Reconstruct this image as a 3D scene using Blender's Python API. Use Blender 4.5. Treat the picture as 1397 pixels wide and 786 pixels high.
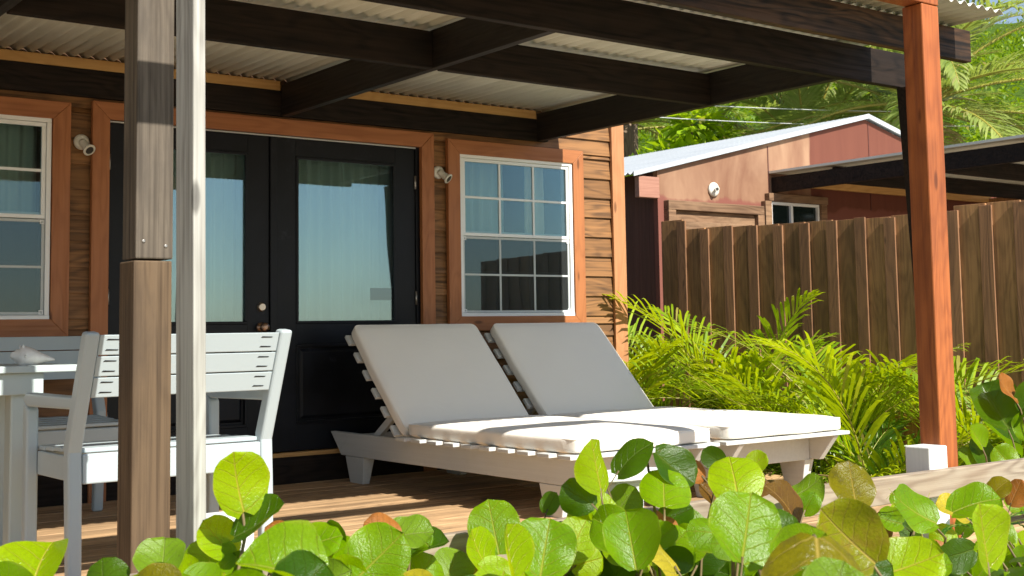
import bpy, bmesh, math, random
from mathutils import Vector, Matrix, noise
R = math.radians
scene = bpy.context.scene
for o in list(bpy.data.objects):
    bpy.data.objects.remove(o)
COL = scene.collection

# ------------------------------------------------------------------ camera, sky, sun, exposure
cam_d = bpy.data.cameras.new('camera'); cam = bpy.data.objects.new('camera', cam_d); COL.objects.link(cam)
yaw, pitch, roll = 0.64460993, 0.0837907, 0.015580671
fw = Vector((math.sin(yaw)*math.cos(pitch), math.cos(yaw)*math.cos(pitch), math.sin(pitch)))
rt = fw.cross(Vector((0, 0, 1))).normalized(); dn = fw.cross(rt)
r2 = rt*math.cos(roll) + dn*math.sin(roll); d2 = -rt*math.sin(roll) + dn*math.cos(roll)
m = Matrix((r2, -d2, -fw)).transposed().to_4x4(); m.translation = Vector((0, -7.2, 0.92))
cam.matrix_world = m
cam_d.sensor_width = 36; cam_d.lens = 1723.57/1397*36; cam_d.shift_y = -(393-306.6)/1397
cam_d.dof.use_dof = True; cam_d.dof.focus_distance = 6.2; cam_d.dof.aperture_fstop = 9
cam_d.clip_end = 2000; cam_d.clip_start = 0.05
scene.camera = cam

SUN_EL, SUN_AZ = 42.0, 0.3        # the sun stands behind the viewer, square on to the facade
world = bpy.data.worlds.new('World'); scene.world = world; world.use_nodes = True
wn = world.node_tree.nodes; wl = world.node_tree.links
sky = wn.new('ShaderNodeTexSky'); sky.sky_type = 'NISHITA'; sky.sun_disc = False
sky.sun_elevation = R(SUN_EL); sky.sun_rotation = R(180-SUN_AZ); sky.air_density = 1.0; sky.dust_density = .4; sky.ozone_density = 1.6
wn['Background'].inputs['Strength'].default_value = 0.085
hs = wn.new('ShaderNodeHueSaturation'); hs.inputs['Saturation'].default_value = .85      # thin bright cloud greys the blue
wl.new(sky.outputs[0], hs.inputs['Color']); wl.new(hs.outputs[0], wn['Background'].inputs['Color'])
sd = bpy.data.lights.new('sun', 'SUN'); sd.energy = 4.9; sd.angle = R(0.5); sd.color = (1, 0.955, 0.87)
so = bpy.data.objects.new('sun', sd); COL.objects.link(so); so.rotation_euler = (R(90-SUN_EL), 0, R(SUN_AZ)); so.location = (0, -20, 20)
scene.view_settings.view_transform = 'Standard'; scene.view_settings.look = 'None'
scene.view_settings.exposure = 0.85; scene.view_settings.gamma = 1
scene.render.engine = 'CYCLES'
scene.cycles.max_bounces = 8; scene.cycles.transparent_max_bounces = 12

# ------------------------------------------------------------------ object helpers
def tag(o, label=None, cat=None, group=None, kind=None):
    if label: o['label'] = label
    if cat: o['category'] = cat
    if group: o['group'] = group
    if kind: o['kind'] = kind
    return o
def empty(name, loc, label=None, cat=None, group=None):
    o = bpy.data.objects.new(name, None); COL.objects.link(o); o.location = loc; o.empty_display_size = 0.1
    return tag(o, label, cat, group)
def worldloc(o):
    v = Vector((0, 0, 0))
    while o: v += o.location; o = o.parent
    return v
def copy_tree(o, parent=None):
    c = o.copy(); COL.objects.link(c)
    if parent: c.parent = parent
    for ch in list(o.children): copy_tree(ch, c)
    return c

class MB:
    """collects geometry in world coordinates and links it as one mesh object"""
    def __init__(s): s.v = []; s.f = []; s.m = []; s.uv = {}; s.sm = []
    def face(s, idx, mi=0, uv=None, smooth=False):
        if uv: s.uv[len(s.f)] = uv
        s.f.append(idx); s.m.append(mi); s.sm.append(smooth)
    def hexa(s, p, mi=0):
        b = len(s.v); s.v += [tuple(q) for q in p]
        for q in ((0,3,2,1),(4,5,6,7),(0,1,5,4),(1,2,6,5),(2,3,7,6),(3,0,4,7)): s.face(tuple(b+i for i in q), mi)
        return s
    def box(s, x0, x1, y0, y1, z0, z1, mi=0):
        return s.hexa([(x0,y0,z0),(x1,y0,z0),(x1,y1,z0),(x0,y1,z0),(x0,y0,z1),(x1,y0,z1),(x1,y1,z1),(x0,y1,z1)], mi)
    def bar(s, a, b, w, h, up=(0,0,1), mi=0, w2=None, h2=None):
        a, b = Vector(a), Vector(b); d = (b-a).normalized(); u = Vector(up)
        sx = d.cross(u).normalized(); sy = sx.cross(d).normalized()
        w2 = w if w2 is None else w2; h2 = h if h2 is None else h2
        P = []
        for c, ww, hh in ((a, w, h), (b, w2, h2)):
            P += [c-sx*ww/2-sy*hh/2, c+sx*ww/2-sy*hh/2, c+sx*ww/2+sy*hh/2, c-sx*ww/2+sy*hh/2]
        return s.hexa(P, mi)
    def prism(s, pts, axis, a0, a1, mi=0):
        """polygon pts in the plane normal to axis, extruded from a0 to a1"""
        def mk(p, a): return {'X': (a, p[0], p[1]), 'Y': (p[0], a, p[1]), 'Z': (p[0], p[1], a)}[axis]
        b = len(s.v); n = len(pts)
        s.v += [mk(p, a0) for p in pts] + [mk(p, a1) for p in pts]
        s.face(tuple(b+i for i in range(n)), mi); s.face(tuple(b+n+i for i in reversed(range(n))), mi)
        for i in range(n): s.face((b+i, b+n+i, b+n+(i+1) % n, b+(i+1) % n), mi)
        return s
    def tube(s, pts, rad, n=8, mi=0, cap=True):
        pts = [Vector(p) for p in pts]; rads = rad if isinstance(rad, (list, tuple)) else [rad]*len(pts)
        b = len(s.v); ref = Vector((0.13, 0.31, 0.94))
        for i, p in enumerate(pts):
            d = (pts[min(i+1, len(pts)-1)]-pts[max(i-1, 0)]).normalized()
            if abs(d.dot(ref)) > .98: ref = Vector((0.9, 0.2, 0.1))
            x = d.cross(ref).normalized(); y = x.cross(d)
            for k in range(n):
                t = 2*math.pi*k/n; s.v.append(tuple(p+x*(math.cos(t)*rads[i])+y*(math.sin(t)*rads[i])))
        for i in range(len(pts)-1):
            for k in range(n):
                k2 = (k+1) % n
                s.face((b+i*n+k, b+i*n+k2, b+(i+1)*n+k2, b+(i+1)*n+k), mi, smooth=True)
        if cap:
            s.face(tuple(b+k for k in reversed(range(n))), mi); e = b+(len(pts)-1)*n
            s.face(tuple(e+k for k in range(n)), mi)
        return s
    def lathe(s, base, axis, prof, n=20, mi=0):
        """profile (r, h) turned round axis from base"""
        base = Vector(base); ax = Vector(axis).normalized()
        x = ax.cross(Vector((0.3, 0.2, 0.93))).normalized(); y = ax.cross(x); b = len(s.v)
        for r_, h in prof:
            for k in range(n):
                t = 2*math.pi*k/n; s.v.append(tuple(base+ax*h+x*(r_*math.cos(t))+y*(r_*math.sin(t))))
        for i in range(len(prof)-1):
            for k in range(n):
                k2 = (k+1) % n; s.face((b+i*n+k, b+i*n+k2, b+(i+1)*n+k2, b+(i+1)*n+k), mi, smooth=True)
        s.face(tuple(b+k for k in reversed(range(n))), mi); e = b+(len(prof)-1)*n; s.face(tuple(e+k for k in range(n)), mi)
        return s
    def build(s, name, mat, parent=None, bevel=0.0, seg=2, recalc=True, jitter=0.0):
        off = worldloc(parent) if parent else Vector((0, 0, 0))
        me = bpy.data.meshes.new(name)
        if jitter:
            rr = random.Random(len(s.v)+7)
            s.v = [(x+rr.uniform(-jitter, jitter), y+rr.uniform(-jitter, jitter), z+rr.uniform(-jitter, jitter)) for x, y, z in s.v]
        me.from_pydata([tuple(Vector(v)-off) for v in s.v], [], s.f)
        for mt in (mat if isinstance(mat, (list, tuple)) else [mat]): me.materials.append(mt)
        me.polygons.foreach_set('material_index', s.m); me.polygons.foreach_set('use_smooth', s.sm)
        if s.uv:
            ul = me.uv_layers.new(name='UVMap')
            for pi, uvs in s.uv.items():
                p = me.polygons[pi]
                for li, q in zip(p.loop_indices, uvs): ul.data[li].uv = q
        if recalc:
            bm = bmesh.new(); bm.from_mesh(me); bmesh.ops.recalc_face_normals(bm, faces=bm.faces); bm.to_mesh(me); bm.free()
        me.update()
        o = bpy.data.objects.new(name, me); COL.objects.link(o)
        if parent: o.parent = parent
        if bevel:
            md = o.modifiers.new('edge', 'BEVEL'); md.width = bevel; md.segments = seg; md.limit_method = 'ANGLE'; md.angle_limit = R(40)
        return o

# ------------------------------------------------------------------ materials
class NT:
    def __init__(s, name):
        s.m = bpy.data.materials.new(name); s.m.use_nodes = True; s.t = s.m.node_tree; s.t.nodes.clear()
        s.out = s.n('ShaderNodeOutputMaterial')
    def n(s, ty, **kw):
        nd = s.t.nodes.new(ty)
        for k, v in kw.items(): setattr(nd, k, v)
        return nd
    def l(s, a, b): s.t.links.new(a, b)
    def val(s, sock, v):
        if hasattr(v, 'node'): s.l(v, sock)
        else: sock.default_value = v
    def math(s, op, a, b=None, c=None, clamp=False):
        nd = s.n('ShaderNodeMath', operation=op, use_clamp=clamp)
        for i, v in enumerate((a, b, c)):
            if v is not None: s.val(nd.inputs[i], v)
        return nd.outputs[0]
    def mix(s, f, a, b, blend='MIX'):
        nd = s.n('ShaderNodeMix', data_type='RGBA', blend_type=blend)
        s.val(nd.inputs[0], f)
        for i, v in ((6, a), (7, b)):
            if not hasattr(v, 'node'): v = (*v[:3], 1)
            s.val(nd.inputs[i], v)
        return nd.outputs[2]
    def ramp(s, f, stops):
        nd = s.n('ShaderNodeValToRGB'); s.l(f, nd.inputs[0]); e = nd.color_ramp.elements
        while len(e) < len(stops): e.new(0.5)
        for i, (p, c) in enumerate(stops): e[i].position = p; e[i].color = (*c[:3], 1) if not isinstance(c, (int, float)) else (c, c, c, 1)
        return nd.outputs[0]
    def noise(s, vec, scale, detail=4, rough=.55, dist=0):
        nd = s.n('ShaderNodeTexNoise'); nd.inputs['Scale'].default_value = scale; nd.inputs['Detail'].default_value = detail
        nd.inputs['Roughness'].default_value = rough; nd.inputs['Distortion'].default_value = dist
        if vec is not None: s.l(vec, nd.inputs['Vector'])
        return nd.outputs['Fac']
    def mapping(s, vec, sc=(1,1,1), loc=(0,0,0)):
        nd = s.n('ShaderNodeMapping'); s.l(vec, nd.inputs[0]); nd.inputs['Scale'].default_value = sc; nd.inputs['Location'].default_value = loc
        return nd.outputs[0]
    def coords(s, island=True):
        """object coordinates shifted by a random offset for each object and each separate board"""
        tc = s.n('ShaderNodeTexCoord'); oi = s.n('ShaderNodeObjectInfo'); g = s.n('ShaderNodeNewGeometry')
        k = s.math('ADD', s.math('MULTIPLY', oi.outputs['Random'], 37.0), s.math('MULTIPLY', g.outputs['Random Per Island'], 53.0 if island else 0.0))
        cb = s.n('ShaderNodeCombineXYZ')
        for i in range(3): s.l(k, cb.inputs[i])
        va = s.n('ShaderNodeVectorMath', operation='ADD'); s.l(tc.outputs['Object'], va.inputs[0]); s.l(cb.outputs[0], va.inputs[1])
        s.isl = g.outputs['Random Per Island']; s.tc = tc
        return va.outputs[0]
    def bsdf(s, col, rough=.6, bump=None, bs=.3, bd=.003, spec=.4, metal=0.0, sheen=None):
        b = s.n('ShaderNodeBsdfPrincipled')
        if not hasattr(col, 'node'): col = (*col[:3], 1)
        s.val(b.inputs['Base Color'], col); s.val(b.inputs['Roughness'], rough); b.inputs['Specular IOR Level'].default_value = spec
        b.inputs['Metallic'].default_value = metal
        if bump is not None:
            bp = s.n('ShaderNodeBump'); bp.inputs['Strength'].default_value = bs; bp.inputs['Distance'].default_value = bd
            s.l(bump, bp.inputs['Height']); s.l(bp.outputs[0], b.inputs['Normal'])
        return b
    def done(s, shader):
        s.l(shader.outputs[0] if hasattr(shader, 'outputs') else shader, s.out.inputs[0]); return s.m

def wood(name, light, dark, axis='X', ring=.5, streak=.6, rough=.6, bs=.35, vary=.25, knots=True, stain=0.0, stain_col=(0,0,0), spec=.35, fine=60, blotch=1.6):
    """sawn timber: long grain, cathedral rings, knots, per-board variation"""
    t = NT(name); co = t.coords()
    i = 'XYZ'.index(axis); lo = lambda a, b: tuple(a if k == i else b for k in range(3))
    n1 = t.noise(t.mapping(co, lo(1.2, fine)), 1, 5, .6)               # fine fibres
    n1 = t.ramp(n1, [(.30, 0.0), (.70, 1.0)])
    n2 = t.noise(t.mapping(co, lo(.5, 9)), 1, 3, .5, .4)              # broad streaks
    warp = t.noise(t.mapping(co, lo(.9, 5.0)), 1, 2, .5, .3)
    rings = t.math('SINE', t.math('MULTIPLY', warp, 75.0))
    rings = t.math('MULTIPLY_ADD', rings, .5, .5)
    rings = t.math('POWER', rings, 1.6)
    f = t.math('ADD', t.math('MULTIPLY', n1, streak), t.math('MULTIPLY', rings, ring))
    f = t.math('ADD', f, t.math('MULTIPLY', t.math('SUBTRACT', n2, .5), .7))
    f = t.math('SUBTRACT', f, streak*.5-.12, clamp=True)
    col = t.mix(f, light, dark)
    if vary:
        k = t.math('MULTIPLY_ADD', t.isl, 2*vary, 1-vary)
        hs = t.n('ShaderNodeHueSaturation'); t.l(col, hs.inputs['Color']); t.l(k, hs.inputs['Value']); col = hs.outputs[0]
    if knots:
        vo = t.n('ShaderNodeTexVoronoi'); vo.inputs['Scale'].default_value = 1
        t.l(t.mapping(co, lo(1.7, 5.5)), vo.inputs['Vector'])
        kf = t.ramp(vo.outputs['Distance'], [(0.0, 1.0), (.055, .85), (.09, 0.0)])
        col = t.mix(t.math('MULTIPLY', kf, .8), col, tuple(c*.35 for c in dark))
    if stain:
        sn = t.noise(t.mapping(co, lo(1, 2.2)), blotch, 5, .65)
        sf = t.ramp(sn, [(.45, 0.0), (.62, 1.0)])
        col = t.mix(t.math('MULTIPLY', sf, stain), col, stain_col)
    return t.done(t.bsdf(col, t.math('MULTIPLY_ADD', n1, .25, rough-.12), t.math('ADD', t.math('MULTIPLY', n1, .6), t.math('MULTIPLY', rings, .4)), bs, .002, spec))

def paint(name, col, rough=.45, wear=.25, wear_col=(.45, .42, .36), grain_axis=None, bs=.15):
    t = NT(name); co = t.coords()
    n = t.noise(co, 9, 6, .65); n2 = t.noise(co, 60, 4, .6); n3 = t.noise(co, 2.5, 3)
    f = t.math('MULTIPLY', t.ramp(n, [(.58, 0.0), (.75, 1.0)]), wear)
    c = t.mix(f, col, wear_col)
    c = t.mix(t.math('MULTIPLY', n3, .14), c, tuple(q*.72 for q in col))
    if grain_axis:
        i = 'XYZ'.index(grain_axis); g = t.noise(t.mapping(co, tuple(1.5 if k == i else 70 for k in range(3))), 1, 4, .6)
        c = t.mix(t.math('MULTIPLY', t.ramp(g, [(.35, 0.0), (.7, 1.0)]), .22), c, tuple(q*.62 for q in col)); n2 = g
    return t.done(t.bsdf(c, t.math('MULTIPLY_ADD', n2, .2, rough-.1), n2, bs, .002, .4))

M = {}
M['beam'] = wood('dark_stained_beam', (.026, .017, .012), (.006, .005, .0045), 'X', ring=.5, streak=.7, rough=.65, spec=.15, stain=.5, stain_col=(.012, .010, .009), vary=.2)
M['beam_y'] = wood('dark_stained_rafter', (.020, .014, .010), (.006, .005, .0045), 'Y', ring=.5, streak=.5, rough=.55, stain=.4, stain_col=(.009, .007, .006), vary=.2)
M['beam_brown'] = wood('dark_beam_with_worn_brown_grain', (.085, .044, .021), (.009, .007, .006), 'X', ring=.6, streak=.9, rough=.6, stain=.8, stain_col=(.012, .010, .009), blotch=1.3, spec=.2)
M['ledger_strip'] = wood('new_yellow_pine', (.62, .36, .13), (.42, .21, .06), 'X', ring=.3, streak=.4)
M['trim_x'] = wood('orange_brown_trim', (.42, .160, .058), (.22, .072, .024), 'X', ring=.25, streak=.4, rough=.5)
M['trim_z'] = wood('orange_brown_trim_upright', (.42, .160, .058), (.22, .072, .024), 'Z', ring=.25, streak=.4, rough=.5)
M['corner'] = wood('pale_orange_corner_board', (.50, .235, .105), (.34, .14, .055), 'Z', ring=.25, streak=.4)
M['siding'] = wood('brown_plank_siding', (.25, .120, .043), (.040, .021, .010), 'X', ring=.40, streak=.7, rough=.6, bs=.6, vary=.2, knots=True)
M['red_post'] = wood('red_stained_post', (.40, .118, .032), (.170, .040, .012), 'Z', ring=.3, streak=.7, rough=.45, stain=.35, stain_col=(.11, .032, .014), vary=.1)
M['old_post'] = wood('weathered_grey_brown_post', (.130, .104, .076), (.022, .016, .012), 'Z', ring=.14, streak=1.1, rough=.75, stain=.6, stain_col=(.060, .049, .038), bs=.6, vary=.1, blotch=2.2)
M['old_post_low'] = wood('weathered_brown_post', (.125, .080, .043), (.030, .018, .010), 'Z', ring=.2, streak=1.05, rough=.75, stain=.6, stain_col=(.060, .040, .025), bs=.6, vary=.1)
M['white_post'] = wood('whitewashed_weathered_board', (.44, .43, .385), (.17, .155, .135), 'Z', ring=.2, streak=.95, rough=.75, vary=.05, bs=.6)
M['rail'] = wood('bleached_rail_board', (.36, .30, .225), (.16, .115, .08), 'X', ring=.5, streak=.6, rough=.8, bs=.6, vary=.1, stain=.3, stain_col=(.27, .17, .10))
M['deck'] = wood('brown_deck_board', (.56, .36, .19), (.150, .088, .046), 'X', ring=.3, streak=1.0, rough=.6, bs=.5, vary=.16, knots=False, stain=.35, stain_col=(.20, .13, .078), spec=.25)
M['fence'] = wood('dark_brown_fence_board', (.40, .205, .085), (.12, .060, .027), 'Z', ring=.3, streak=.7, rough=.65, vary=.32, stain=.4, stain_col=(.10, .055, .025))
M['fence_edge'] = wood('fence_batten', (.27, .135, .065), (.09, .045, .025), 'Z', ring=.3, streak=.6, rough=.65, vary=.25)
M['white_x'] = paint('white_furniture_paint', (.45, .52, .51), .42, .2, grain_axis=None)
M['chair_paint'] = paint('grey_white_chair_paint', (.41, .475, .495), .42, .18)
M['stump'] = paint('chipped_white_post_paint', (.80, .80, .77), .5, .45, (.40, .34, .28), 'Z', .3)
M['lounger_paint'] = paint('white_lounger_paint', (.60, .61, .59), .5, .3, (.36, .33, .28), 'Y', .3)
M['vinyl'] = paint('white_vinyl_frame', (.82, .83, .82), .35, .05)
M['screen_frame'] = paint('grey_screen_frame', (.50, .53, .52), .4, .05)
M['black'] = paint('void_black', (.008, .008, .009), .7, 0)

def door_paint():
    t = NT('blue_black_door_stain'); co = t.coords(False)
    g = t.noise(t.mapping(co, (30, 30, 1.2)), 1, 5, .6); b = t.noise(co, 3.2, 5, .6); w = t.noise(co, 7, 5, .7)
    c = t.mix(t.ramp(b, [(.4, 0.0), (.7, 1.0)]), (.003, .0036, .005), (.009, .011, .016))
    c = t.mix(t.math('MULTIPLY', t.ramp(w, [(.62, 0.0), (.72, 1.0)]), .35), c, (.045, .05, .062))
    c = t.mix(t.math('MULTIPLY', g, .4), c, (.008, .008, .010))
    return t.done(t.bsdf(c, t.math('MULTIPLY_ADD', b, .3, .28), g, .25, .002, .22))
M['door'] = door_paint()

def metal_roof(name, col, stain, rough=.5, metal=.25):
    t = NT(name); co = t.coords(False)
    a = t.noise(t.mapping(co, (18, 1.2, 1)), 1, 4, .6); b = t.noise(co, 1.7, 4, .6)
    c = t.mix(t.ramp(a, [(.35, 0.0), (.7, 1.0)]), col, stain); c = t.mix(t.math('MULTIPLY', b, .35), c, tuple(q*.6 for q in col))
    return t.done(t.bsdf(c, rough, a, .05, .002, .5, metal))
M['tin_under'] = metal_roof('galvanised_sheet', (.78, .79, .70), (.58, .585, .50), .5, .0)
M['tin_white'] = metal_roof('white_metal_roof', (.50, .53, .55), (.36, .39, .42), .5, .0)

def fabric(name, col, under):
    t = NT(name); co = t.coords(False)
    w = t.noise(co, 5, 4, .55); f = t.noise(co, 420, 2, .5); cr = t.noise(t.mapping(co, (3, 7, 5)), 1.6, 5, .6, 1.2)
    c = t.mix(t.math('MULTIPLY', w, .3), col, under)
    h = t.math('ADD', t.math('MULTIPLY', f, .06), t.math('MULTIPLY', cr, 1.0))
    b = t.bsdf(c, .85, h, .14, .02, .2); b.inputs['Sheen Weight'].default_value = .15
    return t.done(b)
M['cushion'] = fabric('beige_canvas_cushion', (.86, .81, .72), (.80, .74, .64))
M['curtain'] = fabric('pale_green_curtain', (.66, .74, .66), (.52, .60, .53))
M['cream_curtain'] = fabric('cream_curtain', (.80, .74, .60), (.65, .58, .45))
M['room'] = paint('dim_room_plaster', (.30, .30, .28), .8, 0)

def glass(name, refl, tint=(.80, .86, .84), dust=.02):
    t = NT(name); fr = t.n('ShaderNodeFresnel'); fr.inputs[0].default_value = 1.5
    co = t.n('ShaderNodeTexCoord').outputs['Object']
    wob = t.noise(t.mapping(co, (2.2, 2.2, 1.1)), 1, 1, .5)
    bp = t.n('ShaderNodeBump'); bp.inputs['Strength'].default_value = .06; bp.inputs['Distance'].default_value = .02; t.l(wob, bp.inputs['Height'])
    fac = t.math('MULTIPLY_ADD', fr.outputs[0], 1.3, refl, clamp=True)
    tr = t.n('ShaderNodeBsdfTransparent'); tr.inputs[0].default_value = (*tint, 1)
    gl = t.n('ShaderNodeBsdfGlossy'); gl.inputs['Roughness'].default_value = .0; gl.inputs[0].default_value = (.62, .86, 1, 1); t.l(bp.outputs[0], gl.inputs['Normal'])
    df = t.n('ShaderNodeBsdfDiffuse'); df.inputs[0].default_value = (.5, .55, .55, 1)
    m1 = t.n('ShaderNodeMixShader'); m1.inputs[0].default_value = dust; t.l(tr.outputs[0], m1.inputs[1]); t.l(df.outputs[0], m1.inputs[2])
    m2 = t.n('ShaderNodeMixShader'); t.l(fac, m2.inputs[0]); t.l(m1.outputs[0], m2.inputs[1]); t.l(gl.outputs[0], m2.inputs[2])
    return t.done(m2)
M['door_glass'] = glass('door_glass', .10)
M['win_glass'] = glass('window_glass', .0)
M['screen'] = glass('insect_screen_and_glass', .0, (.35, .37, .36), .05)

def porcelain(name, col, rough=.3):
    t = NT(name); co = t.coords(False); n = t.noise(co, 30, 4)
    return t.done(t.bsdf(t.mix(t.math('MULTIPLY', n, .4), col, tuple(q*.6 for q in col)), rough, n, .05, .001, .5))
M['porcelain'] = porcelain('white_porcelain_holder', (.70, .68, .60))
M['lamp_hole'] = porcelain('dark_socket_throat', (.05, .045, .04))
def metal(name, col, rough):
    t = NT(name); co = t.coords(False); n = t.noise(co, 25, 4)
    return t.done(t.bsdf(t.mix(n, col, tuple(q*.5 for q in col)), rough, None, metal=.9))
M['bronze'] = metal('aged_bronze', (.42, .27, .19), .3)
M['nickel'] = metal('brushed_nickel', (.65, .55, .45), .3)
M['steel'] = metal('dull_steel_screw', (.45, .43, .40), .4)

def shellmat():
    t = NT('bleached_shell'); co = t.coords(False); n = t.noise(co, 40, 5)
    return t.done(t.bsdf(t.mix(n, (.85, .83, .78), (.62, .55, .47)), .5, n, .5, .004))
M['shell'] = shellmat()

def shed_wall():
    t = NT('patchy_red_brown_plywood'); co = t.coords(False)
    g = t.noise(t.mapping(co, (14, 14, 1.1)), 1, 4, .6); b = t.noise(t.mapping(co, (1.6, 1.6, .7)), 1.0, 5, .6, .5)
    sx = t.n('ShaderNodeSeparateXYZ'); t.l(t.tc.outputs['Object'], sx.inputs[0])
    # bare, washed-out sheets on the left half, fresher paint on the right
    e = t.math('ADD', sx.outputs[0], t.math('MULTIPLY', t.math('SUBTRACT', b, .5), .12))
    bare = t.ramp(t.math('MULTIPLY', e, .2), [(.470, 1.0), (.472, .0)])
    low = t.ramp(t.math('MULTIPLY', t.math('ADD', sx.outputs[2], t.math('MULTIPLY', t.math('SUBTRACT', b, .5), .35)), .2), [(.538, 1.0), (.541, 0.0)])
    worn = t.mix(t.ramp(b, [(.35, 0.0), (.65, 1.0)]), (.17, .075, .042), (.37, .23, .140))
    worn = t.mix(t.math('MULTIPLY', g, .35), worn, (.15, .055, .036))
    fresh = t.mix(g, (.155, .052, .032), (.115, .036, .023))
    c = t.mix(bare, fresh, worn); c = t.mix(low, c, (.20, .072, .052))
    return t.done(t.bsdf(c, .7, g, .25, .002, .25))
M['shed'] = shed_wall()
M['shed_side'] = wood('dark_red_shed_board', (.10, .032, .025), (.05, .018, .014), 'Z', ring=.2, streak=.5, knots=False)
M['shed_trim'] = wood('rough_weathered_trim', (.23, .135, .075), (.075, .038, .02), 'X', ring=.4, streak=.9, rough=.8, stain=.4, stain_col=(.32, .21, .12))
M['fascia'] = wood('pink_brown_fascia', (.40, .20, .14), (.25, .11, .075), 'X', ring=.2, streak=.5)

def ground():
    t = NT('sandy_leaf_litter'); co = t.n('ShaderNodeTexCoord').outputs['Object']
    a = t.noise(co, 6, 6, .7); b = t.noise(co, .6, 4, .6); d = t.noise(co, 45, 4, .7)
    c = t.mix(t.ramp(a, [(.4, 0.0), (.65, 1.0)]), (.34, .26, .17), (.64, .57, .46)); c = t.mix(t.ramp(b, [(.55, 0.0), (.7, .7)]), c, (.12, .10, .05))
    return t.done(t.bsdf(c, .95, d, .8, .02, .15))
M['ground'] = ground()
def hillm():
    t = NT('scrub_covered_slope'); co = t.n('ShaderNodeTexCoord').outputs['Object']
    a = t.noise(co, .9, 6, .7); c = t.mix(a, (.03, .07, .008), (.09, .15, .015))
    return t.done(t.bsdf(c, .95, a, 1, .3, .1))
M['hill'] = hillm()

def leafm(name, c1, c2, trans, vein, vs=.85, blotch=None, rough=.22, pinnate=5.0, spec=.30, tw=.42, backc=None):
    """leaf blade: midrib and side veins drawn from the blade's own UVs, light passing through the blade"""
    t = NT(name); uv = t.n('ShaderNodeUVMap').outputs[0]; s = t.n('ShaderNodeSeparateXYZ'); t.l(uv, s.inputs[0])
    g = t.n('ShaderNodeNewGeometry'); isl = g.outputs['Random Per Island']
    co = t.n('ShaderNodeTexCoord').outputs['Object']
    x = t.math('ABSOLUTE', t.math('SUBTRACT', s.outputs[0], .5)); y = s.outputs[1]
    wob = t.noise(uv, 3.0, 2)
    mid = t.math('SUBTRACT', 1.0, t.math('DIVIDE', x, t.math('MULTIPLY_ADD', y, -.018, .029)), clamp=True)
    q = t.math('SUBTRACT', t.math('SUBTRACT', y, t.math('MULTIPLY', t.math('POWER', x, .85), .62)), t.math('MULTIPLY', wob, .12))
    fr = t.math('ABSOLUTE', t.math('SUBTRACT', t.math('FRACT', t.math('MULTIPLY', q, pinnate)), .5))
    lat = t.math('SUBTRACT', 1.0, t.math('DIVIDE', fr, t.math('MULTIPLY_ADD', x, -.09, .062)), clamp=True)
    v = t.math('MAXIMUM', mid, t.math('MULTIPLY', lat, .72))
    net = t.noise(uv, 26, 3, .6)
    mott = t.noise(co, 16, 4, .6)  # mottling that puts lit and dark variation into the blade colour
    c = t.mix(t.math('MULTIPLY_ADD', isl, .75, t.math('MULTIPLY', t.math('SUBTRACT', mott, .5), .8), clamp=True), c1, c2)
    c = t.mix(t.math('MULTIPLY', t.ramp(net, [(.35, 0.0), (.65, 1.0)]), .42), c, tuple(k*.42 for k in c1))
    big = t.noise(co, 5, 3, .6); c = t.mix(t.math('MULTIPLY', t.ramp(big, [(.45, 0.0), (.65, 1.0)]), .35), c, tuple(k*1.25 for k in c2))
    if blotch:
        bf = t.ramp(t.noise(co, 22, 5, .7), [(.50, 0.0), (.66, 1.0)]); c = t.mix(t.math('MULTIPLY', bf, .8), c, blotch)
    sp = t.ramp(t.noise(co, 75, 3, .6), [(.68, 0.0), (.74, 1.0)]); c = t.mix(t.math('MULTIPLY', sp, .5), c, (.12, .05, .02))
    edge = t.ramp(x, [(.455, 0.0), (.5, 1.0)])
    c = t.mix(t.math('MULTIPLY', edge, .35), c, vein)
    c = t.mix(t.math('MULTIPLY', v, vs), c, vein)
    pb = t.bsdf(c, t.math('MULTIPLY_ADD', mott, .22, rough-.10), t.math('ADD', t.math('MULTIPLY', v, -.6), t.math('MULTIPLY', net, .45)), .8, .005, spec)
    tl = t.n('ShaderNodeBsdfTranslucent'); tc = t.mix(t.math('MULTIPLY', v, .5), trans, tuple(k*.6 for k in trans)); t.l(tc, tl.inputs[0])
    mx = t.n('ShaderNodeMixShader'); mx.inputs[0].default_value = tw; t.l(pb.outputs[0], mx.inputs[1]); t.l(tl.outputs[0], mx.inputs[2])
    return t.done(mx)
YV = (.62, .48, .10)
SG = [
 leafm('sea_grape_green', (.115, .245, .001), (.205, .345, .002), (.48, .68, .001), (.42, .40, .06)),
 leafm('sea_grape_lime', (.210, .355, .001), (.300, .425, .002), (.66, .78, .001), (.58, .44, .07)),
 leafm('sea_grape_dark', (.028, .080, .003), (.070, .140, .004), (.20, .36, .003), (.20, .24, .05), vs=.5),
 leafm('sea_grape_pale', (.130, .240, .012), (.190, .310, .018), (.28, .42, .01), (.42, .46, .15), vs=.6),
 leafm('sea_grape_olive', (.170, .150, .002), (.220, .195, .003), (.30, .24, .003), (.50, .36, .08), blotch=(.09, .075, .012)),
 leafm('sea_grape_yellow_olive', (.190, .210, .004), (.235, .24, .005), (.42, .40, .005), (.50, .36, .10), blotch=(.22, .14, .02)),
 leafm('sea_grape_brown', (.170, .080, .014), (.130, .085, .014), (.26, .14, .02), (.45, .25, .06), blotch=(.10, .04, .012)),
 leafm('sea_grape_orange', (.420, .150, .022), (.36, .13, .03), (.50, .22, .03), (.60, .32, .10), blotch=(.22, .075, .02), rough=.45),
 leafm('sea_grape_yellow', (.520, .420, .030), (.56, .45, .03), (.60, .50, .04), (.65, .55, .12)),
]
M['stem'] = wood('green_brown_stem', (.16, .12, .05), (.09, .06, .03), 'Z', ring=.1, knots=False)
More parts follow.
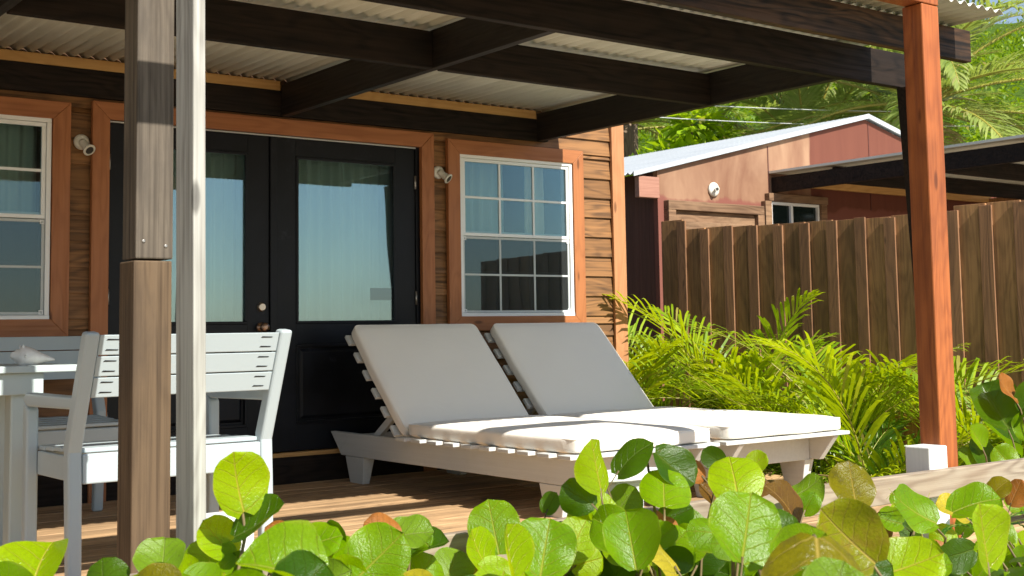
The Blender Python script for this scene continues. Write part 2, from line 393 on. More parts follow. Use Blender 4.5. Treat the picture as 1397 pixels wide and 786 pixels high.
def frondm(name, c1, c2, trans, tw=.4, rough=.4, tip=(.35, .22, .08)):
    t = NT(name); g = t.n('ShaderNodeNewGeometry'); isl = g.outputs['Random Per Island']; co = t.n('ShaderNodeTexCoord').outputs['Object']
    n = t.noise(co, 2.2, 4, .6)
    f = t.math('MULTIPLY_ADD', isl, .55, t.math('MULTIPLY_ADD', n, 1.6, -.6), clamp=True)
    c = t.mix(f, c1, c2); c = t.mix(t.ramp(isl, [(.93, 0.0), (.96, .7)]), c, tip)
    pb = t.bsdf(c, rough, None, spec=.5)
    tl = t.n('ShaderNodeBsdfTranslucent'); tl.inputs[0].default_value = (*trans, 1)
    mx = t.n('ShaderNodeMixShader'); mx.inputs[0].default_value = tw; t.l(pb.outputs[0], mx.inputs[1]); t.l(tl.outputs[0], mx.inputs[2])
    return t.done(mx)
M['areca'] = frondm('areca_leaflet', (.105, .220, .003), (.38, .47, .006), (.60, .70, .004))  # outer leaflets: bright end raised, highlights put into the colour
M['areca_shaded'] = frondm('areca_shaded_leaflet', (.026, .075, .004), (.100, .175, .005), (.24, .40, .004))  # inner leaflets darkened: shade between the fronds put into the colour
M['areca_stem'] = frondm('areca_cane', (.22, .24, .04), (.38, .30, .06), (.2, .2, .03), .0)
M['date'] = frondm('date_palm_leaflet', (.150, .225, .050), (.42, .46, .15), (.42, .52, .08), .40, .4, (.30, .25, .11))
M['date_dry'] = frondm('date_palm_dry_leaflet', (.30, .26, .12), (.42, .36, .18), (.3, .25, .1), .2)
M['scrub'] = frondm('hillside_scrub_leaf', (.035, .095, .004), (.20, .32, .008), (.28, .44, .006), .35)
M['scrub_hi'] = frondm('hillside_scrub_bright_leaf', (.12, .23, .005), (.30, .40, .010), (.40, .54, .006), .35)
M['tree_lime'] = frondm('lime_tree_leaf', (.20, .37, .008), (.42, .54, .012), (.60, .78, .01), .45)
M['fernm'] = frondm('feathery_leaflet', (.045, .165, .012), (.08, .22, .016), (.16, .36, .012), .35)
M['bark'] = wood('palm_bark', (.20, .14, .09), (.08, .055, .035), 'Z', ring=.6, knots=False)
M['wire'] = paint('pale_cable', (.55, .56, .55), .6, 0)

# ================================================================== ground, slope, deck
g = MB(); g.box(-400, 400, -400, 400, -1.0, -.45); tag(g.build('ground', M['ground']), kind='structure')
def hill_h(x, y):
    d = math.hypot(x-2, y+6); t = max(0, d-19)
    return -.6 + t*.262 + 1.2*noise.noise(Vector((x*.05, y*.05, 1)))*min(1, t/8) + .00002*t*t
hm = MB(); nx, ny = 60, 60
for j in range(ny+1):
    for i in range(nx+1):
        x, y = -30+i*3.0, 2+j*2.6; hm.v.append((x, y, hill_h(x, y)))
for j in range(ny):
    for i in range(nx):
        b = j*(nx+1)+i; hm.face((b, b+1, b+nx+2, b+nx+1), smooth=True)
tag(hm.build('hill', M['hill'], recalc=False), kind='structure')

dk = MB(); y = -3.92; rr = random.Random(3)
while y < -.02:
    w = .137; x = -1.6
    cuts = [-1.6, rr.uniform(.2, 1.6), rr.uniform(3.0, 4.8), 6.3]
    for a, b in zip(cuts[:-1], cuts[1:]):
        dz = rr.uniform(-.0015, .0015); dk.box(a+.0015, b-.0015, y, min(y+w, -.003), -.035+dz, dz)
    y += w+.006
tag(dk.build('wooden_deck', M['deck'], bevel=.003), kind='structure')
db = MB()
for yy in (-3.82, -2.2, -1.1, -.1): db.box(-1.6, 6.3, yy-.02, yy+.02, -.20, -.04)
for xx in (-1.5, 1.2, 3.6, 6.2):
    for yy in (-3.3, -1.7): db.box(xx-.05, xx+.05, yy-.05, yy+.05, -.46, -.20)
tag(db.build('deck_frame', M['beam']), kind='structure')

# ================================================================== cabin
cab = empty('cabin', (2.0, 0, -.45), 'brown plank cabin with black double doors and orange brown trim behind the deck', 'cabin')
XL, XR, ZT = -1.6, 6.45, 2.62
DX0, DX1, DZ1 = 2.483, 4.600, 2.170
W1 = (4.930, 5.937, 1.016, 2.150); W0 = (1.151, 2.158, 1.016, 2.150)
pl = MB(); h = .147; z = -.30
opens = [(DX0-.06, DX1+.06, -1, DZ1+.06), (W1[0]-.05, W1[1]+.05, W1[2]-.05, W1[3]+.05), (W0[0]-.05, W0[1]+.05, W0[2]-.05, W0[3]+.05)]
def lap(z0, z1, x0, x1):
    zm = z1+.012
    pl.hexa([(x0, -.026, z0), (x1, -.026, z0), (x1, .01, z0), (x0, .01, z0), (x0, -.008, zm), (x1, -.008, zm), (x1, .01, zm), (x0, .01, zm)])
while z < ZT-.02:
    cutz = sorted({z, z+h}.union({q for o in opens for q in o[2:] if z < q < z+h}))
    for za, zb in zip(cutz[:-1], cutz[1:]):
        xs = [(XL, XR-.002)]
        for o in opens:
            if o[2] < (za+zb)/2 < o[3]:
                n = []
                for a, b in xs:
                    if o[0] > a: n.append((a, min(b, o[0])))
                    if o[1] < b: n.append((max(a, o[1]), b))
                xs = [q for q in n if q[1]-q[0] > .01]
        for a, b in xs: lap(za, zb-(.012 if zb < z+h-.001 else 0), a, b)
    z += h
pl.build('plank_siding', M['siding'], cab)
wl_ = MB()      # solid wall core behind the planks, split round the openings
def core(x0, x1, z0, z1): wl_.box(x0, x1, .012, .11, z0, z1)
xs = [XL, W0[0]-.03, W0[1]+.03, DX0-.03, DX1+.03, W1[0]-.03, W1[1]+.03, XR]
for k in (0, 2, 4, 6): core(xs[k], xs[k+1], -.4, ZT)
for k, o in ((1, W0), (5, W1)): core(xs[k], xs[k+1], -.4, o[2]-.03); core(xs[k], xs[k+1], o[3]+.03, ZT)
core(xs[3], xs[4], -.4, .19); core(xs[3], xs[4], DZ1+.03, ZT)
wl_.box(XR-.1, XR, .112, 4.2, -.4, ZT); wl_.box(XL, XL+.1, .112, 4.2, -.4, ZT); wl_.box(XL+.1, XR-.1, 4.1, 4.2, -.4, ZT)
wl_.build('wall', M['shed_side'], cab)
rm = MB(); rm.box(XL+.11, XR-.11, .112, 4.09, -.05, .10); rm.box(XL+.11, XR-.11, .112, 4.09, ZT-.12, ZT-.06); rm.box(XL+.11, XR-.11, 2.6, 2.64, .1, ZT-.12)
rm.build('room_lining', M['room'], cab)
rf = MB(); rf.hexa([(XL-.1, .12, ZT+.002), (XR-.02, .12, ZT+.002), (XR-.02, 4.4, ZT+.5), (XL-.1, 4.4, ZT+.5), (XL-.1, .12, ZT+.06), (XR-.02, .12, ZT+.06), (XR-.02, 4.4, ZT+.56), (XL-.1, 4.4, ZT+.56)])
rf.build('roof', M['tin_white'], cab)
sk = MB(); sk.box(XL, XR-.13, -.045, -.028, -.02, .17); sk.build('skirt_board', M['beam'], cab, bevel=.003)
cb = MB(); cb.box(6.334, 6.452, -.052, -.027, -.3, ZT-.02); cb.box(6.4525, 6.458, -.050, .10, -.3, ZT-.02); cb.build('corner_board', M['corner'], cab, bevel=.003)
def mitred(name, x0, x1, z0, z1, w, parent, y0=-.062, y1=-.027, bottom=True):
    zb = z0+w if bottom else z0
    def piece(nm, pts, mt): q = MB(); q.prism(pts, 'Y', y0, y1); q.build(nm, mt, parent, bevel=.003)
    piece('head_trim', [(x0, z1), (x1, z1), (x1-w, z1-w), (x0+w, z1-w)], M['trim_x'])
    if bottom: piece('sill_trim', [(x0, z0), (x0+w, z0+w), (x1-w, z0+w), (x1, z0)], M['trim_x'])
    piece('side_trim', [(x0+.0006, z0), (x0+.0006, z1-.0012), (x0+w, z1-w-.0012), (x0+w, zb)], M['trim_z'])
    piece('side_trim', [(x1-.0006, z0), (x1-w, zb), (x1-w, z1-w-.0012), (x1-.0006, z1-.0012)], M['trim_z'])

# ---- window: vinyl single-hung with a grid; lower half behind an insect screen
def window(o, cols, curtains):
    x0, x1, z0, z1 = o; zm = z0+(z1-z0)*.515
    f = MB(); t = .026
    f.box(x0, x1, -.050, .05, z1-t, z1); f.box(x0, x1, -.056, .05, z0, z0+t+.004)
    f.box(x0, x0+t, -.050, .05, z0+t+.004, z1-t); f.box(x1-t, x1, -.050, .05, z0+t+.004, z1-t)
    w = f.build('window', M['vinyl'], cab, bevel=.003)
    mitred('trim', x0-.104, x1+.104, z0-.092, z1+.096, .100, w)
    a0, a1 = x0+t+.002, x1-t-.002
    def sash(name, za, zb, y, mat, gm, gname, th=.022):
        s = MB(); s.box(a0, a1, y-.012, y+.012, zb-th, zb); s.box(a0, a1, y-.012, y+.012, za, za+th)
        s.box(a0, a0+th, y-.012, y+.012, za+th, zb-th); s.box(a1-th, a1, y-.012, y+.012, za+th, zb-th)
        wx = (a1-a0-2*th)/cols
        for k in range(1, cols): s.box(a0+th+wx*k-.008, a0+th+wx*k+.008, y-.008, y+.008, za+th, zb-th)
        zc = (za+zb)/2; s.box(a0+th, a1-th, y-.0095, y+.0095, zc-.008, zc+.008)
        so_ = s.build(name, mat, w, bevel=.002)
        gl = MB(); gl.box(a0+th-.003, a1-th+.003, y-.002, y+.002, za+th-.003, zb-th+.003); gl.build(gname, gm, w)
        return so_
    sash('upper_sash', zm-.018, z1-t-.002, -.028, M['vinyl'], M['win_glass'], 'pane')
    sash('lower_sash', z0+t+.006, zm+.02, .012, M['vinyl'], M['win_glass'], 'pane')
    s = MB(); y = -.030; za, zb = z0+t+.006, zm-.022; th = .016
    s.box(a0, a1, y-.006, y+.006, zb-th, zb); s.box(a0, a1, y-.006, y+.006, za, za+th); s.box(a0, a0+th, y-.006, y+.006, za+th, zb-th); s.box(a1-th, a1, y-.006, y+.006, za+th, zb-th)
    wx = (a1-a0-2*th)/cols
    for k in range(1, cols): s.box(a0+th+wx*k-.008, a0+th+wx*k+.008, y-.004, y+.004, za+th, zb-th)
    s.box(a0+th, a1-th, y-.005, y+.005, (za+zb)/2-.007, (za+zb)/2+.007)
    s.build('screen_frame', M['screen_frame'], w, bevel=.0015)
    for cx in (a0+.014, a1-.014):
        for cz in (za+.014, zb-.014):
            c = MB()
            c.box(cx-.012, cx+.012, y-.010, y-.0065, cz-.012, cz-.007); c.box(cx-.012, cx+.012, y-.010, y-.0065, cz+.007, cz+.012)
            c.box(cx-.012, cx-.007, y-.010, y-.0065, cz-.007, cz+.007); c.box(cx+.007, cx+.012, y-.010, y-.0065, cz-.007, cz+.007)
            c.build('corner_clip', M['vinyl'], w)
    gl = MB(); gl.box(a0+th, a1-th, y-.0008, y+.0008, za+th, zb-th); gl.build('screen', M['screen'], w)
    for (cx0, cx1, dep, mt) in curtains: curtain(w, cx0, cx1, z0-.1, z1+.05, dep, mt)
    return w
def curtain(parent, x0, x1, z0, z1, y, mt, amp=.02, waves=None, gather=0.0):
    c = MB(); n = max(16, int((x1-x0)*90)); waves = waves or (x1-x0)*13; rr = random.Random(int(x0*100)); ph = rr.uniform(0, 6)
    for side in (0, .003):
        b = len(c.v)
        for k in range(n+1):
            u = k/n; yy = y+side+amp*math.sin(u*waves*6.283+ph+.8*math.sin(u*7+ph))
            for q in range(5):
                zz = z0+(z1-z0)*q/4; xx = x0+(x1-x0)*u
                c.v.append((xx, yy*(1)+amp*.3*math.sin(q*1.3+u*20), zz))
        for k in range(n):
            for q in range(4): c.face((b+k*5+q, b+(k+1)*5+q, b+(k+1)*5+q+1, b+k*5+q+1), smooth=True)
    return c.build('curtain', mt, parent, recalc=False)
wA = window(W0, 3, [(W0[0], W0[0]+.25, .16, M['curtain']), (W0[0]+.02, W0[1], .22, M['curtain'])]); wA['label'] = 'white window half out of frame with screened lower sash'
wB = window(W1, 3, [(5.62, 5.79, .13, M['cream_curtain']), (4.95, 5.56, .30, M['curtain'])]); wB['label'] = 'white twelve pane window right of the doors'

# ---- doors
dfm = MB(); dfm.box(DX0-.03, DX0+.012, -.02, .10, .19, DZ1); dfm.box(DX1-.012, DX1+.03, -.02, .10, .19, DZ1); dfm.box(DX0-.03, DX1+.03, -.02, .10, DZ1, DZ1+.03)
dfo = dfm.build('door_frame', M['door'], cab, bevel=.003)
mitred('trim', 2.383, 4.713, -.01, 2.271, .101, dfo, bottom=False)
th_ = MB(); th_.box(DX0-.03, DX1+.03, -.055, .10, .165, .19); th_.build('threshold', M['ledger_strip'], dfo, bevel=.003)
tr_ = MB(); tr_.box(DX0+.012, DX1-.012, -.024, -.012, DZ1-.010, DZ1-.002); tr_.build('weather_strip', M['screen_frame'], dfo)
def door(x0, x1, g0, g1, knob_side):
    zb, zt = .196, DZ1-.012; y0, y1 = -.010, .034; gz0, gz1 = .985, 2.048
    d = MB()
    d.box(x0, g0, y0, y1, zb, zt); d.box(g1, x1, y0, y1, zb, zt); d.box(g0, g1, y0, y1, gz1, zt); d.box(g0, g1, y0, y1, .856, gz0); d.box(g0, g1, y0, y1, zb, .36)
    o = d.build('door', M['door'], cab, bevel=.002)
    p = MB(); p.box(g0, g1, y0+.016, y1-.01, .36, .856)
    p.hexa([(g0+.05, y0+.004, .41), (g1-.05, y0+.004, .41), (g1-.03, y0+.0165, .39), (g0+.03, y0+.0165, .39), (g0+.05, y0+.004, .806), (g1-.05, y0+.004, .806), (g1-.03, y0+.0165, .826), (g0+.03, y0+.0165, .826)])
    p.build('panel', M['door'], o)
    mo = MB(); 
    for (a, b, c, e) in ((g0, g1, gz1-.018, gz1), (g0, g1, gz0, gz0+.018), (g0, g1, .838, .856), (g0, g1, .36, .378)): mo.box(a, b, y0-.006, y0+.012, c, e)
    for (a, b, c, e) in ((g0, g0+.018, gz0+.018, gz1-.018), (g1-.018, g1, gz0+.018, gz1-.018), (g0, g0+.018, .378, .838), (g1-.018, g1, .378, .838)): mo.box(a, b, y0-.006, y0+.012, c, e)
    mo.build('glazing_bead', M['door'], o, bevel=.003)
    gl = MB(); gl.box(g0+.004, g1-.004, y0+.013, y0+.018, gz0+.004, gz1-.004); gl.build('pane', M['door_glass'], o)
    for hz in (.45, 1.15, 1.93):
        xx = x1+.001 if knob_side == 0 else x0-.001
        hg = MB(); hg.tube([(xx, -.016, hz-.045), (xx, -.016, hz+.045)], .008, 8); hg.build('hinge', M['steel'], o)
    return o
dL = door(DX0+.015, 3.508, 2.690, 3.364, 1); dR = door(3.560, DX1-.015, 3.694, 4.432, 0)
ast = MB(); ast.box(3.511, 3.557, -.026, .03, .196, DZ1-.012); ast.build('meeting_stile', M['door'], dfo, bevel=.003)
kb = MB(); kb.lathe((3.455, -.010, 1.09), (0, -1, 0), [(.030, 0), (.030, .006), (.026, .012), (.024, .020), (.020, .022)]); kb.build('deadbolt', M['nickel'], dL)
lv = MB(); lv.lathe((3.455, -.010, .965), (0, -1, 0), [(.032, 0), (.032, .006), (.020, .012), (.011, .020), (.011, .034), (.026, .042), (.030, .056), (.026, .068), (.010, .074)]); lv.build('handle', M['bronze'], dL)
curtain(dL, 2.62, 3.45, .25, 2.10, .16, M['curtain'], .025); curtain(dR, 3.62, 4.02, .25, 2.10, .15, M['curtain'], .03); curtain(dR, 4.0, 4.52, .25, 2.10, .19, M['curtain'], .02)
tg = MB(); tg.box(4.245, 4.425, .006, .0115, 1.135, 1.215); tg.build('taped_card', M['black'], dR)

# ================================================================== porch cover
por = empty('porch_roof', (3.5, -2.0, 0), 'dark timber porch frame under corrugated metal sheets over the deck', 'porch')
def roof_z(y): return 2.520+.004*y
ld = MB(); ld.box(XL, 5.70, -.075, -.028, 2.287, 2.444); ld.build('ledger', M['beam'], por, bevel=.003)
ls = MB(); ls.box(XL, 3.555, -.072, -.030, 2.446, 2.506); ls.build('batten', M['ledger_strip'], por, bevel=.002)
ls = MB(); ls.box(3.612, 5.592, -.072, -.030, 2.446, 2.506); ls.build('batten', M['ledger_strip'], por, bevel=.002)
RX = [1.392, 3.558, 5.592]
for x in (-.7, *RX):
    r = MB(); r.box(x, x+.050, -2.764, -.077, 2.282, 2.484); r.build('rafter', M['beam_y'], por, bevel=.004)
for a, b in ((-1.6, -.702), (-.648, 1.390), (1.444, 3.556), (3.610, 5.590)):
    p = MB(); p.box(a, b, -1.812, -1.766, 2.278, 2.474); p.build('blocking', M['beam'], por, bevel=.004)
B_ = MB(); B_.box(XL, 6.17, -2.815, -2.766, 2.280, 2.480); B_.build('beam', M['beam'], por, bevel=.004)
A_ = MB(); A_.box(XL, 5.99, -3.352, -3.306, 2.315, 2.486); A_.build('beam', M['beam_brown'], por, bevel=.004)
p = MB(); p.box(1.442, 1.565, -3.302, -3.180, 1.166, 2.47); po = p.build('post', M['old_post'], por, bevel=.005)
p = MB(); p.box(1.434, 1.560, -3.308, -3.178, -.45, 1.160); pw = p.build('post', M['old_post_low'], por, bevel=.005)
p = MB(); p.hexa([(6.27, -2.90, -.45), (6.36, -2.90, -.45), (6.36, -2.81, -.45), (6.27, -2.81, -.45), (6.10, -2.88, 2.279), (6.17, -2.88, 2.279), (6.17, -2.79, 2.279), (6.10, -2.79, 2.279)]); p.build('post', M['beam'], por, bevel=.004)
p = MB(); p.box(-1.3, -1.18, -3.302, -3.18, -.45, 2.47); p.build('post', M['old_post'], por, bevel=.005)
for sx_, sz_ in ((1.467, 1.222), (1.540, 1.208)):    # screws in the spliced left post
    p = MB(); p.lathe((sx_, -3.302, sz_), (0, -1, 0), [(.006, -.01), (.006, .002), (.004, .003)], 8); p.build('screw', M['steel'], po)
# corrugated sheets
cs = MB(); pitch = .0762; x0, x1 = -1.6, 5.845; n = int((x1-x0)/pitch*8)
for side in (0, .0016):
    b = len(cs.v); ys = [0.02-.045, -.9, -1.8, -2.7, -3.64]
    for k in range(n+1):
        x = x0+(x1-x0)*k/n; dz = .0115*math.sin(2*math.pi*(x-x0)/pitch)
        for y in ys: cs.v.append((x, y, roof_z(y)+dz+side))
    for k in range(n):
        for q in range(4): cs.face((b+k*5+q, b+k*5+q+1, b+(k+1)*5+q+1, b+(k+1)*5+q), smooth=True)
m_ = (n+1)*5
for k in range(n):
    for q in (0, 4): cs.face((k*5+q, (k+1)*5+q, m_+(k+1)*5+q, m_+k*5+q))
for q in range(4): cs.face((q, q+1, m_+q+1, m_+q)); cs.face((n*5+q, n*5+q+1, m_+n*5+q+1, m_+n*5+q))
cs.build('corrugated_sheet', M['tin_under'], por, recalc=False)

# outer frame in front of the roof edge: red post at the right, whitewashed board at the left, one beam across
pg = empty('pergola_frame', (3.0, -4.0, -.45), 'red post and whitewashed upright board carrying a beam in front of the porch roof', 'pergola')
p = MB(); p.box(-1.6, 4.664, -4.058, -3.962, 2.278, 2.398); p.build('beam', M['red_post'], pg, bevel=.004)
p = MB(); p.box(4.548, 4.666, -4.056, -3.956, -.45, 2.276); p.build('post', M['red_post'], pg, bevel=.006)
p = MB(); p.hexa([(1.316, -4.085, -.45), (1.352, -4.085, -.45), (1.352, -3.965, -.45), (1.316, -3.965, -.45), (1.298, -4.085, 2.276), (1.332, -4.085, 2.276), (1.332, -3.965, 2.276), (1.298, -3.965, 2.276)])
po2 = p.build('post', M['white_post'], pg, bevel=.004); po2['label'] = 'whitewashed weathered upright board'
p = MB(); p.box(-1.5, -1.4, -4.056, -3.956, -.45, 2.276); p.build('post', M['red_post'], pg, bevel=.006)

# ================================================================== low rail in front of the deck
rl = empty('deck_edge_rail', (3.6, -4.1, -.45), 'low bleached board rail running along the deck edge behind the round leaves', 'rail')
q = MB(); q.box(-1.7, 2.60, -4.132, -4.092, .236, .339); q.build('rail_board', M['rail'], rl, bevel=.004)
q = MB(); q.box(2.604, 6.4, -4.132, -4.092, .235, .338); q.build('rail_board', M['rail'], rl, bevel=.004)
for xx, x2, h_ in ((1.358, 1.478, .449), (2.745, 2.866, .425), (4.424, 4.545, .426), (5.9, 6.02, .43)):
    q = MB(); q.box(xx, x2, -4.088, -3.970, -.45, h_); q.build('stump', M['stump'], rl, bevel=.006)
q = MB(); pts = [(2.70, -3.98), (2.70, -4.09), (2.78, -4.115), (2.90, -4.12), (2.955, -4.105), (2.98, -4.06), (2.955, -4.01), (2.86, -3.98)]
q.prism(pts, 'Z', .427, .455); q.build('cap', M['stump'], rl, bevel=.008, seg=3)

# ================================================================== wall lamp holders
def lamp(loc, tilt, label, s=1.0, sock=1.0):
    o = empty('lamp_holder', loc, label, 'lamp holder', 'bare porcelain lamp holders')
    b = MB(); b.lathe(loc, (0, -1, 0), [(.045*s, 0), (.045*s, .008*s), (.036*s, .016*s), (.024*s, .019*s)]); b.build('base', M['porcelain'], o)
    a = Vector(loc)+Vector((0, -.016*s, 0)); d = Vector(tilt).normalized()
    k_ = s; s = s*sock
    n = MB(); n.lathe(a, d, [(.021*s, 0), (.024*s, .012*s), (.021*s, .022*s), (.024*s, .032*s), (.021*s, .042*s), (.026*s, .050*s), (.022*s, .060*s), (.030*s, .072*s), (.036*s, .082*s), (.036*s, .088*s), (.028*s, .0885*s)]); n.build('socket', M['porcelain'], o)
    t = MB(); t.lathe(a+d*(.0885*s), d, [(.024*s, 0), (.024*s, .0006)]); t.build('socket_throat', M['lamp_hole'], o)
    s = k_; sc = MB()
    for dx in (-.032, .032): sc.lathe((loc[0]+dx*s, loc[1]-.012*s, loc[2]), (0, -1, 0), [(.004*s, 0), (.004*s, .002*s)], 8)
    sc.build('screw', M['steel'], o)
    return o
lamp((2.331, -.022, 2.030), (.25, -.72, -.62), 'bare white lamp holder between left window and door trim')
lamp((4.768, -.022, 2.010), (.45, -.72, -.62), 'bare white lamp holder between door trim and right window')
lamp((9.54, 1.994, 2.352), (-.42, -.85, -.05), 'round white lamp holder on the red brown shed wall', 1.7, .42)

# ================================================================== loungers
def rounded_pad(L, W, T, puff=.012, r=.022, seed=0, nx=26, ny=18, nz=5):
    """a stitched pad: rounded box, slightly puffed, with soft dents"""
    bm = bmesh.new(); V = {}
    rr = random.Random(seed); off = Vector((rr.uniform(0, 50), rr.uniform(0, 50), 0))
    def vert(i, j, k):
        if (i, j, k) in V: return V[i, j, k]
        def sp(t): return .5-.5*math.cos(math.pi*t) if False else t
        x = (i/nx-.5)*W; y = (j/ny-.5)*L; z = (k/nz-.5)*T
        hx, hy, hz = W/2-r, L/2-r, T/2-r
        c = Vector((max(-hx, min(hx, x)), max(-hy, min(hy, y)), max(-hz, min(hz, z)))); d = Vector((x, y, z))-c
        # snap outer shells to the rounding radius
        if d.length > 1e-6: p = c+d.normalized()*r
        else: p = Vector((x, y, z))
        u, v = 2*x/W, 2*y/L
        e = max(0, (1-u*u))**.5*max(0, (1-v*v))**.5
        p.z += puff*e*(1 if z > 0 else -.3)*abs(2*z/T)
        p.x += .010*math.copysign(1, x)*(1-v*v)*(abs(u)**8) ; p.y += .008*math.copysign(1, y)*(1-u*u)*(abs(v)**8)
        p += Vector((0, 0, 1))*noise.noise(p*4.5+off)*.006+Vector((1, 1, 0))*noise.noise(p*7+off)*.004
        V[i, j, k] = bm.verts.new(p); return V[i, j, k]
    def quad(a, b, c, d):
        f = bm.faces.new((vert(*a), vert(*b), vert(*c), vert(*d))); f.smooth = True
    for i in range(nx):
        for j in range(ny):
            quad((i, j, 0), (i, j+1, 0), (i+1, j+1, 0), (i+1, j, 0)); quad((i, j, nz), (i+1, j, nz), (i+1, j+1, nz), (i, j+1, nz))
    for i in range(nx):
        for k in range(nz):
            quad((i, 0, k), (i+1, 0, k), (i+1, 0, k+1), (i, 0, k+1)); quad((i, ny, k), (i, ny, k+1), (i+1, ny, k+1), (i+1, ny, k))
    for j in range(ny):
        for k in range(nz):
            quad((0, j, k), (0, j, k+1), (0, j+1, k+1), (0, j+1, k)); quad((nx, j, k), (nx, j+1, k), (nx, j+1, k+1), (nx, j, k+1))
    return bm
def pad(name, L, W, T, mat, parent, mtx, seed):
    bm = rounded_pad(L, W, T, seed=seed); bm.transform(mtx)
    me = bpy.data.meshes.new(name); bm.to_mesh(me); bm.free(); me.materials.append(mat)
    o = bpy.data.objects.new(name, me); COL.objects.link(o); o.parent = parent
    sb = o.modifiers.new('soft', 'SUBSURF'); sb.levels = 1; sb.render_levels = 2
    q = MB(); r = .035; pts = []; w_, l_, z_ = W/2-.004, L/2-.004, T/2-.010
    for cx, cy, a0 in ((1, 1, 0), (-1, 1, 90), (-1, -1, 180), (1, -1, 270)):
        for k in range(5): a = R(a0+22.5*k); pts.append(mtx@Vector((cx*(w_-r)+r*math.cos(a), cy*(l_-r)+r*math.sin(a), z_)))
    fine = []
    for i in range(len(pts)):
        for k in range(6): fine.append(pts[i].lerp(pts[(i+1) % len(pts)], k/6))
    q.tube(fine+[fine[0]], .0035, 6, cap=False); q.build('piping', mat, o)
    return o
def lounger():
    o = empty('sun_lounger', (0, 0, 0))
    P = M['lounger_paint']; W = .82
    for xa in (.030, .800):
        q = MB(); q.prism([(-.030, .305), (-.165, .165), (-2.43, .165), (-2.54, .300), (-2.54, .305)], 'X', xa, xa+.038); q.build('side_rail', P, o, bevel=.004)
    q = MB(); q.box(.070, .798, -2.36, -2.325, .160, .300); q.build('foot_board', P, o, bevel=.003)
    q = MB(); q.box(.070, .798, -.235, -.200, .170, .290); q.build('head_board', P, o, bevel=.003)
    for xa in (.036, .757):
        for ya, yb in ((-.44, -.215), (-2.365, -2.165)):
            q = MB(); q.hexa([(xa+.012, ya+.04, 0), (xa+.06, ya+.04, 0), (xa+.06, yb-.03, 0), (xa+.012, yb-.03, 0), (xa-.004, ya, .163), (xa+.074, ya, .163), (xa+.074, yb, .163), (xa-.004, yb, .163)])
            q.build('leg', P, o, bevel=.004)
    q = MB(); y = -.985
    while y > -2.53:
        q.box(-.078, .925, y-.095, y, .3065, .3265); y -= .1635
    q.build('seat_slats', P, o, bevel=.003)
    # back at 45 degrees, hinged at y=-.95
    hy, hz = -.965, .318; dy, dz = math.cos(R(45.2)), math.sin(R(45.2)); L = .86
    q = MB()
    for k in range(6):
        s = .035+k*.147; c = Vector((0, hy+dy*s, hz+dz*s)); e = c+Vector((0, dy, dz))*.075
        up = (0, -dz, dy)
        a = (c+e)/2+Vector((0, dz, -dy))*.022
        q.bar((-.045, a.y, a.z), (.90, a.y, a.z), .075, .020, up)
    q.build('back_slats', P, o, bevel=.003)
    q = MB()
    for xa in (.11, .74):
        a = Vector((xa, hy+dz*.046, hz-dy*.046)); b = a+Vector((0, dy, dz))*L; q.bar(a, b, .035, .026, (0, -dz, dy))
    q.build('back_frame', P, o, bevel=.003)
    for xa in (.09, .77): q = MB(); q.bar((xa, -.50, .29), (xa, -.77, .47), .03, .045, (0, 0, 1)); q.build('prop_bar', P, o, bevel=.003)
    T = .078
    rot = Matrix.Rotation(R(45.2), 4, 'X')
    c = Vector((.435, hy, hz))+Vector((0, dy, dz))*(L/2-.005)+Vector((0, -dz, dy))*(T/2-.004)
    pad('back_cushion', L, .915, T, M['cushion'], o, Matrix.Translation(c)@rot, 3)
    pad('seat_cushion', 1.51, .925, T+.004, M['cushion'], o, Matrix.Translation((.435, -1.04-1.51/2+.02, .3265+T/2+.001)), 9)
    return o
l1 = lounger(); l1.location = (3.895, 0, 0)
l2 = copy_tree(l1); l2.location = (4.945, 0, 0)
tag(l1, 'white slatted lounger next to the black doors, beam shadow across its beige seat pad', 'sun lounger', 'sun loungers with beige cushions on the deck')
tag(l2, 'white slatted lounger beside the green palms, its beige seat pad wholly sunlit', 'sun lounger', 'sun loungers with beige cushions on the deck')

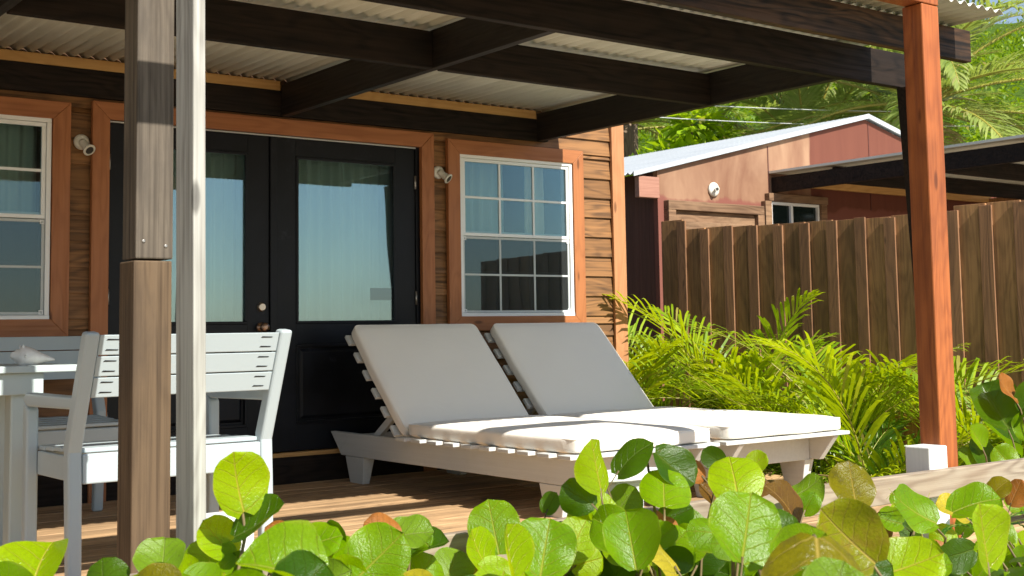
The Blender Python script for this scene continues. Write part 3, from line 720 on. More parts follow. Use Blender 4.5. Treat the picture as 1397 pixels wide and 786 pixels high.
# ================================================================== armchairs, table, shell
def armchair():
    """origin at the middle of the rear feet, facing +Y"""
    o = empty('wooden_armchair', (0, 0, 0)); P = M['chair_paint']; w = .415
    def zq(q): q.v = [(x*.93, y*.93, z*.93+.064 if z > .02 else z) for x, y, z in q.v]; return q
    for s in (-1, 1):
        x = s*w
        q = MB(); pr = [(-.035, 0), (-.028, .30), (-.020, .47), (-.205, .938), (-.145, .945), (.045, .50), (.040, .35), (.012, 0)]
        q.prism(pr, 'X', x-.028, x+.028); zq(q).build('rear_leg', P, o, bevel=.012, seg=3)
        q = MB(); q.prism([(.495, 0), (.500, .62), (.545, .655), (.558, .62), (.552, 0)], 'X', x-.026, x+.026); zq(q).build('front_leg', P, o, bevel=.01, seg=3)
        q = MB(); q.prism([(-.075, .640), (-.092, .690), (.52, .690), (.556, .672), (.553, .650), (.50, .632)], 'X', x-.0265, x+.0265); zq(q).build('armrest', P, o, bevel=.01, seg=3)
        q = MB(); xi = x-s*.038; q.box(min(xi, xi+s*.009)-.008, max(xi, xi+s*.009)+.008, .045, .50, .345, .445); zq(q).build('side_apron', P, o, bevel=.005)
    q = MB(); q.box(-w+.030, w-.030, -.020, .012, .345, .462); zq(q).build('rear_apron', P, o, bevel=.006)
    q = MB(); q.box(-w+.030, w-.030, .49, .52, .345, .44); zq(q).build('front_apron', P, o, bevel=.006)
    q = MB()
    for k in range(5): y = .018+k*.102; q.box(-w+.028, w-.028, y, y+.094, .4635-.004*k, .482-.004*k)
    zq(q).build('seat_slats', P, o, bevel=.004)
    q = MB(); sink_shadows = []
    for k in range(3):
        z0 = .685+k*.083; z1 = z0+.078
        yf = lambda z: -.200+(.938-z)*.395
        q.hexa([(-w+.030, yf(z0)+.006, z0), (w-.030, yf(z0)+.006, z0), (w-.030, yf(z0)+.028, z0), (-w+.030, yf(z0)+.028, z0), (-w+.030, yf(z1)+.006, z1), (w-.030, yf(z1)+.006, z1), (w-.030, yf(z1)+.028, z1), (-w+.030, yf(z1)+.028, z1)])
        for s in (-1, 1):
            for zz in (z0+.018, z0+.058):
                x = s*(w-.085); y = yf(zz)+.0052
                hl = MB(); sink_shadows.append(hl); hl.hexa([(x-.028, y, zz-.001), (x+.022, y, zz-.001), (x+.022, y+.001, zz-.001), (x-.028, y+.001, zz-.001), (x-.022, y-.002, zz+.005), (x+.026, y-.002, zz+.003), (x+.026, y-.001, zz+.003), (x-.022, y-.001, zz+.005)])  # thin black dash standing in for the shadow in a screw's countersink
    b = zq(q).build('back_slats', P, o, bevel=.003)
    for hl in sink_shadows: zq(hl).build('countersink_shadow', M['black'], b)
    return o
c1 = armchair(); c1.location = (1.900, -2.490, 0); c1.rotation_euler.z = R(1.5)
c2 = copy_tree(c1); c2.location = (1.925, -.44, 0); c2.rotation_euler.z = R(181)
tag(c1, 'white wooden armchair with its slatted back to the porch posts', 'armchair', 'white wooden armchairs round the table')
tag(c2, 'white wooden armchair across the table, pushed towards the cabin wall', 'armchair', 'white wooden armchairs round the table')
tb = empty('white_table', (1.1, -1.5, 0), 'white painted wooden table at the left edge between two armchairs', 'table')
q = MB()
for k in range(5): y = -1.872+k*.116; q.box(.38, 1.745, y, y+.111, .780, .808)
q.build('tabletop', M['white_x'], tb, bevel=.004)
q = MB(); q.box(.50, 1.60, -1.840, -1.814, .690, .7795); q.box(.50, 1.60, -1.366, -1.340, .690, .7795); q.box(1.574, 1.60, -1.812, -1.368, .690, .7795); q.box(.50, .526, -1.812, -1.368, .690, .7795); q.build('apron', M['white_x'], tb, bevel=.004)
for x in (.53, 1.478):
    for y in (-1.812, -1.462):
        q = MB(); q.box(x, x+.093, y, y+.092, 0, .779); q.build('leg', M['white_x'], tb, bevel=.008)
for zz in (.712, .752): q = MB(); q.lathe((1.524, -1.8135, zz), (0, -1, 0), [(.007, 0), (.007, .0012)], 8); q.build('screw', M['black'], tb)
sh = MB(); ax = Vector((.93, -.25, -.12)).normalized(); base = Vector((1.545, -1.70, .846))
prof = [(.004, 0), (.014, .006), (.017, .016), (.026, .020), (.029, .032), (.041, .038), (.046, .052), (.043, .070), (.034, .092), (.024, .118), (.014, .145), (.006, .168), (.003, .176)]
sh.lathe(base-ax*.04, ax, prof, 18)
for k in range(6):
    a = k*1.047-.5; rd = Vector((-.25, math.sin(a), math.cos(a))); sh.lathe(base+ax*.008+Vector((0, math.sin(a)*.034, math.cos(a)*.036)), rd, [(.012, 0), (.007, .010), (.001, .020)], 8)
so_ = sh.build('seashell', M['shell'], jitter=.0012); tag(so_, 'bleached knobbly sea shell lying on the white table', 'sea shell')

# ================================================================== fence
fe = empty('board_fence', (8.3, 1.5, -.45), 'dark brown board and batten fence behind the green palms', 'fence')
q = MB(); bt = MB(); y = 1.50; rr = random.Random(8); k = 0
while y > -5.2:
    w = .27; zt = 1.835-.018*(1.5-y)*1.0+rr.uniform(-.008, .008)+(.10 if k == 0 else 0)
    if y < -1.3: zt += .045
    q.box(8.30+rr.uniform(-.004, .004), 8.322, y-w+.006, y-.006, -.45, zt)
    bt.box(8.276, 8.297, y-w-.05, y-w+.05, -.45, zt+rr.uniform(-.02, .006))
    y -= w+.002; k += 1
q.build('boards', M['fence'], fe, bevel=.002); bt.build('battens', M['fence_edge'], fe, bevel=.002)
q = MB(); q.box(8.324, 8.365, -5.2, 1.5, .0, .09); q.box(8.324, 8.365, -5.2, 1.5, 1.40, 1.49); q.build('rail', M['fence'], fe)
fe.rotation_euler.z = R(5.0)

# ================================================================== neighbouring shed
sd_ = empty('shed', (8.75, 2.0, -.45), 'red brown plywood shed with a white metal roof behind the fence', 'shed')
ez, rz, sl = 2.40, 3.335, .243
def rz_(x): return rz-abs(x-12.1)*sl
q = MB(); q.prism([(8.75, -.45), (15.45, -.45), (15.45, rz_(15.45)-.02), (12.1, rz-.02), (8.75, rz_(8.75)-.02)], 'Y', 2.0, 2.06); q.build('front_wall', M['shed'], sd_)
q = MB(); q.box(8.75, 8.80, 2.062, 6.4, -.45, rz_(8.75)-.03); q.box(15.40, 15.45, 2.062, 6.4, -.45, rz_(15.45)-.03); q.box(8.80, 15.4, 6.35, 6.4, -.45, 2.4); q.build('side_wall', M['shed_side'], sd_)
q = MB()
for s in (-1, 1):
    n = 60; b = len(q.v); xe = 12.1+s*3.70
    for lay in (0, .004):
        for k in range(n*4+1):
            y = 1.955+(6.6-1.955)*k/(n*4); dz = .012*math.sin(2*math.pi*k/4)
            for x in (12.1, xe): q.v.append((x, y, rz_(x)+.012+dz+lay+(.012 if x == 12.1 else 0)))
    for lay in (0, 1):
        o_ = b+lay*(n*4+1)*2
        for k in range(n*4): q.face((o_+k*2, o_+k*2+1, o_+k*2+3, o_+k*2+2), smooth=True)
q.build('roof', M['tin_white'], sd_, recalc=False)
q = MB()   # gable flashing of the roof, bent down over the front edge
for s in (-1, 1):
    xe = 12.1+s*3.72; a = [(12.1, rz+.042), (xe, rz_(xe)+.034), (xe, rz_(xe)-.012), (12.1, rz-.012)]
    q.prism(a, 'Y', 1.940, 1.950)
q.build('flashing', M['tin_white'], sd_)
q = MB(); q.box(8.47, 8.745, 1.965, 2.03, 2.22, 2.43); q.build('eave_block', M['fascia'], sd_, bevel=.004)
q = MB()
for sx0 in (10.40, 12.15): q.box(sx0-.006, sx0+.006, 1.994, 1.999, 2.25, rz_(sx0)-.05)
q.build('seam', M['shed_side'], sd_)
dd = MB(); dd.box(8.83, 10.24, 1.925, 1.998, 2.11, 2.205); dd.box(8.83, 8.93, 1.925, 1.998, -.4, 2.108); dd.box(10.14, 10.24, 1.925, 1.998, -.4, 2.108)
dfr = dd.build('door_frame', M['shed_trim'], sd_, bevel=.005)
dd = MB(); dd.box(8.935, 10.135, 1.975, 1.998, -.4, 2.105); dd.build('door_panel', M['shed_trim'], dfr); dd = MB(); dd.box(9.05, 10.02, 1.955, 1.974, 1.86, 2.0); dd.box(9.05, 10.02, 1.955, 1.974, 1.1, 1.75); dd.build('door_rail', M['shed_trim'], dfr, bevel=.008)
ww = MB(); ww.box(10.33, 11.30, 1.93, 1.998, 2.27, 2.355); ww.box(10.27, 10.37, 1.932, 1.998, 1.2, 2.268); ww.box(11.18, 11.28, 1.93, 1.998, 1.2, 2.268); wfr = ww.build('window', M['shed_trim'], sd_, bevel=.005)
ww = MB(); ww.box(10.375, 11.175, 1.955, 1.997, 2.235, 2.266); ww.box(10.375, 10.405, 1.955, 1.997, 1.3, 2.234); ww.box(11.145, 11.175, 1.955, 1.997, 1.3, 2.234); ww.box(10.70, 10.735, 1.956, 1.997, 1.3, 2.234); ww.build('sash', M['vinyl'], wfr, bevel=.003)
ww = MB(); ww.box(10.406, 11.144, 1.985, 1.996, 1.3, 2.234); ww.build('pane', porcelain('dark_pane', (.012, .02, .018), .08), wfr)

pc = empty('shed_porch', (10.6, 0, -.45), 'dark timber porch roof jutting from the red brown shed', 'porch')
q = MB(); q.box(10.44, 10.50, -2.6, 1.992, 2.37, 2.535); q.build('fascia', M['beam'], pc, bevel=.004)
q = MB(); q.box(10.40, 14.6, -2.65, 1.990, 2.575, 2.60); q.build('roof', M['tin_under'], pc)
q = MB()
for yy in (1.2, .1, -1.0, -2.1): q.box(10.51, 14.5, yy-.025, yy+.025, 2.40, 2.565)
q.build('rafters', M['beam'], pc); q = MB(); q.box(10.51, 14.5, 1.93, 1.99, 2.45, 2.53); q.build('ledger', M['ledger_strip'], pc)
for xx, yy in ((10.53, -2.55), (14.4, -2.55), (12.4, -2.55)):
    q = MB(); q.box(xx, xx+.1, yy, yy+.1, -.45, 2.38); q.build('post', M['beam'], pc)
q = MB(); q.box(14.45, 14.5, -2.4, 1.99, -.45, 2.5); q.build('side_screen', M['fence'], pc)

# sea grape blades: shrub, base, axis, normal, length, kind
LEAVES = [
(3,1.306,-4.385,0.504,-0.19,0.04,0.98,-0.05,-1,0.03,0.145,1),
(3,1.288,-4.387,0.443,0.65,-0.54,0.53,-0.69,-0.12,0.72,0.142,2),
(3,1.312,-4.319,0.394,-0.58,0.36,0.73,-0.13,-0.93,0.35,0.11,1),
(2,1.1,-4.396,0.372,0.39,0.69,0.61,-0.4,-0.47,0.78,0.116,3),
(2,1.226,-4.367,0.335,0.37,0.7,0.61,-0.53,-0.38,0.76,0.148,0),
(0,0.815,-4.392,0.38,0.45,0.61,0.65,-0.48,-0.45,0.75,0.157,1),
(4,1.065,-5.224,0.487,-0.76,0.54,0.36,-0.01,-0.58,0.82,0.155,0),
(3,1.473,-4.268,0.369,0.74,-0.59,0.33,-0.57,-0.27,0.78,0.153,0),
(4,1.529,-4.364,0.294,0.48,0.39,0.79,-0.46,-0.65,0.6,0.153,0),
(4,1.548,-4.49,0.328,0.71,-0.25,0.66,-0.53,-0.81,0.25,0.159,0),
(5,1.702,-4.375,0.396,0.78,-0.6,0.17,-0.5,-0.43,0.75,0.128,3),
(5,1.701,-4.437,0.404,-0.71,0.48,0.51,-0.23,-0.84,0.49,0.093,7),
(3,1.447,-4.336,0.402,-0.63,0.4,0.66,-0,-0.86,0.52,0.072,7),
(3,1.4,-4.429,0.418,-0.26,0.09,0.96,-0.26,-0.96,0.02,0.051,3),
(5,1.803,-4.293,0.324,0.73,-0.59,0.35,-0.54,-0.19,0.82,0.133,2),
(6,1.945,-4.278,0.231,0.63,0.29,0.72,-0.31,-0.76,0.57,0.127,3),
(6,2.111,-4.309,0.3,0.07,0.41,0.91,-0.57,-0.73,0.38,0.159,0),
(6,2.066,-4.339,0.244,-0.42,0.22,0.88,0.4,-0.83,0.4,0.149,1),
(7,1.871,-4.699,0.303,-0.17,0.03,0.98,0.46,-0.88,0.11,0.155,1),
(7,1.948,-4.701,0.314,0.48,0.34,0.8,-0.34,-0.77,0.54,0.159,0),
(8,2.385,-4.385,0.275,-0.48,0.27,0.84,-0.26,-0.95,0.16,0.136,1),
(8,2.429,-4.346,0.251,0.26,-0.29,0.92,-0.96,-0.13,0.23,0.151,0),
(7,2.434,-4.236,0.349,0.73,-0.59,0.35,-0.64,-0.42,0.64,0.145,1),
(8,2.373,-4.417,0.42,-0.7,0.47,0.53,-0.39,-0.88,0.27,0.112,2),
(8,2.384,-4.431,0.458,-0.19,0.04,0.98,0.19,-0.98,0.07,0.155,1),
(8,2.573,-4.281,0.484,0.53,-0.47,0.7,-0.81,-0.04,0.58,0.146,2),
(8,2.577,-4.265,0.36,0.47,-0.44,0.76,-0.77,-0.63,0.11,0.106,3),
(8,2.683,-4.336,0.542,0.64,-0.41,-0.65,-0.12,-0.89,0.45,0.154,2),
(9,2.611,-4.449,0.393,0.56,0.59,0.58,-0.28,-0.53,0.8,0.159,0),
(9,2.928,-4.388,0.492,-0.68,0.45,0.58,-0.59,-0.8,-0.07,0.081,2),
(9,2.882,-4.352,0.452,-0.68,0.45,0.58,-0.2,-0.87,0.45,0.089,7),
(10,2.447,-4.902,0.469,0.36,0.54,0.76,-0.54,-0.54,0.65,0.159,1),
(9,2.957,-4.37,0.343,-0.6,0.38,0.71,-0.07,-0.9,0.43,0.126,6),
(10,3.182,-4.254,0.448,0.61,-0.52,0.6,-0.76,-0.6,0.26,0.08,1),
(10,3.124,-4.284,0.37,0.68,-0.56,0.47,-0.7,-0.31,0.64,0.099,6),
(10,3.079,-4.554,0.31,-0.48,0.27,0.84,0.29,-0.85,0.44,0.155,6),
(10,3.408,-4.236,0.327,0.66,-0.55,0.51,-0.72,-0.25,0.65,0.134,3),
(11,3.062,-4.788,0.392,0.47,0.51,0.72,-0.33,-0.65,0.68,0.159,4),
(10,1.832,-5.481,0.469,0.57,0.33,0.76,-0.25,-0.81,0.54,0.159,0),
(8,2.137,-4.844,0.331,0.24,0.49,0.84,-0.62,-0.59,0.52,0.159,0),
(9,2.388,-4.731,0.284,-0.6,0.37,0.71,0.37,-0.66,0.66,0.155,8),
(9,2.743,-4.291,0.324,0.72,-0.58,0.37,-0.69,-0.62,0.36,0.111,2),
(9,2.698,-4.405,0.319,-0.74,0.51,0.44,-0.15,-0.76,0.63,0.088,7),
(9,2.738,-4.308,0.282,0.77,-0.6,0.19,-0.44,-0.28,0.85,0.15,3),
(9,2.771,-4.28,0.212,0.72,-0.58,0.37,-0.66,-0.42,0.63,0.129,0),
(9,2.908,-4.409,0.151,-0.48,0.27,0.84,-0.02,-0.96,0.3,0.155,2),
(9,2.827,-4.291,0.117,0.6,-0.52,0.61,-0.8,-0.44,0.42,0.14,2),
(11,1.681,-5.79,0.565,-0.53,-0.54,-0.66,-0.25,-0.64,0.73,0.196,4),
(11,2.082,-5.597,0.454,-0.61,0.38,0.7,-0.44,-0.89,0.11,0.155,5),
(11,3.687,-4.34,0.233,-0.27,0.1,0.96,0.53,-0.82,0.23,0.15,8),
(12,3.817,-4.296,0.138,-0.07,-0.05,1,-0.17,-0.98,-0.06,0.118,6),
(12,3.218,-4.945,0.339,-0.7,0.47,0.53,-0.1,-0.81,0.58,0.155,0),
(11,2.311,-5.425,0.372,0.75,-0.59,0.3,-0.6,-0.41,0.68,0.155,1),
(12,3.328,-4.684,0.099,0.62,-0.53,0.57,-0.76,-0.58,0.29,0.155,2),
(13,2.765,-5.405,0.336,-0.16,0.01,0.99,0.06,-1,0.02,0.155,1),
(13,4.252,-4.368,0.19,-0.73,0.5,0.48,0,-0.69,0.72,0.137,8),
(13,3.42,-4.868,0.351,0.75,-0.59,0.29,-0.54,-0.3,0.79,0.155,0),
(13,4.498,-4.307,0.249,0.55,-0.49,0.68,-0.83,-0.28,0.48,0.095,4),
(13,4.614,-4.314,0.2,0.29,-0.31,0.9,-0.96,-0.15,0.25,0.114,7),
(13,4.55,-4.319,-0.104,0.27,-0.3,0.91,-0.66,-0.75,-0.05,0.149,0),
(13,4.549,-4.257,-0.085,0.39,-0.38,0.84,-0.87,-0.46,0.19,0.088,7),
(8,2.506,-4.346,0.167,-0.09,0.65,0.76,-0.7,-0.58,0.42,0.115,3),
(7,2.089,-4.401,0.23,-0.72,0.49,0.5,-0.2,-0.83,0.52,0.114,1),
(10,3.175,-4.372,0.084,-0.75,0.52,0.4,-0.53,-0.84,0.11,0.154,0),
(12,3.868,-4.35,0.208,-0.78,0.56,0.29,-0.4,-0.8,0.45,0.096,0),
(11,3.541,-4.352,0.25,-0.59,0.37,0.72,-0.55,-0.83,-0.03,0.078,3),
(10,3.403,-4.297,0.287,0.36,-0.36,0.86,-0.84,-0.53,0.13,0.08,0),
(12,3.973,-4.349,0.145,-0.66,0.43,0.62,-0.35,-0.9,0.25,0.101,2),
(5,1.808,-4.327,0.246,0.72,0.13,0.69,-0.34,-0.8,0.5,0.119,0),
(1,0.994,-4.327,0.343,0.24,0.71,0.66,-0.62,-0.42,0.67,0.102,2),
(4,1.609,-4.331,0.383,-0.37,0.71,0.6,-0.78,-0.58,0.21,0.077,2),
(5,1.853,-4.348,0.357,-0.45,0.57,0.69,-0.67,-0.73,0.16,0.068,0),
(7,2.361,-4.285,0.177,0.76,0.02,0.65,-0.3,-0.88,0.37,0.11,2),
(13,4.263,-4.311,-0.068,0.04,0.68,0.74,-0.71,-0.5,0.49,0.142,0),
(7,2.301,-4.281,0.393,0.34,-0.35,0.87,-0.87,-0.47,0.16,0.067,2),
(13,4.773,-4.272,0.151,-0.23,0.54,0.81,-0.63,-0.72,0.3,0.092,0),
(12,3.959,-4.33,0.205,-0.3,0.68,0.67,-0.76,-0.6,0.26,0.093,1),
(13,4.534,-4.363,0.066,-0.2,0.7,0.68,-0.7,-0.59,0.4,0.135,0),
(13,4.171,-4.349,0.078,-0.13,0.62,0.77,-0.67,-0.63,0.39,0.112,1),
(11,3.664,-4.297,0.147,-0.32,0.68,0.66,-0.73,-0.62,0.28,0.095,0),
(13,4.313,-4.354,0.191,0.04,0.78,0.62,-0.69,-0.43,0.58,0.074,0),
(13,4.687,-4.297,-0.011,0.1,0.6,0.79,-0.55,-0.63,0.55,0.138,1),
(12,4.117,-4.286,-0.031,0.03,0.66,0.75,-0.68,-0.53,0.5,0.157,0),
(13,4.371,-4.254,0.104,0.38,-0.37,0.85,-0.6,-0.8,-0.08,0.099,2),
(12,3.963,-4.315,0.261,-0.37,0.76,0.53,-0.76,-0.58,0.29,0.077,0),
(99,6.064,-3.42,0.366,0.05,0.57,0.82,-0.56,-0.66,0.49,0.278,2),
(99,6.264,-3.151,0.376,0.62,-0.4,-0.67,0.18,-0.76,0.62,0.273,2),
(99,6.074,-3.463,0.519,-0.56,0.34,0.76,0.15,-0.86,0.49,0.162,7),
(99,5.987,-3.262,0.156,-0.46,0.26,0.85,-0.11,-0.97,0.24,0.129,3),
(99,6.089,-3.292,0.174,-0.5,0.29,0.82,-0.2,-0.96,0.22,0.173,2),
(99,6.021,-3.473,0.17,-0.36,0.56,0.75,-0.66,-0.72,0.22,0.148,0),
(99,6.14,-3.47,0.312,-0.19,0.04,0.98,-0.53,-0.84,-0.07,0.156,0),
(99,5.832,-3.412,0.291,-0.44,0.24,0.86,-0.14,-0.97,0.2,0.131,0),
(99,6.357,-3.205,0.076,0.5,-0.45,0.74,-0.81,-0.55,0.21,0.159,2),
(99,6.107,-3.478,0.465,0.28,-0.3,0.91,-0.85,-0.53,0.08,0.166,2),
(99,6.188,-3.502,0.273,0.51,0.14,0.85,-0.42,-0.82,0.39,0.188,0),
(99,6.153,-3.241,0.142,-0.17,0.02,0.99,-0.57,-0.82,-0.08,0.12,2),
(99,6.126,-3.551,0.13,-0.43,0.23,0.87,-0.49,-0.87,-0.01,0.152,0),
(8,2.436,-4.368,-0.002,0.57,0.09,0.81,-0.45,-0.79,0.41,0.111,0),
(10,2.981,-4.423,0.136,-0.39,0.2,0.9,-0.54,-0.84,-0.05,0.13,0),
(2,0.927,-4.976,0.304,-0.33,0.34,-0.88,-0.92,-0.32,0.22,0.118,2),
(9,2.343,-4.802,-0.062,-0.19,0.36,0.91,-0.62,-0.77,0.18,0.135,0),
(8,2.32,-4.5,0.018,-0.63,0.41,0.66,-0.45,-0.89,0.12,0.092,4),
(1,0.923,-4.481,0.302,-0.49,0.28,0.82,-0.18,-0.96,0.22,0.089,1),
(1,0.697,-5.15,0.327,-0.45,0.62,0.65,-0.68,-0.7,0.2,0.14,0),
(12,3.577,-4.584,-0.095,-0.68,0.73,0.07,-0.72,-0.69,0.1,0.107,2),
(13,4.253,-4.404,-0.075,-0.67,0.44,0.6,-0.22,-0.89,0.4,0.112,0),
(13,4.601,-4.368,-0.017,0.66,0.12,0.75,-0.37,-0.81,0.46,0.138,1),
(3,0.861,-5.413,0.459,0.39,0.33,0.86,-0.5,-0.71,0.5,0.089,1),
(2,1.168,-4.47,0.24,0.33,-0.34,0.88,-0.92,-0.33,0.22,0.134,0),
(0,0.698,-4.355,0.358,0.66,-0.55,0.52,-0.75,-0.36,0.56,0.077,4),
(7,1.912,-4.828,0.043,0.36,-0.36,0.86,-0.65,-0.76,-0.05,0.073,1),
(9,2.22,-4.845,0.111,0.08,-0.17,0.98,-0.93,-0.36,0.02,0.125,0),
(11,1.934,-5.573,0.377,-0.99,0.06,-0.1,-0.07,-1,0.06,0.131,2),
(4,1.277,-4.909,0.209,-0.29,0.38,0.88,-0.59,-0.79,0.15,0.102,0),
(10,3.062,-4.422,0.115,0.76,0.03,0.65,-0.3,-0.87,0.39,0.094,0),
(6,1.838,-4.43,0.068,0.62,0.17,0.77,-0.41,-0.77,0.5,0.095,0),
(13,4.406,-4.735,-0.366,-0.64,0.42,0.64,-0.54,-0.84,-0,0.081,3),
(0,0.838,-4.33,0.242,-0.23,0.68,0.7,-0.71,-0.61,0.36,0.105,2),
(5,1.598,-4.487,0.296,-0.94,0.3,-0.18,-0.31,-0.95,0.05,0.139,2),
(4,1.537,-4.476,0.231,0.79,-0.12,0.6,-0.35,-0.9,0.28,0.085,2),
(11,1.738,-5.739,0.384,0.53,-0.17,0.83,-0.57,-0.8,0.2,0.13,2),
(1,1.016,-4.418,0.265,-0.35,0.17,0.92,-0.25,-0.96,0.08,0.079,2),
(0,0.718,-4.44,0.359,-0.3,0.85,0.43,-0.84,-0.46,0.3,0.117,1),
(1,1.08,-4.335,0.274,0.97,-0.13,0.22,-0.15,-0.99,0.07,0.119,0),
(2,1.032,-4.717,0.294,-0.67,0.56,-0.48,-0.74,-0.45,0.51,0.084,0),
(0,0.831,-4.407,0.236,0.18,-0.78,-0.61,-0.79,-0.48,0.38,0.142,2),
(4,1.566,-4.494,0.312,-0.72,0.49,0.48,-0.46,-0.87,0.2,0.098,1),
(4,1.664,-4.323,0.129,-0.1,-0.03,0.99,-0.62,-0.78,-0.09,0.121,0),
(13,4.591,-4.341,-0.032,-0.46,0.49,0.74,-0.64,-0.76,0.11,0.119,2),
(6,1.854,-4.597,-0.036,-0.38,0.78,0.49,-0.76,-0.57,0.31,0.086,0),
(3,0.847,-5.392,0.352,0.8,-0.6,0.05,-0.61,-0.8,0.04,0.097,2),
(0,0.512,-4.921,0.361,0.7,-0.47,-0.55,-0.24,-0.87,0.44,0.087,0),
(11,2.175,-5.381,0.41,-0.25,0.85,0.46,-0.8,-0.45,0.4,0.099,1),
(11,2.072,-5.519,0.418,0.77,-0.6,0.23,-0.58,-0.49,0.65,0.111,2),
(6,1.956,-4.304,0.099,0.61,-0.38,-0.7,-0.38,-0.91,0.17,0.118,8),
(3,0.944,-5.17,0.356,0.8,-0.3,0.52,-0.47,-0.85,0.24,0.117,1),
(13,4.317,-4.299,-0.059,0.8,-0.59,-0.07,-0.44,-0.67,0.6,0.081,2),
(10,3.256,-4.303,-0.065,0.42,-0.4,0.82,-0.9,-0.28,0.32,0.076,2),
(9,2.604,-4.551,-0.125,0.76,-0.6,0.26,-0.65,-0.66,0.38,0.126,0),
(7,1.52,-5.218,0.211,0.74,-0.59,0.33,-0.66,-0.55,0.51,0.089,4),
(7,2.015,-4.674,0.003,0.74,-0.59,0.32,-0.67,-0.59,0.45,0.122,3),
(9,2.708,-4.352,0.003,-0.77,0.54,0.35,-0.26,-0.75,0.61,0.079,2),
(10,3.248,-4.294,0.101,-0.33,0.91,0.24,-0.92,-0.37,0.13,0.109,0),
(0,0.565,-5.179,0.345,0.6,-0.51,0.61,-0.72,-0.69,0.12,0.107,7),
(13,4.493,-4.402,-0.012,0.37,-0.37,0.85,-0.9,-0.36,0.24,0.093,0),
(6,1.585,-4.819,0.104,-0.72,0.49,0.49,-0.54,-0.84,0.04,0.12,0),
(6,1.929,-4.324,0.131,0.25,0.21,0.95,-0.62,-0.72,0.32,0.119,0),
(4,1.429,-4.52,0.256,0.87,-0.06,0.49,-0.26,-0.9,0.35,0.105,0),
(9,2.842,-4.345,-0.109,-0.17,0.47,0.86,-0.7,-0.68,0.23,0.135,3),
(7,1.873,-4.712,0.151,-0.27,0.7,0.66,-0.76,-0.58,0.31,0.116,0),
(8,2.276,-4.582,0.04,-0.64,0.41,0.66,-0.48,-0.87,0.08,0.119,2),
(0,0.62,-4.499,0.271,0.82,-0.03,0.57,-0.25,-0.92,0.31,0.138,0),
(1,0.745,-5.098,0.305,-0.71,0.48,0.51,-0.48,-0.86,0.14,0.098,1),
(11,1.771,-5.749,0.37,0.56,-0.82,-0.08,-0.83,-0.56,-0,0.135,1),
(10,3.176,-4.34,0.09,-0.28,0.69,0.66,-0.78,-0.57,0.26,0.098,2),
(12,3.952,-4.369,0.064,0.41,-0.39,0.82,-0.9,-0.34,0.28,0.095,0),
(0,0.558,-4.587,0.414,0.5,-0.45,0.74,-0.87,-0.27,0.42,0.077,0),
(9,2.486,-4.632,-0.102,-0.59,0.37,0.72,-0.18,-0.93,0.33,0.102,1),
(7,1.95,-4.615,0.036,0.22,-0.27,0.94,-0.77,-0.64,0,0.111,1),
(0,0.681,-4.937,0.366,-0.04,0.34,0.94,-0.69,-0.69,0.22,0.118,0),
(10,2.96,-4.435,0.08,-0.6,0.37,0.71,-0.09,-0.91,0.41,0.083,2),
(11,3.438,-4.452,-0.339,0.37,0.15,0.92,-0.47,-0.82,0.33,0.15,0),
(8,2.539,-4.456,0.181,0.47,-0.44,0.76,-0.65,-0.76,-0.03,0.074,0),
(2,0.922,-4.957,0.224,-0.77,0.55,0.32,-0.33,-0.78,0.53,0.074,0),
(0,0.721,-4.817,0.228,0,-0.11,0.99,-0.97,-0.23,-0.02,0.122,0),
(3,0.907,-5.375,0.377,0.47,-0.44,0.77,-0.78,-0.61,0.14,0.13,1),
(4,1.397,-4.751,0.102,-0.13,0.37,0.92,-0.59,-0.78,0.23,0.115,0),
(8,2.472,-4.413,0.003,0.64,-0.54,0.55,-0.77,-0.49,0.41,0.116,0),
(6,2.022,-4.327,0.13,0.56,-0.49,0.67,-0.83,-0.39,0.41,0.108,0),
(4,1.406,-4.648,0.223,0.62,-0.52,0.59,-0.68,-0.73,0.07,0.09,0),
(9,2.936,-4.315,-0.102,-0.48,0.27,0.84,-0.05,-0.96,0.28,0.133,2),
(8,2.46,-4.551,0.094,0.02,0.22,0.97,-0.68,-0.71,0.18,0.122,2),
(6,1.795,-4.506,0.215,0.46,0.13,0.88,-0.43,-0.83,0.35,0.087,1),
(6,1.982,-4.471,0.151,-0.35,0.91,0.23,-0.91,-0.39,0.16,0.09,1),
(4,1.444,-4.473,0.14,-0.43,0.23,0.87,-0.53,-0.85,-0.04,0.127,1),
(9,2.901,-4.356,0.03,-0.44,0.41,-0.8,-0.9,-0.21,0.38,0.089,1),
(3,0.896,-5.436,0.423,-0.55,0.34,0.76,-0.53,-0.85,-0.01,0.091,0),
(6,1.737,-4.572,0.113,-0.18,0.72,0.67,-0.72,-0.56,0.41,0.156,0),
(3,1.091,-4.763,0.147,0.07,0.52,0.85,-0.71,-0.57,0.41,0.085,3),
(7,2.34,-4.378,0.303,0.7,-0.57,0.42,-0.71,-0.63,0.32,0.105,1),
(2,1.004,-4.84,0.178,-0.64,0.41,0.65,-0.13,-0.89,0.43,0.115,0),
(0,0.706,-4.684,0.249,0.26,0.4,0.88,-0.51,-0.72,0.48,0.089,3),
(5,1.539,-4.806,0.153,-0.07,0.63,0.77,-0.64,-0.62,0.45,0.089,1),
(13,4.177,-4.711,-0.353,0.28,0.37,0.88,-0.47,-0.75,0.47,0.16,0),
(3,0.844,-5.401,0.467,-0.25,0.09,0.96,-0.58,-0.81,-0.08,0.094,0),
(5,1.674,-4.521,0.004,0.41,-0.39,0.83,-0.9,-0.32,0.29,0.074,3),
(11,1.667,-5.798,0.428,0.41,0.3,0.86,-0.39,-0.8,0.46,0.101,0),
(9,2.773,-4.344,0.208,0.39,-0.38,0.84,-0.63,-0.77,-0.06,0.111,1),
(13,4.733,-4.398,-0.098,-0.8,0.58,0.16,-0.41,-0.72,0.56,0.112,2),
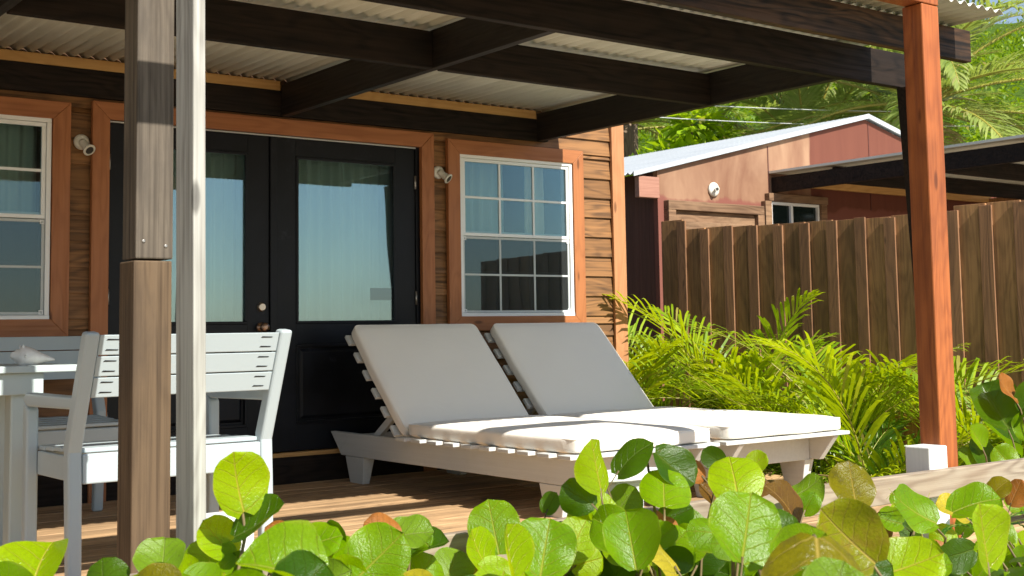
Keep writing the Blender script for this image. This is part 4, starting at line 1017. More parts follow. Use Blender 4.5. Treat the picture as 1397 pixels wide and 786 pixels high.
(5,1.71,-4.596,0.177,-0.51,0.56,0.66,-0.62,-0.77,0.17,0.138,0),
(13,4.377,-4.315,-0.229,-0.04,-0.08,1,-0.2,-0.98,-0.08,0.112,0),
(6,1.911,-4.49,0.199,-0.45,0.56,0.7,-0.63,-0.75,0.2,0.081,2),
(12,3.642,-4.624,-0.375,0.4,0.3,0.86,-0.46,-0.75,0.48,0.115,0),
(7,2.256,-4.437,0.122,-0.77,0.54,0.34,-0.33,-0.79,0.51,0.119,1),
(10,1.934,-5.408,0.493,0.91,-0.42,0.05,-0.42,-0.9,0.13,0.112,2),
(10,2.032,-5.427,0.401,0.44,0.25,0.86,-0.44,-0.78,0.45,0.108,2),
(4,1.577,-4.382,0.152,0.93,-0.28,0.24,-0.31,-0.95,0.06,0.101,2),
(0,0.657,-4.34,0.367,-0.78,0.23,-0.58,-0.36,-0.92,0.12,0.131,0),
(1,0.824,-5.02,0.275,-0.96,0.08,-0.27,-0.13,-0.98,0.14,0.103,0),
(3,1.115,-4.746,0.269,0.54,-0.62,-0.58,-0.67,-0.72,0.15,0.114,6),
(13,4.458,-4.288,-0.245,0.24,-0.28,0.93,-0.68,-0.73,-0.04,0.121,2),
(12,2.846,-5.125,-0.099,0.23,0.17,0.96,-0.56,-0.78,0.27,0.088,0),
(6,1.821,-4.594,0.026,0.78,-0.56,-0.28,-0.56,-0.82,0.07,0.111,1),
(13,3.775,-4.928,-0.34,-0.66,0.43,0.61,-0.29,-0.9,0.33,0.077,1),
(12,3.507,-4.645,-0.075,0.8,-0.59,-0.1,-0.56,-0.8,0.21,0.089,1),
(5,1.588,-4.781,0.161,0.16,-0.22,0.96,-0.81,-0.59,-0,0.109,0),
(9,2.523,-4.669,-0.068,-0.51,0.29,0.81,-0.14,-0.96,0.26,0.108,1),
(2,1.204,-4.37,0.241,-0.79,0.57,0.22,-0.58,-0.81,0.02,0.098,1),
(9,2.134,-5.167,0.45,-0.79,0.58,0.18,-0.38,-0.71,0.59,0.101,0),
(1,1.04,-4.477,0.205,0.94,-0.31,0.16,-0.33,-0.93,0.14,0.103,3),
(0,0.572,-5.184,0.343,0.27,0.26,0.93,-0.5,-0.78,0.37,0.131,8),
(9,2.267,-4.821,-0.027,-0.43,0.23,0.87,-0.03,-0.97,0.24,0.133,0),
(11,1.545,-5.922,0.405,-0.63,0.53,-0.57,-0.74,-0.63,0.22,0.097,1),
(9,2.649,-4.4,0.214,0.64,-0.54,0.55,-0.76,-0.54,0.35,0.107,3),
(1,1.045,-4.372,0.169,-0.23,0.84,0.49,-0.85,-0.42,0.31,0.126,2),
(7,2.056,-4.611,-0.06,-0.33,0.75,0.57,-0.82,-0.53,0.23,0.125,1),
(2,0.982,-4.902,0.25,0.72,-0.58,0.38,-0.69,-0.52,0.51,0.104,0),
(4,1.452,-4.496,0.169,-0.54,0.33,0.78,-0.03,-0.93,0.37,0.095,1),
(13,4.061,-4.76,-0.34,0.67,0.1,0.73,-0.3,-0.87,0.38,0.119,0),
(6,2.089,-4.353,0.194,-0.45,0.87,0.2,-0.88,-0.47,0.09,0.141,8),
(4,0.914,-5.443,0.362,-0.63,0.4,0.66,-0.56,-0.83,-0.02,0.136,2),
(9,2.731,-4.47,-0.084,-0.47,0.26,0.84,-0.43,-0.9,0.04,0.072,0),
(13,4.893,-4.345,-0.375,-0.18,0.77,0.62,-0.84,-0.45,0.31,0.135,7),
(9,2.797,-4.339,0.216,0.47,-0.19,0.86,-0.59,-0.79,0.15,0.122,1),
(13,4.394,-4.335,-0.045,0.27,-0.25,0.93,-0.71,-0.7,0.02,0.105,0),
(4,1.227,-4.842,0.397,0.72,-0.58,0.39,-0.64,-0.77,0.03,0.105,3),
(4,1.276,-4.928,0.163,-0.67,0.44,0.59,-0.28,-0.89,0.35,0.117,2),
(10,3.158,-4.318,0.167,0,-0.11,0.99,-0.98,-0.18,-0.02,0.103,1),
(11,1.717,-5.784,0.336,0.27,-0.3,0.92,-0.93,-0.34,0.16,0.085,2),
(2,1.163,-4.445,0.28,0.6,0.04,0.8,-0.34,-0.89,0.3,0.121,1),
(2,0.884,-5.021,0.299,-0.47,0.85,0.25,-0.84,-0.52,0.18,0.138,1),
(2,1.027,-4.802,0.272,-0.76,0.53,0.37,-0.35,-0.82,0.46,0.096,1),
(13,4.687,-4.515,-0.28,-0.43,0.77,0.47,-0.76,-0.59,0.27,0.114,3),
(13,4.483,-4.491,-0.195,-0.77,0.55,0.32,-0.42,-0.82,0.39,0.11,8),
(3,0.884,-5.422,0.374,0.84,-0.47,0.28,-0.51,-0.85,0.13,0.097,2),
(0,0.739,-4.495,0.327,-0.67,0.44,0.6,-0.45,-0.88,0.15,0.129,1),
(8,2.139,-4.762,-0.009,-0.38,0.19,0.91,-0,-0.98,0.21,0.076,0),
(11,3.088,-4.75,-0.179,0.79,-0.1,0.6,-0.32,-0.91,0.26,0.131,0),
(3,0.886,-5.334,0.415,0.72,-0.14,0.68,-0.42,-0.87,0.26,0.107,1),
(12,3.824,-4.449,-0.242,0.87,-0.25,0.43,-0.31,-0.95,0.08,0.111,0),
(12,3.401,-4.709,-0.045,0.94,-0.02,0.35,-0.14,-0.94,0.3,0.1,0),
(12,4.008,-4.345,-0.184,-0.34,0.16,0.93,-0.1,-0.99,0.13,0.09,2),
(8,2.451,-4.298,-0.083,0.78,-0.21,0.59,-0.39,-0.9,0.19,0.08,3),
(1,0.989,-4.531,0.237,-0.19,0.62,0.76,-0.69,-0.63,0.35,0.117,0),
(0,0.62,-5.222,0.357,0.78,-0.55,-0.3,-0.39,-0.79,0.47,0.113,0),
(13,4.058,-4.668,-0.395,-0.78,0.56,0.27,-0.48,-0.82,0.31,0.12,1),
(13,4.563,-4.386,-0.107,-0.53,0.31,0.79,-0.36,-0.92,0.13,0.09,0),
(0,0.716,-4.658,0.252,0.56,0.17,0.81,-0.35,-0.84,0.42,0.143,2),
(5,1.295,-5.049,0.178,-0.41,0.21,0.89,-0.61,-0.78,-0.09,0.129,3),
(11,1.538,-5.909,0.33,0.83,0,0.55,-0.29,-0.85,0.45,0.11,2),
(11,3.447,-4.51,0.08,0.09,-0.17,0.98,-0.95,-0.32,0.04,0.094,1),
(3,0.844,-5.396,0.415,-0.66,0.71,0.24,-0.71,-0.7,0.1,0.122,2),
(9,2.602,-4.517,0.025,-0.27,0.1,0.96,0.03,-0.99,0.12,0.112,2),
(11,2.767,-5.022,-0.106,0.98,-0.08,0.19,-0.11,-0.98,0.16,0.152,3),
(5,1.639,-4.408,0.127,-0.73,0.5,0.46,-0.29,-0.84,0.46,0.088,2),
(0,0.528,-4.948,0.36,-0.19,0.58,0.79,-0.74,-0.61,0.27,0.115,3),
(8,1.968,-5.002,0.062,0.27,0.23,0.93,-0.61,-0.71,0.35,0.109,0),
(8,2.437,-4.572,0.082,-0.73,0.49,0.48,-0.27,-0.85,0.46,0.112,0),
(10,1.494,-5.883,0.397,-0.26,0.09,0.96,-0.06,-0.99,0.08,0.102,2),
(8,2.606,-4.341,0.166,0.72,-0.49,-0.5,-0.21,-0.83,0.51,0.094,0),
(9,2.689,-4.428,0.047,-0.4,0.21,0.89,-0.06,-0.98,0.2,0.127,0),
(11,3.306,-4.658,0.013,-0.77,0.54,0.35,-0.32,-0.79,0.52,0.109,1),
(9,2.537,-4.513,0.133,-0.58,0.36,0.73,-0.19,-0.93,0.31,0.091,0),
(11,2.049,-5.496,0.416,0.71,-0.05,0.7,-0.37,-0.88,0.31,0.098,6),
(13,4.767,-4.564,-0.285,0.19,0.46,0.87,-0.63,-0.61,0.47,0.16,7),
(3,0.882,-5.393,0.45,-0.57,0.35,0.75,-0.16,-0.94,0.32,0.126,0),
(13,5.092,-4.339,-0.138,0.02,0.58,0.82,-0.61,-0.64,0.47,0.159,3),
(7,1.527,-5.188,0.235,-0.79,0.23,-0.56,-0.4,-0.9,0.19,0.14,2),
(4,1.51,-4.485,0.137,-0.38,0.92,0.09,-0.92,-0.39,0.09,0.153,0),
(13,4.375,-4.337,-0.022,-0.65,0.55,-0.52,-0.73,-0.63,0.26,0.128,2),
(9,1.96,-5.323,0.487,0.58,-0.8,-0.16,-0.81,-0.58,-0.02,0.129,2),
(3,1.073,-5.095,0.437,-0.78,0.55,0.31,-0.46,-0.83,0.32,0.073,2),
(0,0.854,-4.42,0.305,0.42,-0.4,0.82,-0.89,-0.34,0.29,0.105,0),
(13,4.517,-4.382,-0.216,0.1,-0.18,0.98,-0.79,-0.61,-0.03,0.127,2),
(3,0.874,-5.412,0.357,-0.15,0.01,0.99,-0.15,-0.99,-0.01,0.133,0),
(6,1.644,-4.801,0.11,-0.36,0.44,0.82,-0.6,-0.78,0.16,0.127,0),
(9,2.771,-4.467,0.278,0.52,-0.33,0.79,-0.63,-0.77,0.09,0.075,0),
(7,2.049,-4.511,0.134,0.51,-0.46,0.73,-0.86,-0.37,0.36,0.13,1),
(0,0.687,-4.595,0.361,-0.78,0.6,-0.15,-0.62,-0.73,0.28,0.087,2),
(5,1.607,-4.537,0.184,0.55,-0.49,0.68,-0.83,-0.36,0.42,0.114,0),
(10,2.936,-4.467,-0.261,-0.68,0.45,0.57,-0.21,-0.87,0.45,0.132,1),
(6,1.931,-4.484,0.181,0.62,0.15,0.77,-0.32,-0.85,0.43,0.143,1),
(13,4.141,-4.422,-0.205,0.55,0.1,0.83,-0.4,-0.84,0.36,0.095,0),
(13,5.064,-4.411,-0.14,0.28,-0.31,0.91,-0.61,-0.79,-0.08,0.129,0),
(12,3.839,-4.554,-0.225,-0.64,0.42,0.64,-0.59,-0.8,-0.08,0.126,3),
(8,2.195,-4.686,0.084,0.48,0.02,0.88,-0.48,-0.83,0.28,0.122,7),
(8,2.661,-4.308,0.132,-0.66,0.69,0.28,-0.67,-0.72,0.18,0.118,0),
(5,1.683,-4.519,0.107,0.18,0.38,0.91,-0.6,-0.69,0.41,0.12,2),
(10,3.142,-4.31,-0.054,0.06,0.2,0.98,-0.61,-0.77,0.2,0.14,0),
(2,0.895,-5.003,0.235,0.6,-0.38,-0.7,-0.57,-0.82,-0.05,0.111,4),
(12,3.349,-4.769,-0.14,0.97,-0.22,0.04,-0.22,-0.97,0.07,0.085,0),
(5,1.654,-4.609,0.058,0.96,-0.1,0.25,-0.16,-0.96,0.24,0.118,0),
(10,3.189,-4.325,-0.133,0.65,-0.05,0.76,-0.5,-0.78,0.37,0.096,2),
(0,0.604,-4.989,0.35,0.36,0.24,0.9,-0.54,-0.74,0.41,0.088,0),
(8,2.385,-4.383,0.254,-0.56,0.34,0.76,-0.46,-0.89,0.06,0.107,0),
(5,1.71,-4.505,0.292,-0.59,0.07,-0.8,-0.48,-0.83,0.28,0.088,0),
(0,0.721,-4.465,0.326,0.84,-0.14,0.52,-0.29,-0.93,0.21,0.128,2),
(13,4.24,-4.374,-0.198,0.58,-0.24,0.77,-0.57,-0.8,0.18,0.09,1),
(8,2.496,-4.313,0.274,-0.38,0.43,0.82,-0.56,-0.81,0.16,0.118,0),
(4,0.911,-5.449,0.443,-0.74,0.51,0.43,-0.41,-0.86,0.31,0.097,1),
(6,1.825,-4.499,0.013,0.79,-0.58,-0.2,-0.51,-0.8,0.31,0.084,1),
(8,2.597,-4.293,0.17,0.94,-0.27,0.2,-0.29,-0.95,0.09,0.133,1),
(11,3.505,-4.487,-0.056,-0.17,0.73,0.66,-0.69,-0.57,0.44,0.153,2),
(4,1.526,-4.382,0.164,0.75,-0.52,-0.41,-0.34,-0.83,0.43,0.127,1),
(13,4.401,-4.296,-0.127,0.07,0.55,0.83,-0.65,-0.6,0.46,0.147,2),
(5,1.827,-4.322,0.031,0.01,-0.11,0.99,-0.89,-0.45,-0.04,0.099,2),
(4,1.568,-4.407,0.205,-0.76,0.53,0.37,-0.28,-0.78,0.56,0.09,0),
(4,1.453,-4.512,0.052,-0.28,0.79,0.54,-0.84,-0.47,0.26,0.158,2),
(3,0.879,-5.355,0.342,-0.15,0.01,0.99,0.04,-1,0.01,0.116,2),
(9,2.705,-4.394,0.214,-0.04,-0.07,1,-0,-1,-0.07,0.079,1),
(1,0.9,-4.445,0.261,0.58,-0.19,0.79,-0.51,-0.85,0.17,0.134,3),
(10,1.508,-5.898,0.437,0.69,-0.25,0.68,-0.48,-0.86,0.17,0.1,2),
(8,2.011,-4.991,0.132,0.93,-0.28,0.22,-0.32,-0.92,0.2,0.098,0),
(13,4.526,-4.521,-0.188,0.31,-0.04,0.95,-0.61,-0.78,0.16,0.079,0),
(7,1.971,-4.58,-0.001,0.21,0.34,0.92,-0.56,-0.73,0.4,0.083,0),
(6,1.765,-4.732,0.12,-0.54,0.32,0.78,-0.47,-0.88,0.04,0.127,3),
(8,2.413,-4.595,0.271,-0.47,0.27,0.84,-0.3,-0.94,0.13,0.114,1),
(9,2.298,-4.791,-0.065,0.9,-0.18,0.39,-0.24,-0.96,0.12,0.082,0),
(0,0.61,-4.343,0.404,0.57,-0.82,-0.12,-0.81,-0.58,0.12,0.107,1),
(9,2.693,-4.383,0.201,0.29,0.19,0.94,-0.56,-0.76,0.32,0.09,1),
(1,0.864,-4.755,0.338,0.99,-0.09,0.07,-0.09,-1,0.04,0.155,8),
(10,1.933,-5.493,0.355,-0.8,0.59,0.12,-0.44,-0.72,0.54,0.107,2),
(13,3.728,-4.822,-0.333,0.5,-0.45,0.74,-0.83,-0.48,0.26,0.107,7),
(12,3.174,-4.883,0.066,-0.23,0.07,0.97,-0.02,-1,0.07,0.113,0),
(10,1.512,-5.895,0.389,0.39,-0.38,0.84,-0.9,-0.37,0.25,0.129,2),
(12,3.577,-4.611,0.107,0.24,0.29,0.93,-0.62,-0.69,0.38,0.123,0),
(1,0.852,-4.604,0.317,0.65,-0.26,0.71,-0.54,-0.82,0.2,0.076,4),
(13,4.855,-4.408,-0.154,-0.6,0.38,0.71,-0.17,-0.92,0.35,0.101,0),
(2,1.137,-4.624,0.142,-0.7,0.47,0.54,-0.28,-0.88,0.39,0.109,2),
(13,4.527,-4.667,-0.298,-0.47,0.78,0.42,-0.79,-0.58,0.2,0.138,8),
(2,0.992,-4.664,0.192,0.75,-0.07,0.66,-0.41,-0.83,0.38,0.098,2),
(11,1.904,-5.573,0.335,0.09,-0.17,0.98,-0.94,-0.34,0.03,0.096,1),
(12,3.682,-4.602,-0.318,-0.1,0.17,-0.98,-0.81,-0.59,-0.03,0.108,2),
(3,0.971,-5.25,0.467,0.82,0.04,0.57,-0.27,-0.85,0.46,0.108,2),
(13,4.491,-4.611,-0.18,-0.34,0.16,0.93,-0.03,-0.99,0.16,0.126,2),
(8,2.565,-4.296,0.161,0.53,-0.47,0.7,-0.83,-0.47,0.31,0.097,1),
(8,2.309,-4.609,0.054,-0.37,0.19,0.91,-0.26,-0.96,0.09,0.089,1),
(4,1.238,-4.977,0.218,0.71,-0.58,0.41,-0.71,-0.58,0.4,0.087,0),
(1,0.968,-4.511,0.356,0.9,-0.23,0.38,-0.3,-0.95,0.12,0.084,1),
(10,3.103,-4.4,0.123,0.74,-0.59,0.31,-0.67,-0.67,0.33,0.103,3),
(9,2.777,-4.394,0.124,-0.41,0.21,0.89,-0.55,-0.84,-0.05,0.082,1),
(5,1.81,-4.355,0.112,0.08,-0.16,0.98,-0.6,-0.8,-0.08,0.104,1),
(3,0.876,-5.414,0.355,-0.51,0.63,0.58,-0.68,-0.71,0.18,0.116,0),
(9,2.939,-4.333,0.191,-0.55,0.33,0.77,-0.52,-0.86,-0,0.121,2),
(13,5.352,-4.268,-0.211,-0.48,0.27,0.83,-0.18,-0.96,0.21,0.093,2),
(8,2.248,-4.669,-0.02,0.09,0.3,0.95,-0.64,-0.71,0.29,0.093,0),
(2,1.054,-4.548,0.265,0.77,-0.6,0.21,-0.64,-0.71,0.29,0.131,0),
(13,4.439,-4.445,-0.277,-0.3,0.63,0.72,-0.78,-0.6,0.2,0.131,2),
(13,4.851,-4.323,-0.111,0.09,-0.17,0.98,-0.89,-0.46,0,0.101,2),
(3,0.863,-5.406,0.374,0.78,-0.24,0.58,-0.41,-0.89,0.18,0.117,7),
(2,1.099,-4.678,0.287,0.52,-0.83,-0.18,-0.81,-0.55,0.18,0.146,3),
(0,0.701,-4.929,0.349,-0.01,0.41,0.91,-0.61,-0.72,0.32,0.104,2),
(10,2.99,-4.497,0.013,0.75,-0.52,-0.42,-0.35,-0.84,0.42,0.112,0),
(0,0.751,-4.445,0.31,0.88,-0.21,0.44,-0.35,-0.9,0.27,0.09,0),
(2,0.966,-4.713,0.337,-0.39,0.2,0.9,-0.34,-0.94,0.06,0.1,2),
(2,1.014,-4.549,0.282,0.27,-0.3,0.92,-0.77,-0.64,0.02,0.135,4),
(9,2.81,-4.393,0.164,0.23,-0.27,0.93,-0.95,-0.28,0.16,0.115,0),
(10,3.175,-4.359,0.159,0.21,0.43,0.88,-0.51,-0.72,0.47,0.123,1),
(8,2.5,-4.407,0.095,0.43,-0.41,0.8,-0.9,-0.3,0.33,0.115,4),
(13,4.849,-4.316,-0.04,-0.32,0.14,0.94,-0.52,-0.85,-0.05,0.079,0),
(0,0.697,-4.597,0.22,0.43,-0.41,0.81,-0.84,-0.51,0.19,0.101,3),
(3,1.196,-4.817,0.38,0.6,-0.51,0.62,-0.8,-0.37,0.47,0.101,2),
(13,3.674,-4.7,-0.27,-0.76,0.53,0.37,-0.6,-0.8,-0.07,0.073,0),
(1,0.934,-4.677,0.245,-0.39,0.86,0.32,-0.82,-0.49,0.29,0.09,3),
(2,1.149,-4.489,0.317,-0.66,0.43,0.62,-0.32,-0.9,0.29,0.098,0),
(5,1.73,-4.393,0.216,-0.77,0.6,-0.23,-0.63,-0.77,0.11,0.079,1),
(7,2.032,-4.611,0.236,0.74,-0.51,-0.43,-0.42,-0.86,0.29,0.135,2),
(9,2.557,-4.638,0.005,-0.78,0.56,0.27,-0.35,-0.75,0.56,0.107,2),
(8,2.028,-4.954,0.071,-0,-0.1,0.99,-0.81,-0.59,-0.06,0.106,4),
(1,1.017,-4.37,0.204,0.59,-0.72,-0.36,-0.74,-0.66,0.13,0.091,0),
(11,3.586,-4.447,0.052,0.6,-0.01,0.8,-0.47,-0.82,0.34,0.117,0),
(10,1.799,-5.624,0.354,-0.79,0.6,-0.13,-0.62,-0.77,0.17,0.098,0),
(0,0.756,-4.803,0.359,0.89,-0.24,0.39,-0.32,-0.93,0.16,0.116,3),
(6,1.956,-4.439,0.156,-0.79,0.58,0.18,-0.43,-0.75,0.5,0.125,0),
(7,1.945,-4.636,0.212,-0.52,0.3,0.8,-0.54,-0.84,-0.03,0.079,8),
(5,1.701,-4.363,0.248,0.63,-0.53,0.57,-0.77,-0.52,0.36,0.101,1),
(6,1.935,-4.326,0.146,-0.59,0.79,0.14,-0.8,-0.6,-0.01,0.139,0),
(0,0.549,-4.631,0.223,-0.19,0.58,0.79,-0.71,-0.64,0.3,0.092,1),
(7,2.251,-4.457,0.271,0.9,-0.39,0.21,-0.43,-0.88,0.2,0.093,1),
(5,1.781,-4.404,0.186,-0.48,0.27,0.83,-0.04,-0.96,0.29,0.075,2),
(3,1.296,-4.327,0.374,0.4,-0.91,-0.12,-0.89,-0.42,0.18,0.097,2),
(2,1.115,-4.604,0.191,-0.68,0.58,0.45,-0.61,-0.79,0.11,0.119,2),
(8,2.441,-4.44,0.115,0.26,0.21,0.94,-0.52,-0.79,0.32,0.111,2),
(7,1.766,-4.913,0.248,-0.13,-0.01,0.99,0.02,-1,-0.01,0.086,2),
(13,4.886,-4.284,-0.121,-0.38,0.19,0.91,-0.15,-0.98,0.14,0.108,0),
(12,2.898,-4.975,-0.076,-0.61,0.52,-0.59,-0.64,-0.77,-0.02,0.107,2),
(1,1.051,-4.418,0.35,0.82,-0.06,0.57,-0.29,-0.9,0.32,0.084,2),
(12,2.919,-5.072,0.28,0.8,-0.59,-0.09,-0.4,-0.64,0.65,0.109,0),
(9,3.034,-4.299,0.15,-0.44,0.24,0.87,-0.14,-0.97,0.2,0.11,0),
(8,2.415,-4.571,0.293,-0.29,0.83,0.48,-0.81,-0.48,0.33,0.136,1),
(8,2.505,-4.418,-0.048,0.54,0.15,0.83,-0.48,-0.75,0.46,0.144,7),
(8,2.539,-4.293,0.263,-0.26,0.49,0.83,-0.68,-0.7,0.2,0.136,1),
(7,2.16,-4.491,0.113,0.02,0.47,0.88,-0.58,-0.72,0.39,0.108,2),
(4,0.914,-5.446,0.388,0.05,0.23,0.97,-0.51,-0.83,0.23,0.11,0),
(12,3.102,-4.93,0.022,0.06,-0.15,0.99,-0.63,-0.77,-0.08,0.121,2),
(4,1.247,-4.928,0.202,-0.4,0.21,0.89,-0.52,-0.86,-0.03,0.074,2),
(4,1.504,-4.323,0.241,0.22,-0.27,0.94,-0.94,-0.3,0.14,0.098,2),
(0,0.687,-4.555,0.334,-0.52,0.31,0.79,-0.19,-0.95,0.24,0.113,0),
(1,0.95,-4.594,0.224,0.65,0.02,0.76,-0.32,-0.9,0.3,0.128,4),
(6,1.836,-4.505,0.229,0.84,-0.02,0.55,-0.18,-0.95,0.24,0.099,2),
(5,1.882,-4.312,0.224,-0.67,0.44,0.6,-0.35,-0.9,0.27,0.081,0),
(1,0.811,-4.822,0.256,0.98,-0.15,0.15,-0.16,-0.99,0.02,0.149,3),
(9,2.904,-4.336,0.261,-0.73,0.59,-0.34,-0.67,-0.54,0.5,0.08,1),
(10,2.796,-4.603,-0.198,-0.07,0.33,0.94,-0.7,-0.69,0.18,0.126,8),
(10,2.914,-4.444,0.175,-0.12,0.47,0.87,-0.61,-0.73,0.31,0.105,4),
(11,1.522,-5.898,0.342,0.24,-0.28,0.93,-0.7,-0.71,-0.03,0.113,0),
(10,1.597,-5.809,0.45,-0.57,0.35,0.75,-0.34,-0.92,0.17,0.075,2),
(8,2.264,-4.702,0.371,-0.31,0.88,0.35,-0.86,-0.42,0.3,0.14,0),
(6,1.945,-4.45,0.167,-0.34,0.88,0.32,-0.82,-0.45,0.36,0.14,2),
(10,3.131,-4.357,0.025,0.14,-0.21,0.97,-0.88,-0.48,0.03,0.098,3),
(13,4.35,-4.785,-0.317,-0.54,0.33,0.77,-0.51,-0.86,0,0.112,3),
(0,0.543,-4.654,0.235,-0.23,0.73,0.65,-0.77,-0.54,0.34,0.098,1),
(7,2.213,-4.36,0.177,-0.72,0.49,0.5,-0.4,-0.87,0.27,0.092,4),
(0,0.776,-4.607,0.318,-0.76,0.6,-0.26,-0.64,-0.6,0.48,0.124,2),
(13,5.196,-4.412,-0.022,-0.8,0.6,-0.05,-0.55,-0.67,0.5,0.125,2),
(13,5.274,-4.281,-0.113,0.87,-0.12,0.47,-0.25,-0.94,0.23,0.103,2),
(12,3.961,-4.422,-0.113,-0.72,0.49,0.5,-0.2,-0.83,0.52,0.119,3),
(10,2.925,-4.492,-0.222,0.05,-0.14,0.99,-0.84,-0.55,-0.04,0.135,2),
(8,2.42,-4.401,0.002,-0.13,0.72,0.68,-0.66,-0.57,0.49,0.134,0),
(2,1.008,-4.721,0.203,0.39,0.07,0.92,-0.57,-0.77,0.29,0.12,0),
(10,2.075,-5.26,0.442,-0.79,0.58,0.2,-0.39,-0.73,0.56,0.073,0),
(12,3.586,-4.611,0.024,0.03,0.25,0.97,-0.57,-0.79,0.22,0.114,0),
(0,0.842,-4.402,0.284,-0.37,0.39,0.84,-0.64,-0.77,0.07,0.089,2),
(0,0.577,-4.688,0.336,0.69,-0.57,0.45,-0.62,-0.79,-0.04,0.082,0),
(0,0.607,-5.004,0.346,-0.07,0.43,0.9,-0.71,-0.66,0.26,0.139,1),
(11,3.285,-4.592,-0.174,0.31,-0.86,-0.4,-0.9,-0.4,0.16,0.15,1),
(2,1.018,-4.545,0.189,-0.76,0.53,0.38,-0.45,-0.85,0.29,0.114,3),
(9,2.859,-4.383,0.232,0.77,0.02,0.63,-0.29,-0.88,0.39,0.131,1),
(10,3.094,-4.39,-0.077,-0.31,0.14,0.94,-0.26,-0.96,0.05,0.088,1),
(9,2.365,-4.678,-0.008,0.6,-0.51,0.61,-0.72,-0.68,0.14,0.088,0),
(6,1.76,-4.746,0.017,0.14,-0.21,0.97,-0.93,-0.37,0.06,0.099,3),
(1,0.812,-4.815,0.305,-0.67,0.44,0.6,-0.51,-0.86,0.06,0.083,0),
(12,2.646,-5.218,-0.048,0.48,-0.44,0.76,-0.7,-0.71,0.03,0.072,0),
(12,3.972,-4.388,-0.184,0.42,0.31,0.85,-0.49,-0.71,0.5,0.118,7),
(11,3.564,-4.382,-0.098,0.36,0.05,0.93,-0.49,-0.84,0.23,0.125,2),
(9,2.418,-4.775,0.006,0.51,-0.83,-0.23,-0.84,-0.54,0.07,0.11,3),
(0,0.521,-4.878,0.341,0.8,-0.6,-0.04,-0.6,-0.8,0.01,0.134,1),
(1,0.872,-4.773,0.212,0.79,-0.6,0.06,-0.51,-0.61,0.61,0.095,0),
(1,0.866,-4.751,0.184,0.77,-0.6,0.21,-0.59,-0.56,0.58,0.121,2),
(4,1.473,-4.563,0.056,0.94,-0.08,0.33,-0.17,-0.95,0.27,0.135,0),
(1,0.799,-5.003,0.33,0.44,-0.41,0.8,-0.83,-0.54,0.18,0.076,2),
(10,3.175,-4.321,0.09,-0.52,0.31,0.79,-0.59,-0.8,-0.07,0.082,0),
(6,1.865,-4.5,0.15,0.3,-0.63,-0.71,-0.78,-0.59,0.2,0.137,0),
(0,0.783,-4.72,0.241,-0.23,0.07,0.97,0.04,-1,0.08,0.13,3),
(9,2.885,-4.34,-0.041,0.37,-0.37,0.85,-0.85,-0.51,0.15,0.134,2),
(5,1.198,-5.179,0.275,-0.51,0.75,0.41,-0.77,-0.61,0.16,0.09,1),
(1,0.932,-4.329,0.278,0.68,-0.45,-0.58,-0.49,-0.87,0.1,0.094,1),
(13,4.745,-4.599,-0.375,-0.43,0.23,0.87,-0.6,-0.8,-0.08,0.131,1),
(2,0.941,-4.951,0.231,0.59,-0.15,0.79,-0.47,-0.86,0.18,0.088,2),
(13,3.964,-4.701,-0.363,0.17,-0.23,0.96,-0.62,-0.78,-0.08,0.103,3),
(13,5.046,-4.379,-0.118,0.65,-0.54,0.54,-0.75,-0.58,0.32,0.079,0),
(12,4.009,-4.399,-0.392,-0.04,0.64,0.76,-0.79,-0.49,0.37,0.146,3),
(13,5.149,-4.38,-0.122,0.97,-0.25,0.03,-0.25,-0.97,-0.01,0.134,0),
(1,0.831,-4.674,0.184,0.75,-0.6,0.28,-0.65,-0.74,0.17,0.112,1),
(12,3.602,-4.512,-0.044,-0.11,0.6,0.79,-0.63,-0.65,0.41,0.14,2),
(13,4.699,-4.327,-0.136,-0.8,0.59,0.1,-0.51,-0.76,0.41,0.088,2),
(6,1.692,-4.655,0.086,0.18,-0.18,-0.97,-0.52,-0.85,0.06,0.118,2),
(0,0.611,-4.684,0.252,0.95,-0.05,0.3,-0.15,-0.93,0.32,0.156,0),
(6,2.109,-4.35,0.088,0.8,-0.59,-0.07,-0.52,-0.75,0.42,0.074,0),
(8,2.321,-4.613,0.065,-0.91,0.21,-0.36,-0.28,-0.95,0.15,0.118,4),
(9,2.459,-4.611,0.297,0.59,-0.73,-0.33,-0.75,-0.66,0.11,0.079,2),
(13,4.406,-4.37,-0.147,0.77,-0.6,0.23,-0.62,-0.59,0.52,0.132,1),
(0,0.814,-4.427,0.339,-0.26,0.81,0.53,-0.79,-0.49,0.36,0.111,1),
(13,4.322,-4.329,-0.181,0.72,-0.05,0.69,-0.44,-0.8,0.41,0.116,3),
(3,0.987,-4.994,0.277,0.38,0.28,0.88,-0.5,-0.74,0.45,0.103,0),
(13,4.889,-4.292,-0.077,0.61,-0.52,0.59,-0.79,-0.39,0.47,0.105,2),
(0,0.49,-4.97,0.359,0.96,-0.17,0.21,-0.21,-0.96,0.19,0.105,2),
(13,4.898,-4.549,-0.155,0.52,-0.47,0.71,-0.68,-0.74,0.01,0.082,0),
(11,3.487,-4.357,0.151,0.51,0.11,0.85,-0.48,-0.79,0.39,0.107,0),
(0,0.578,-4.829,0.259,0.79,-0.56,-0.25,-0.56,-0.82,0.1,0.083,2),
(4,1.146,-5.099,0.219,-0.53,0.31,0.79,-0.58,-0.82,-0.06,0.117,2),
(9,2.588,-4.581,-0.114,-0.22,0.06,0.97,-0.18,-0.98,0.03,0.121,0),
(12,4.063,-4.285,-0.239,0.06,-0.15,0.99,-0.9,-0.44,-0.01,0.126,3),
(9,2.791,-4.343,0.089,-0.24,0.79,0.56,-0.75,-0.51,0.41,0.098,0),
(9,2.827,-4.351,0.191,0.52,-0.46,0.72,-0.85,-0.36,0.38,0.081,3),
(7,2.327,-4.342,0.006,-0.38,0.19,0.9,-0.06,-0.98,0.18,0.132,2),
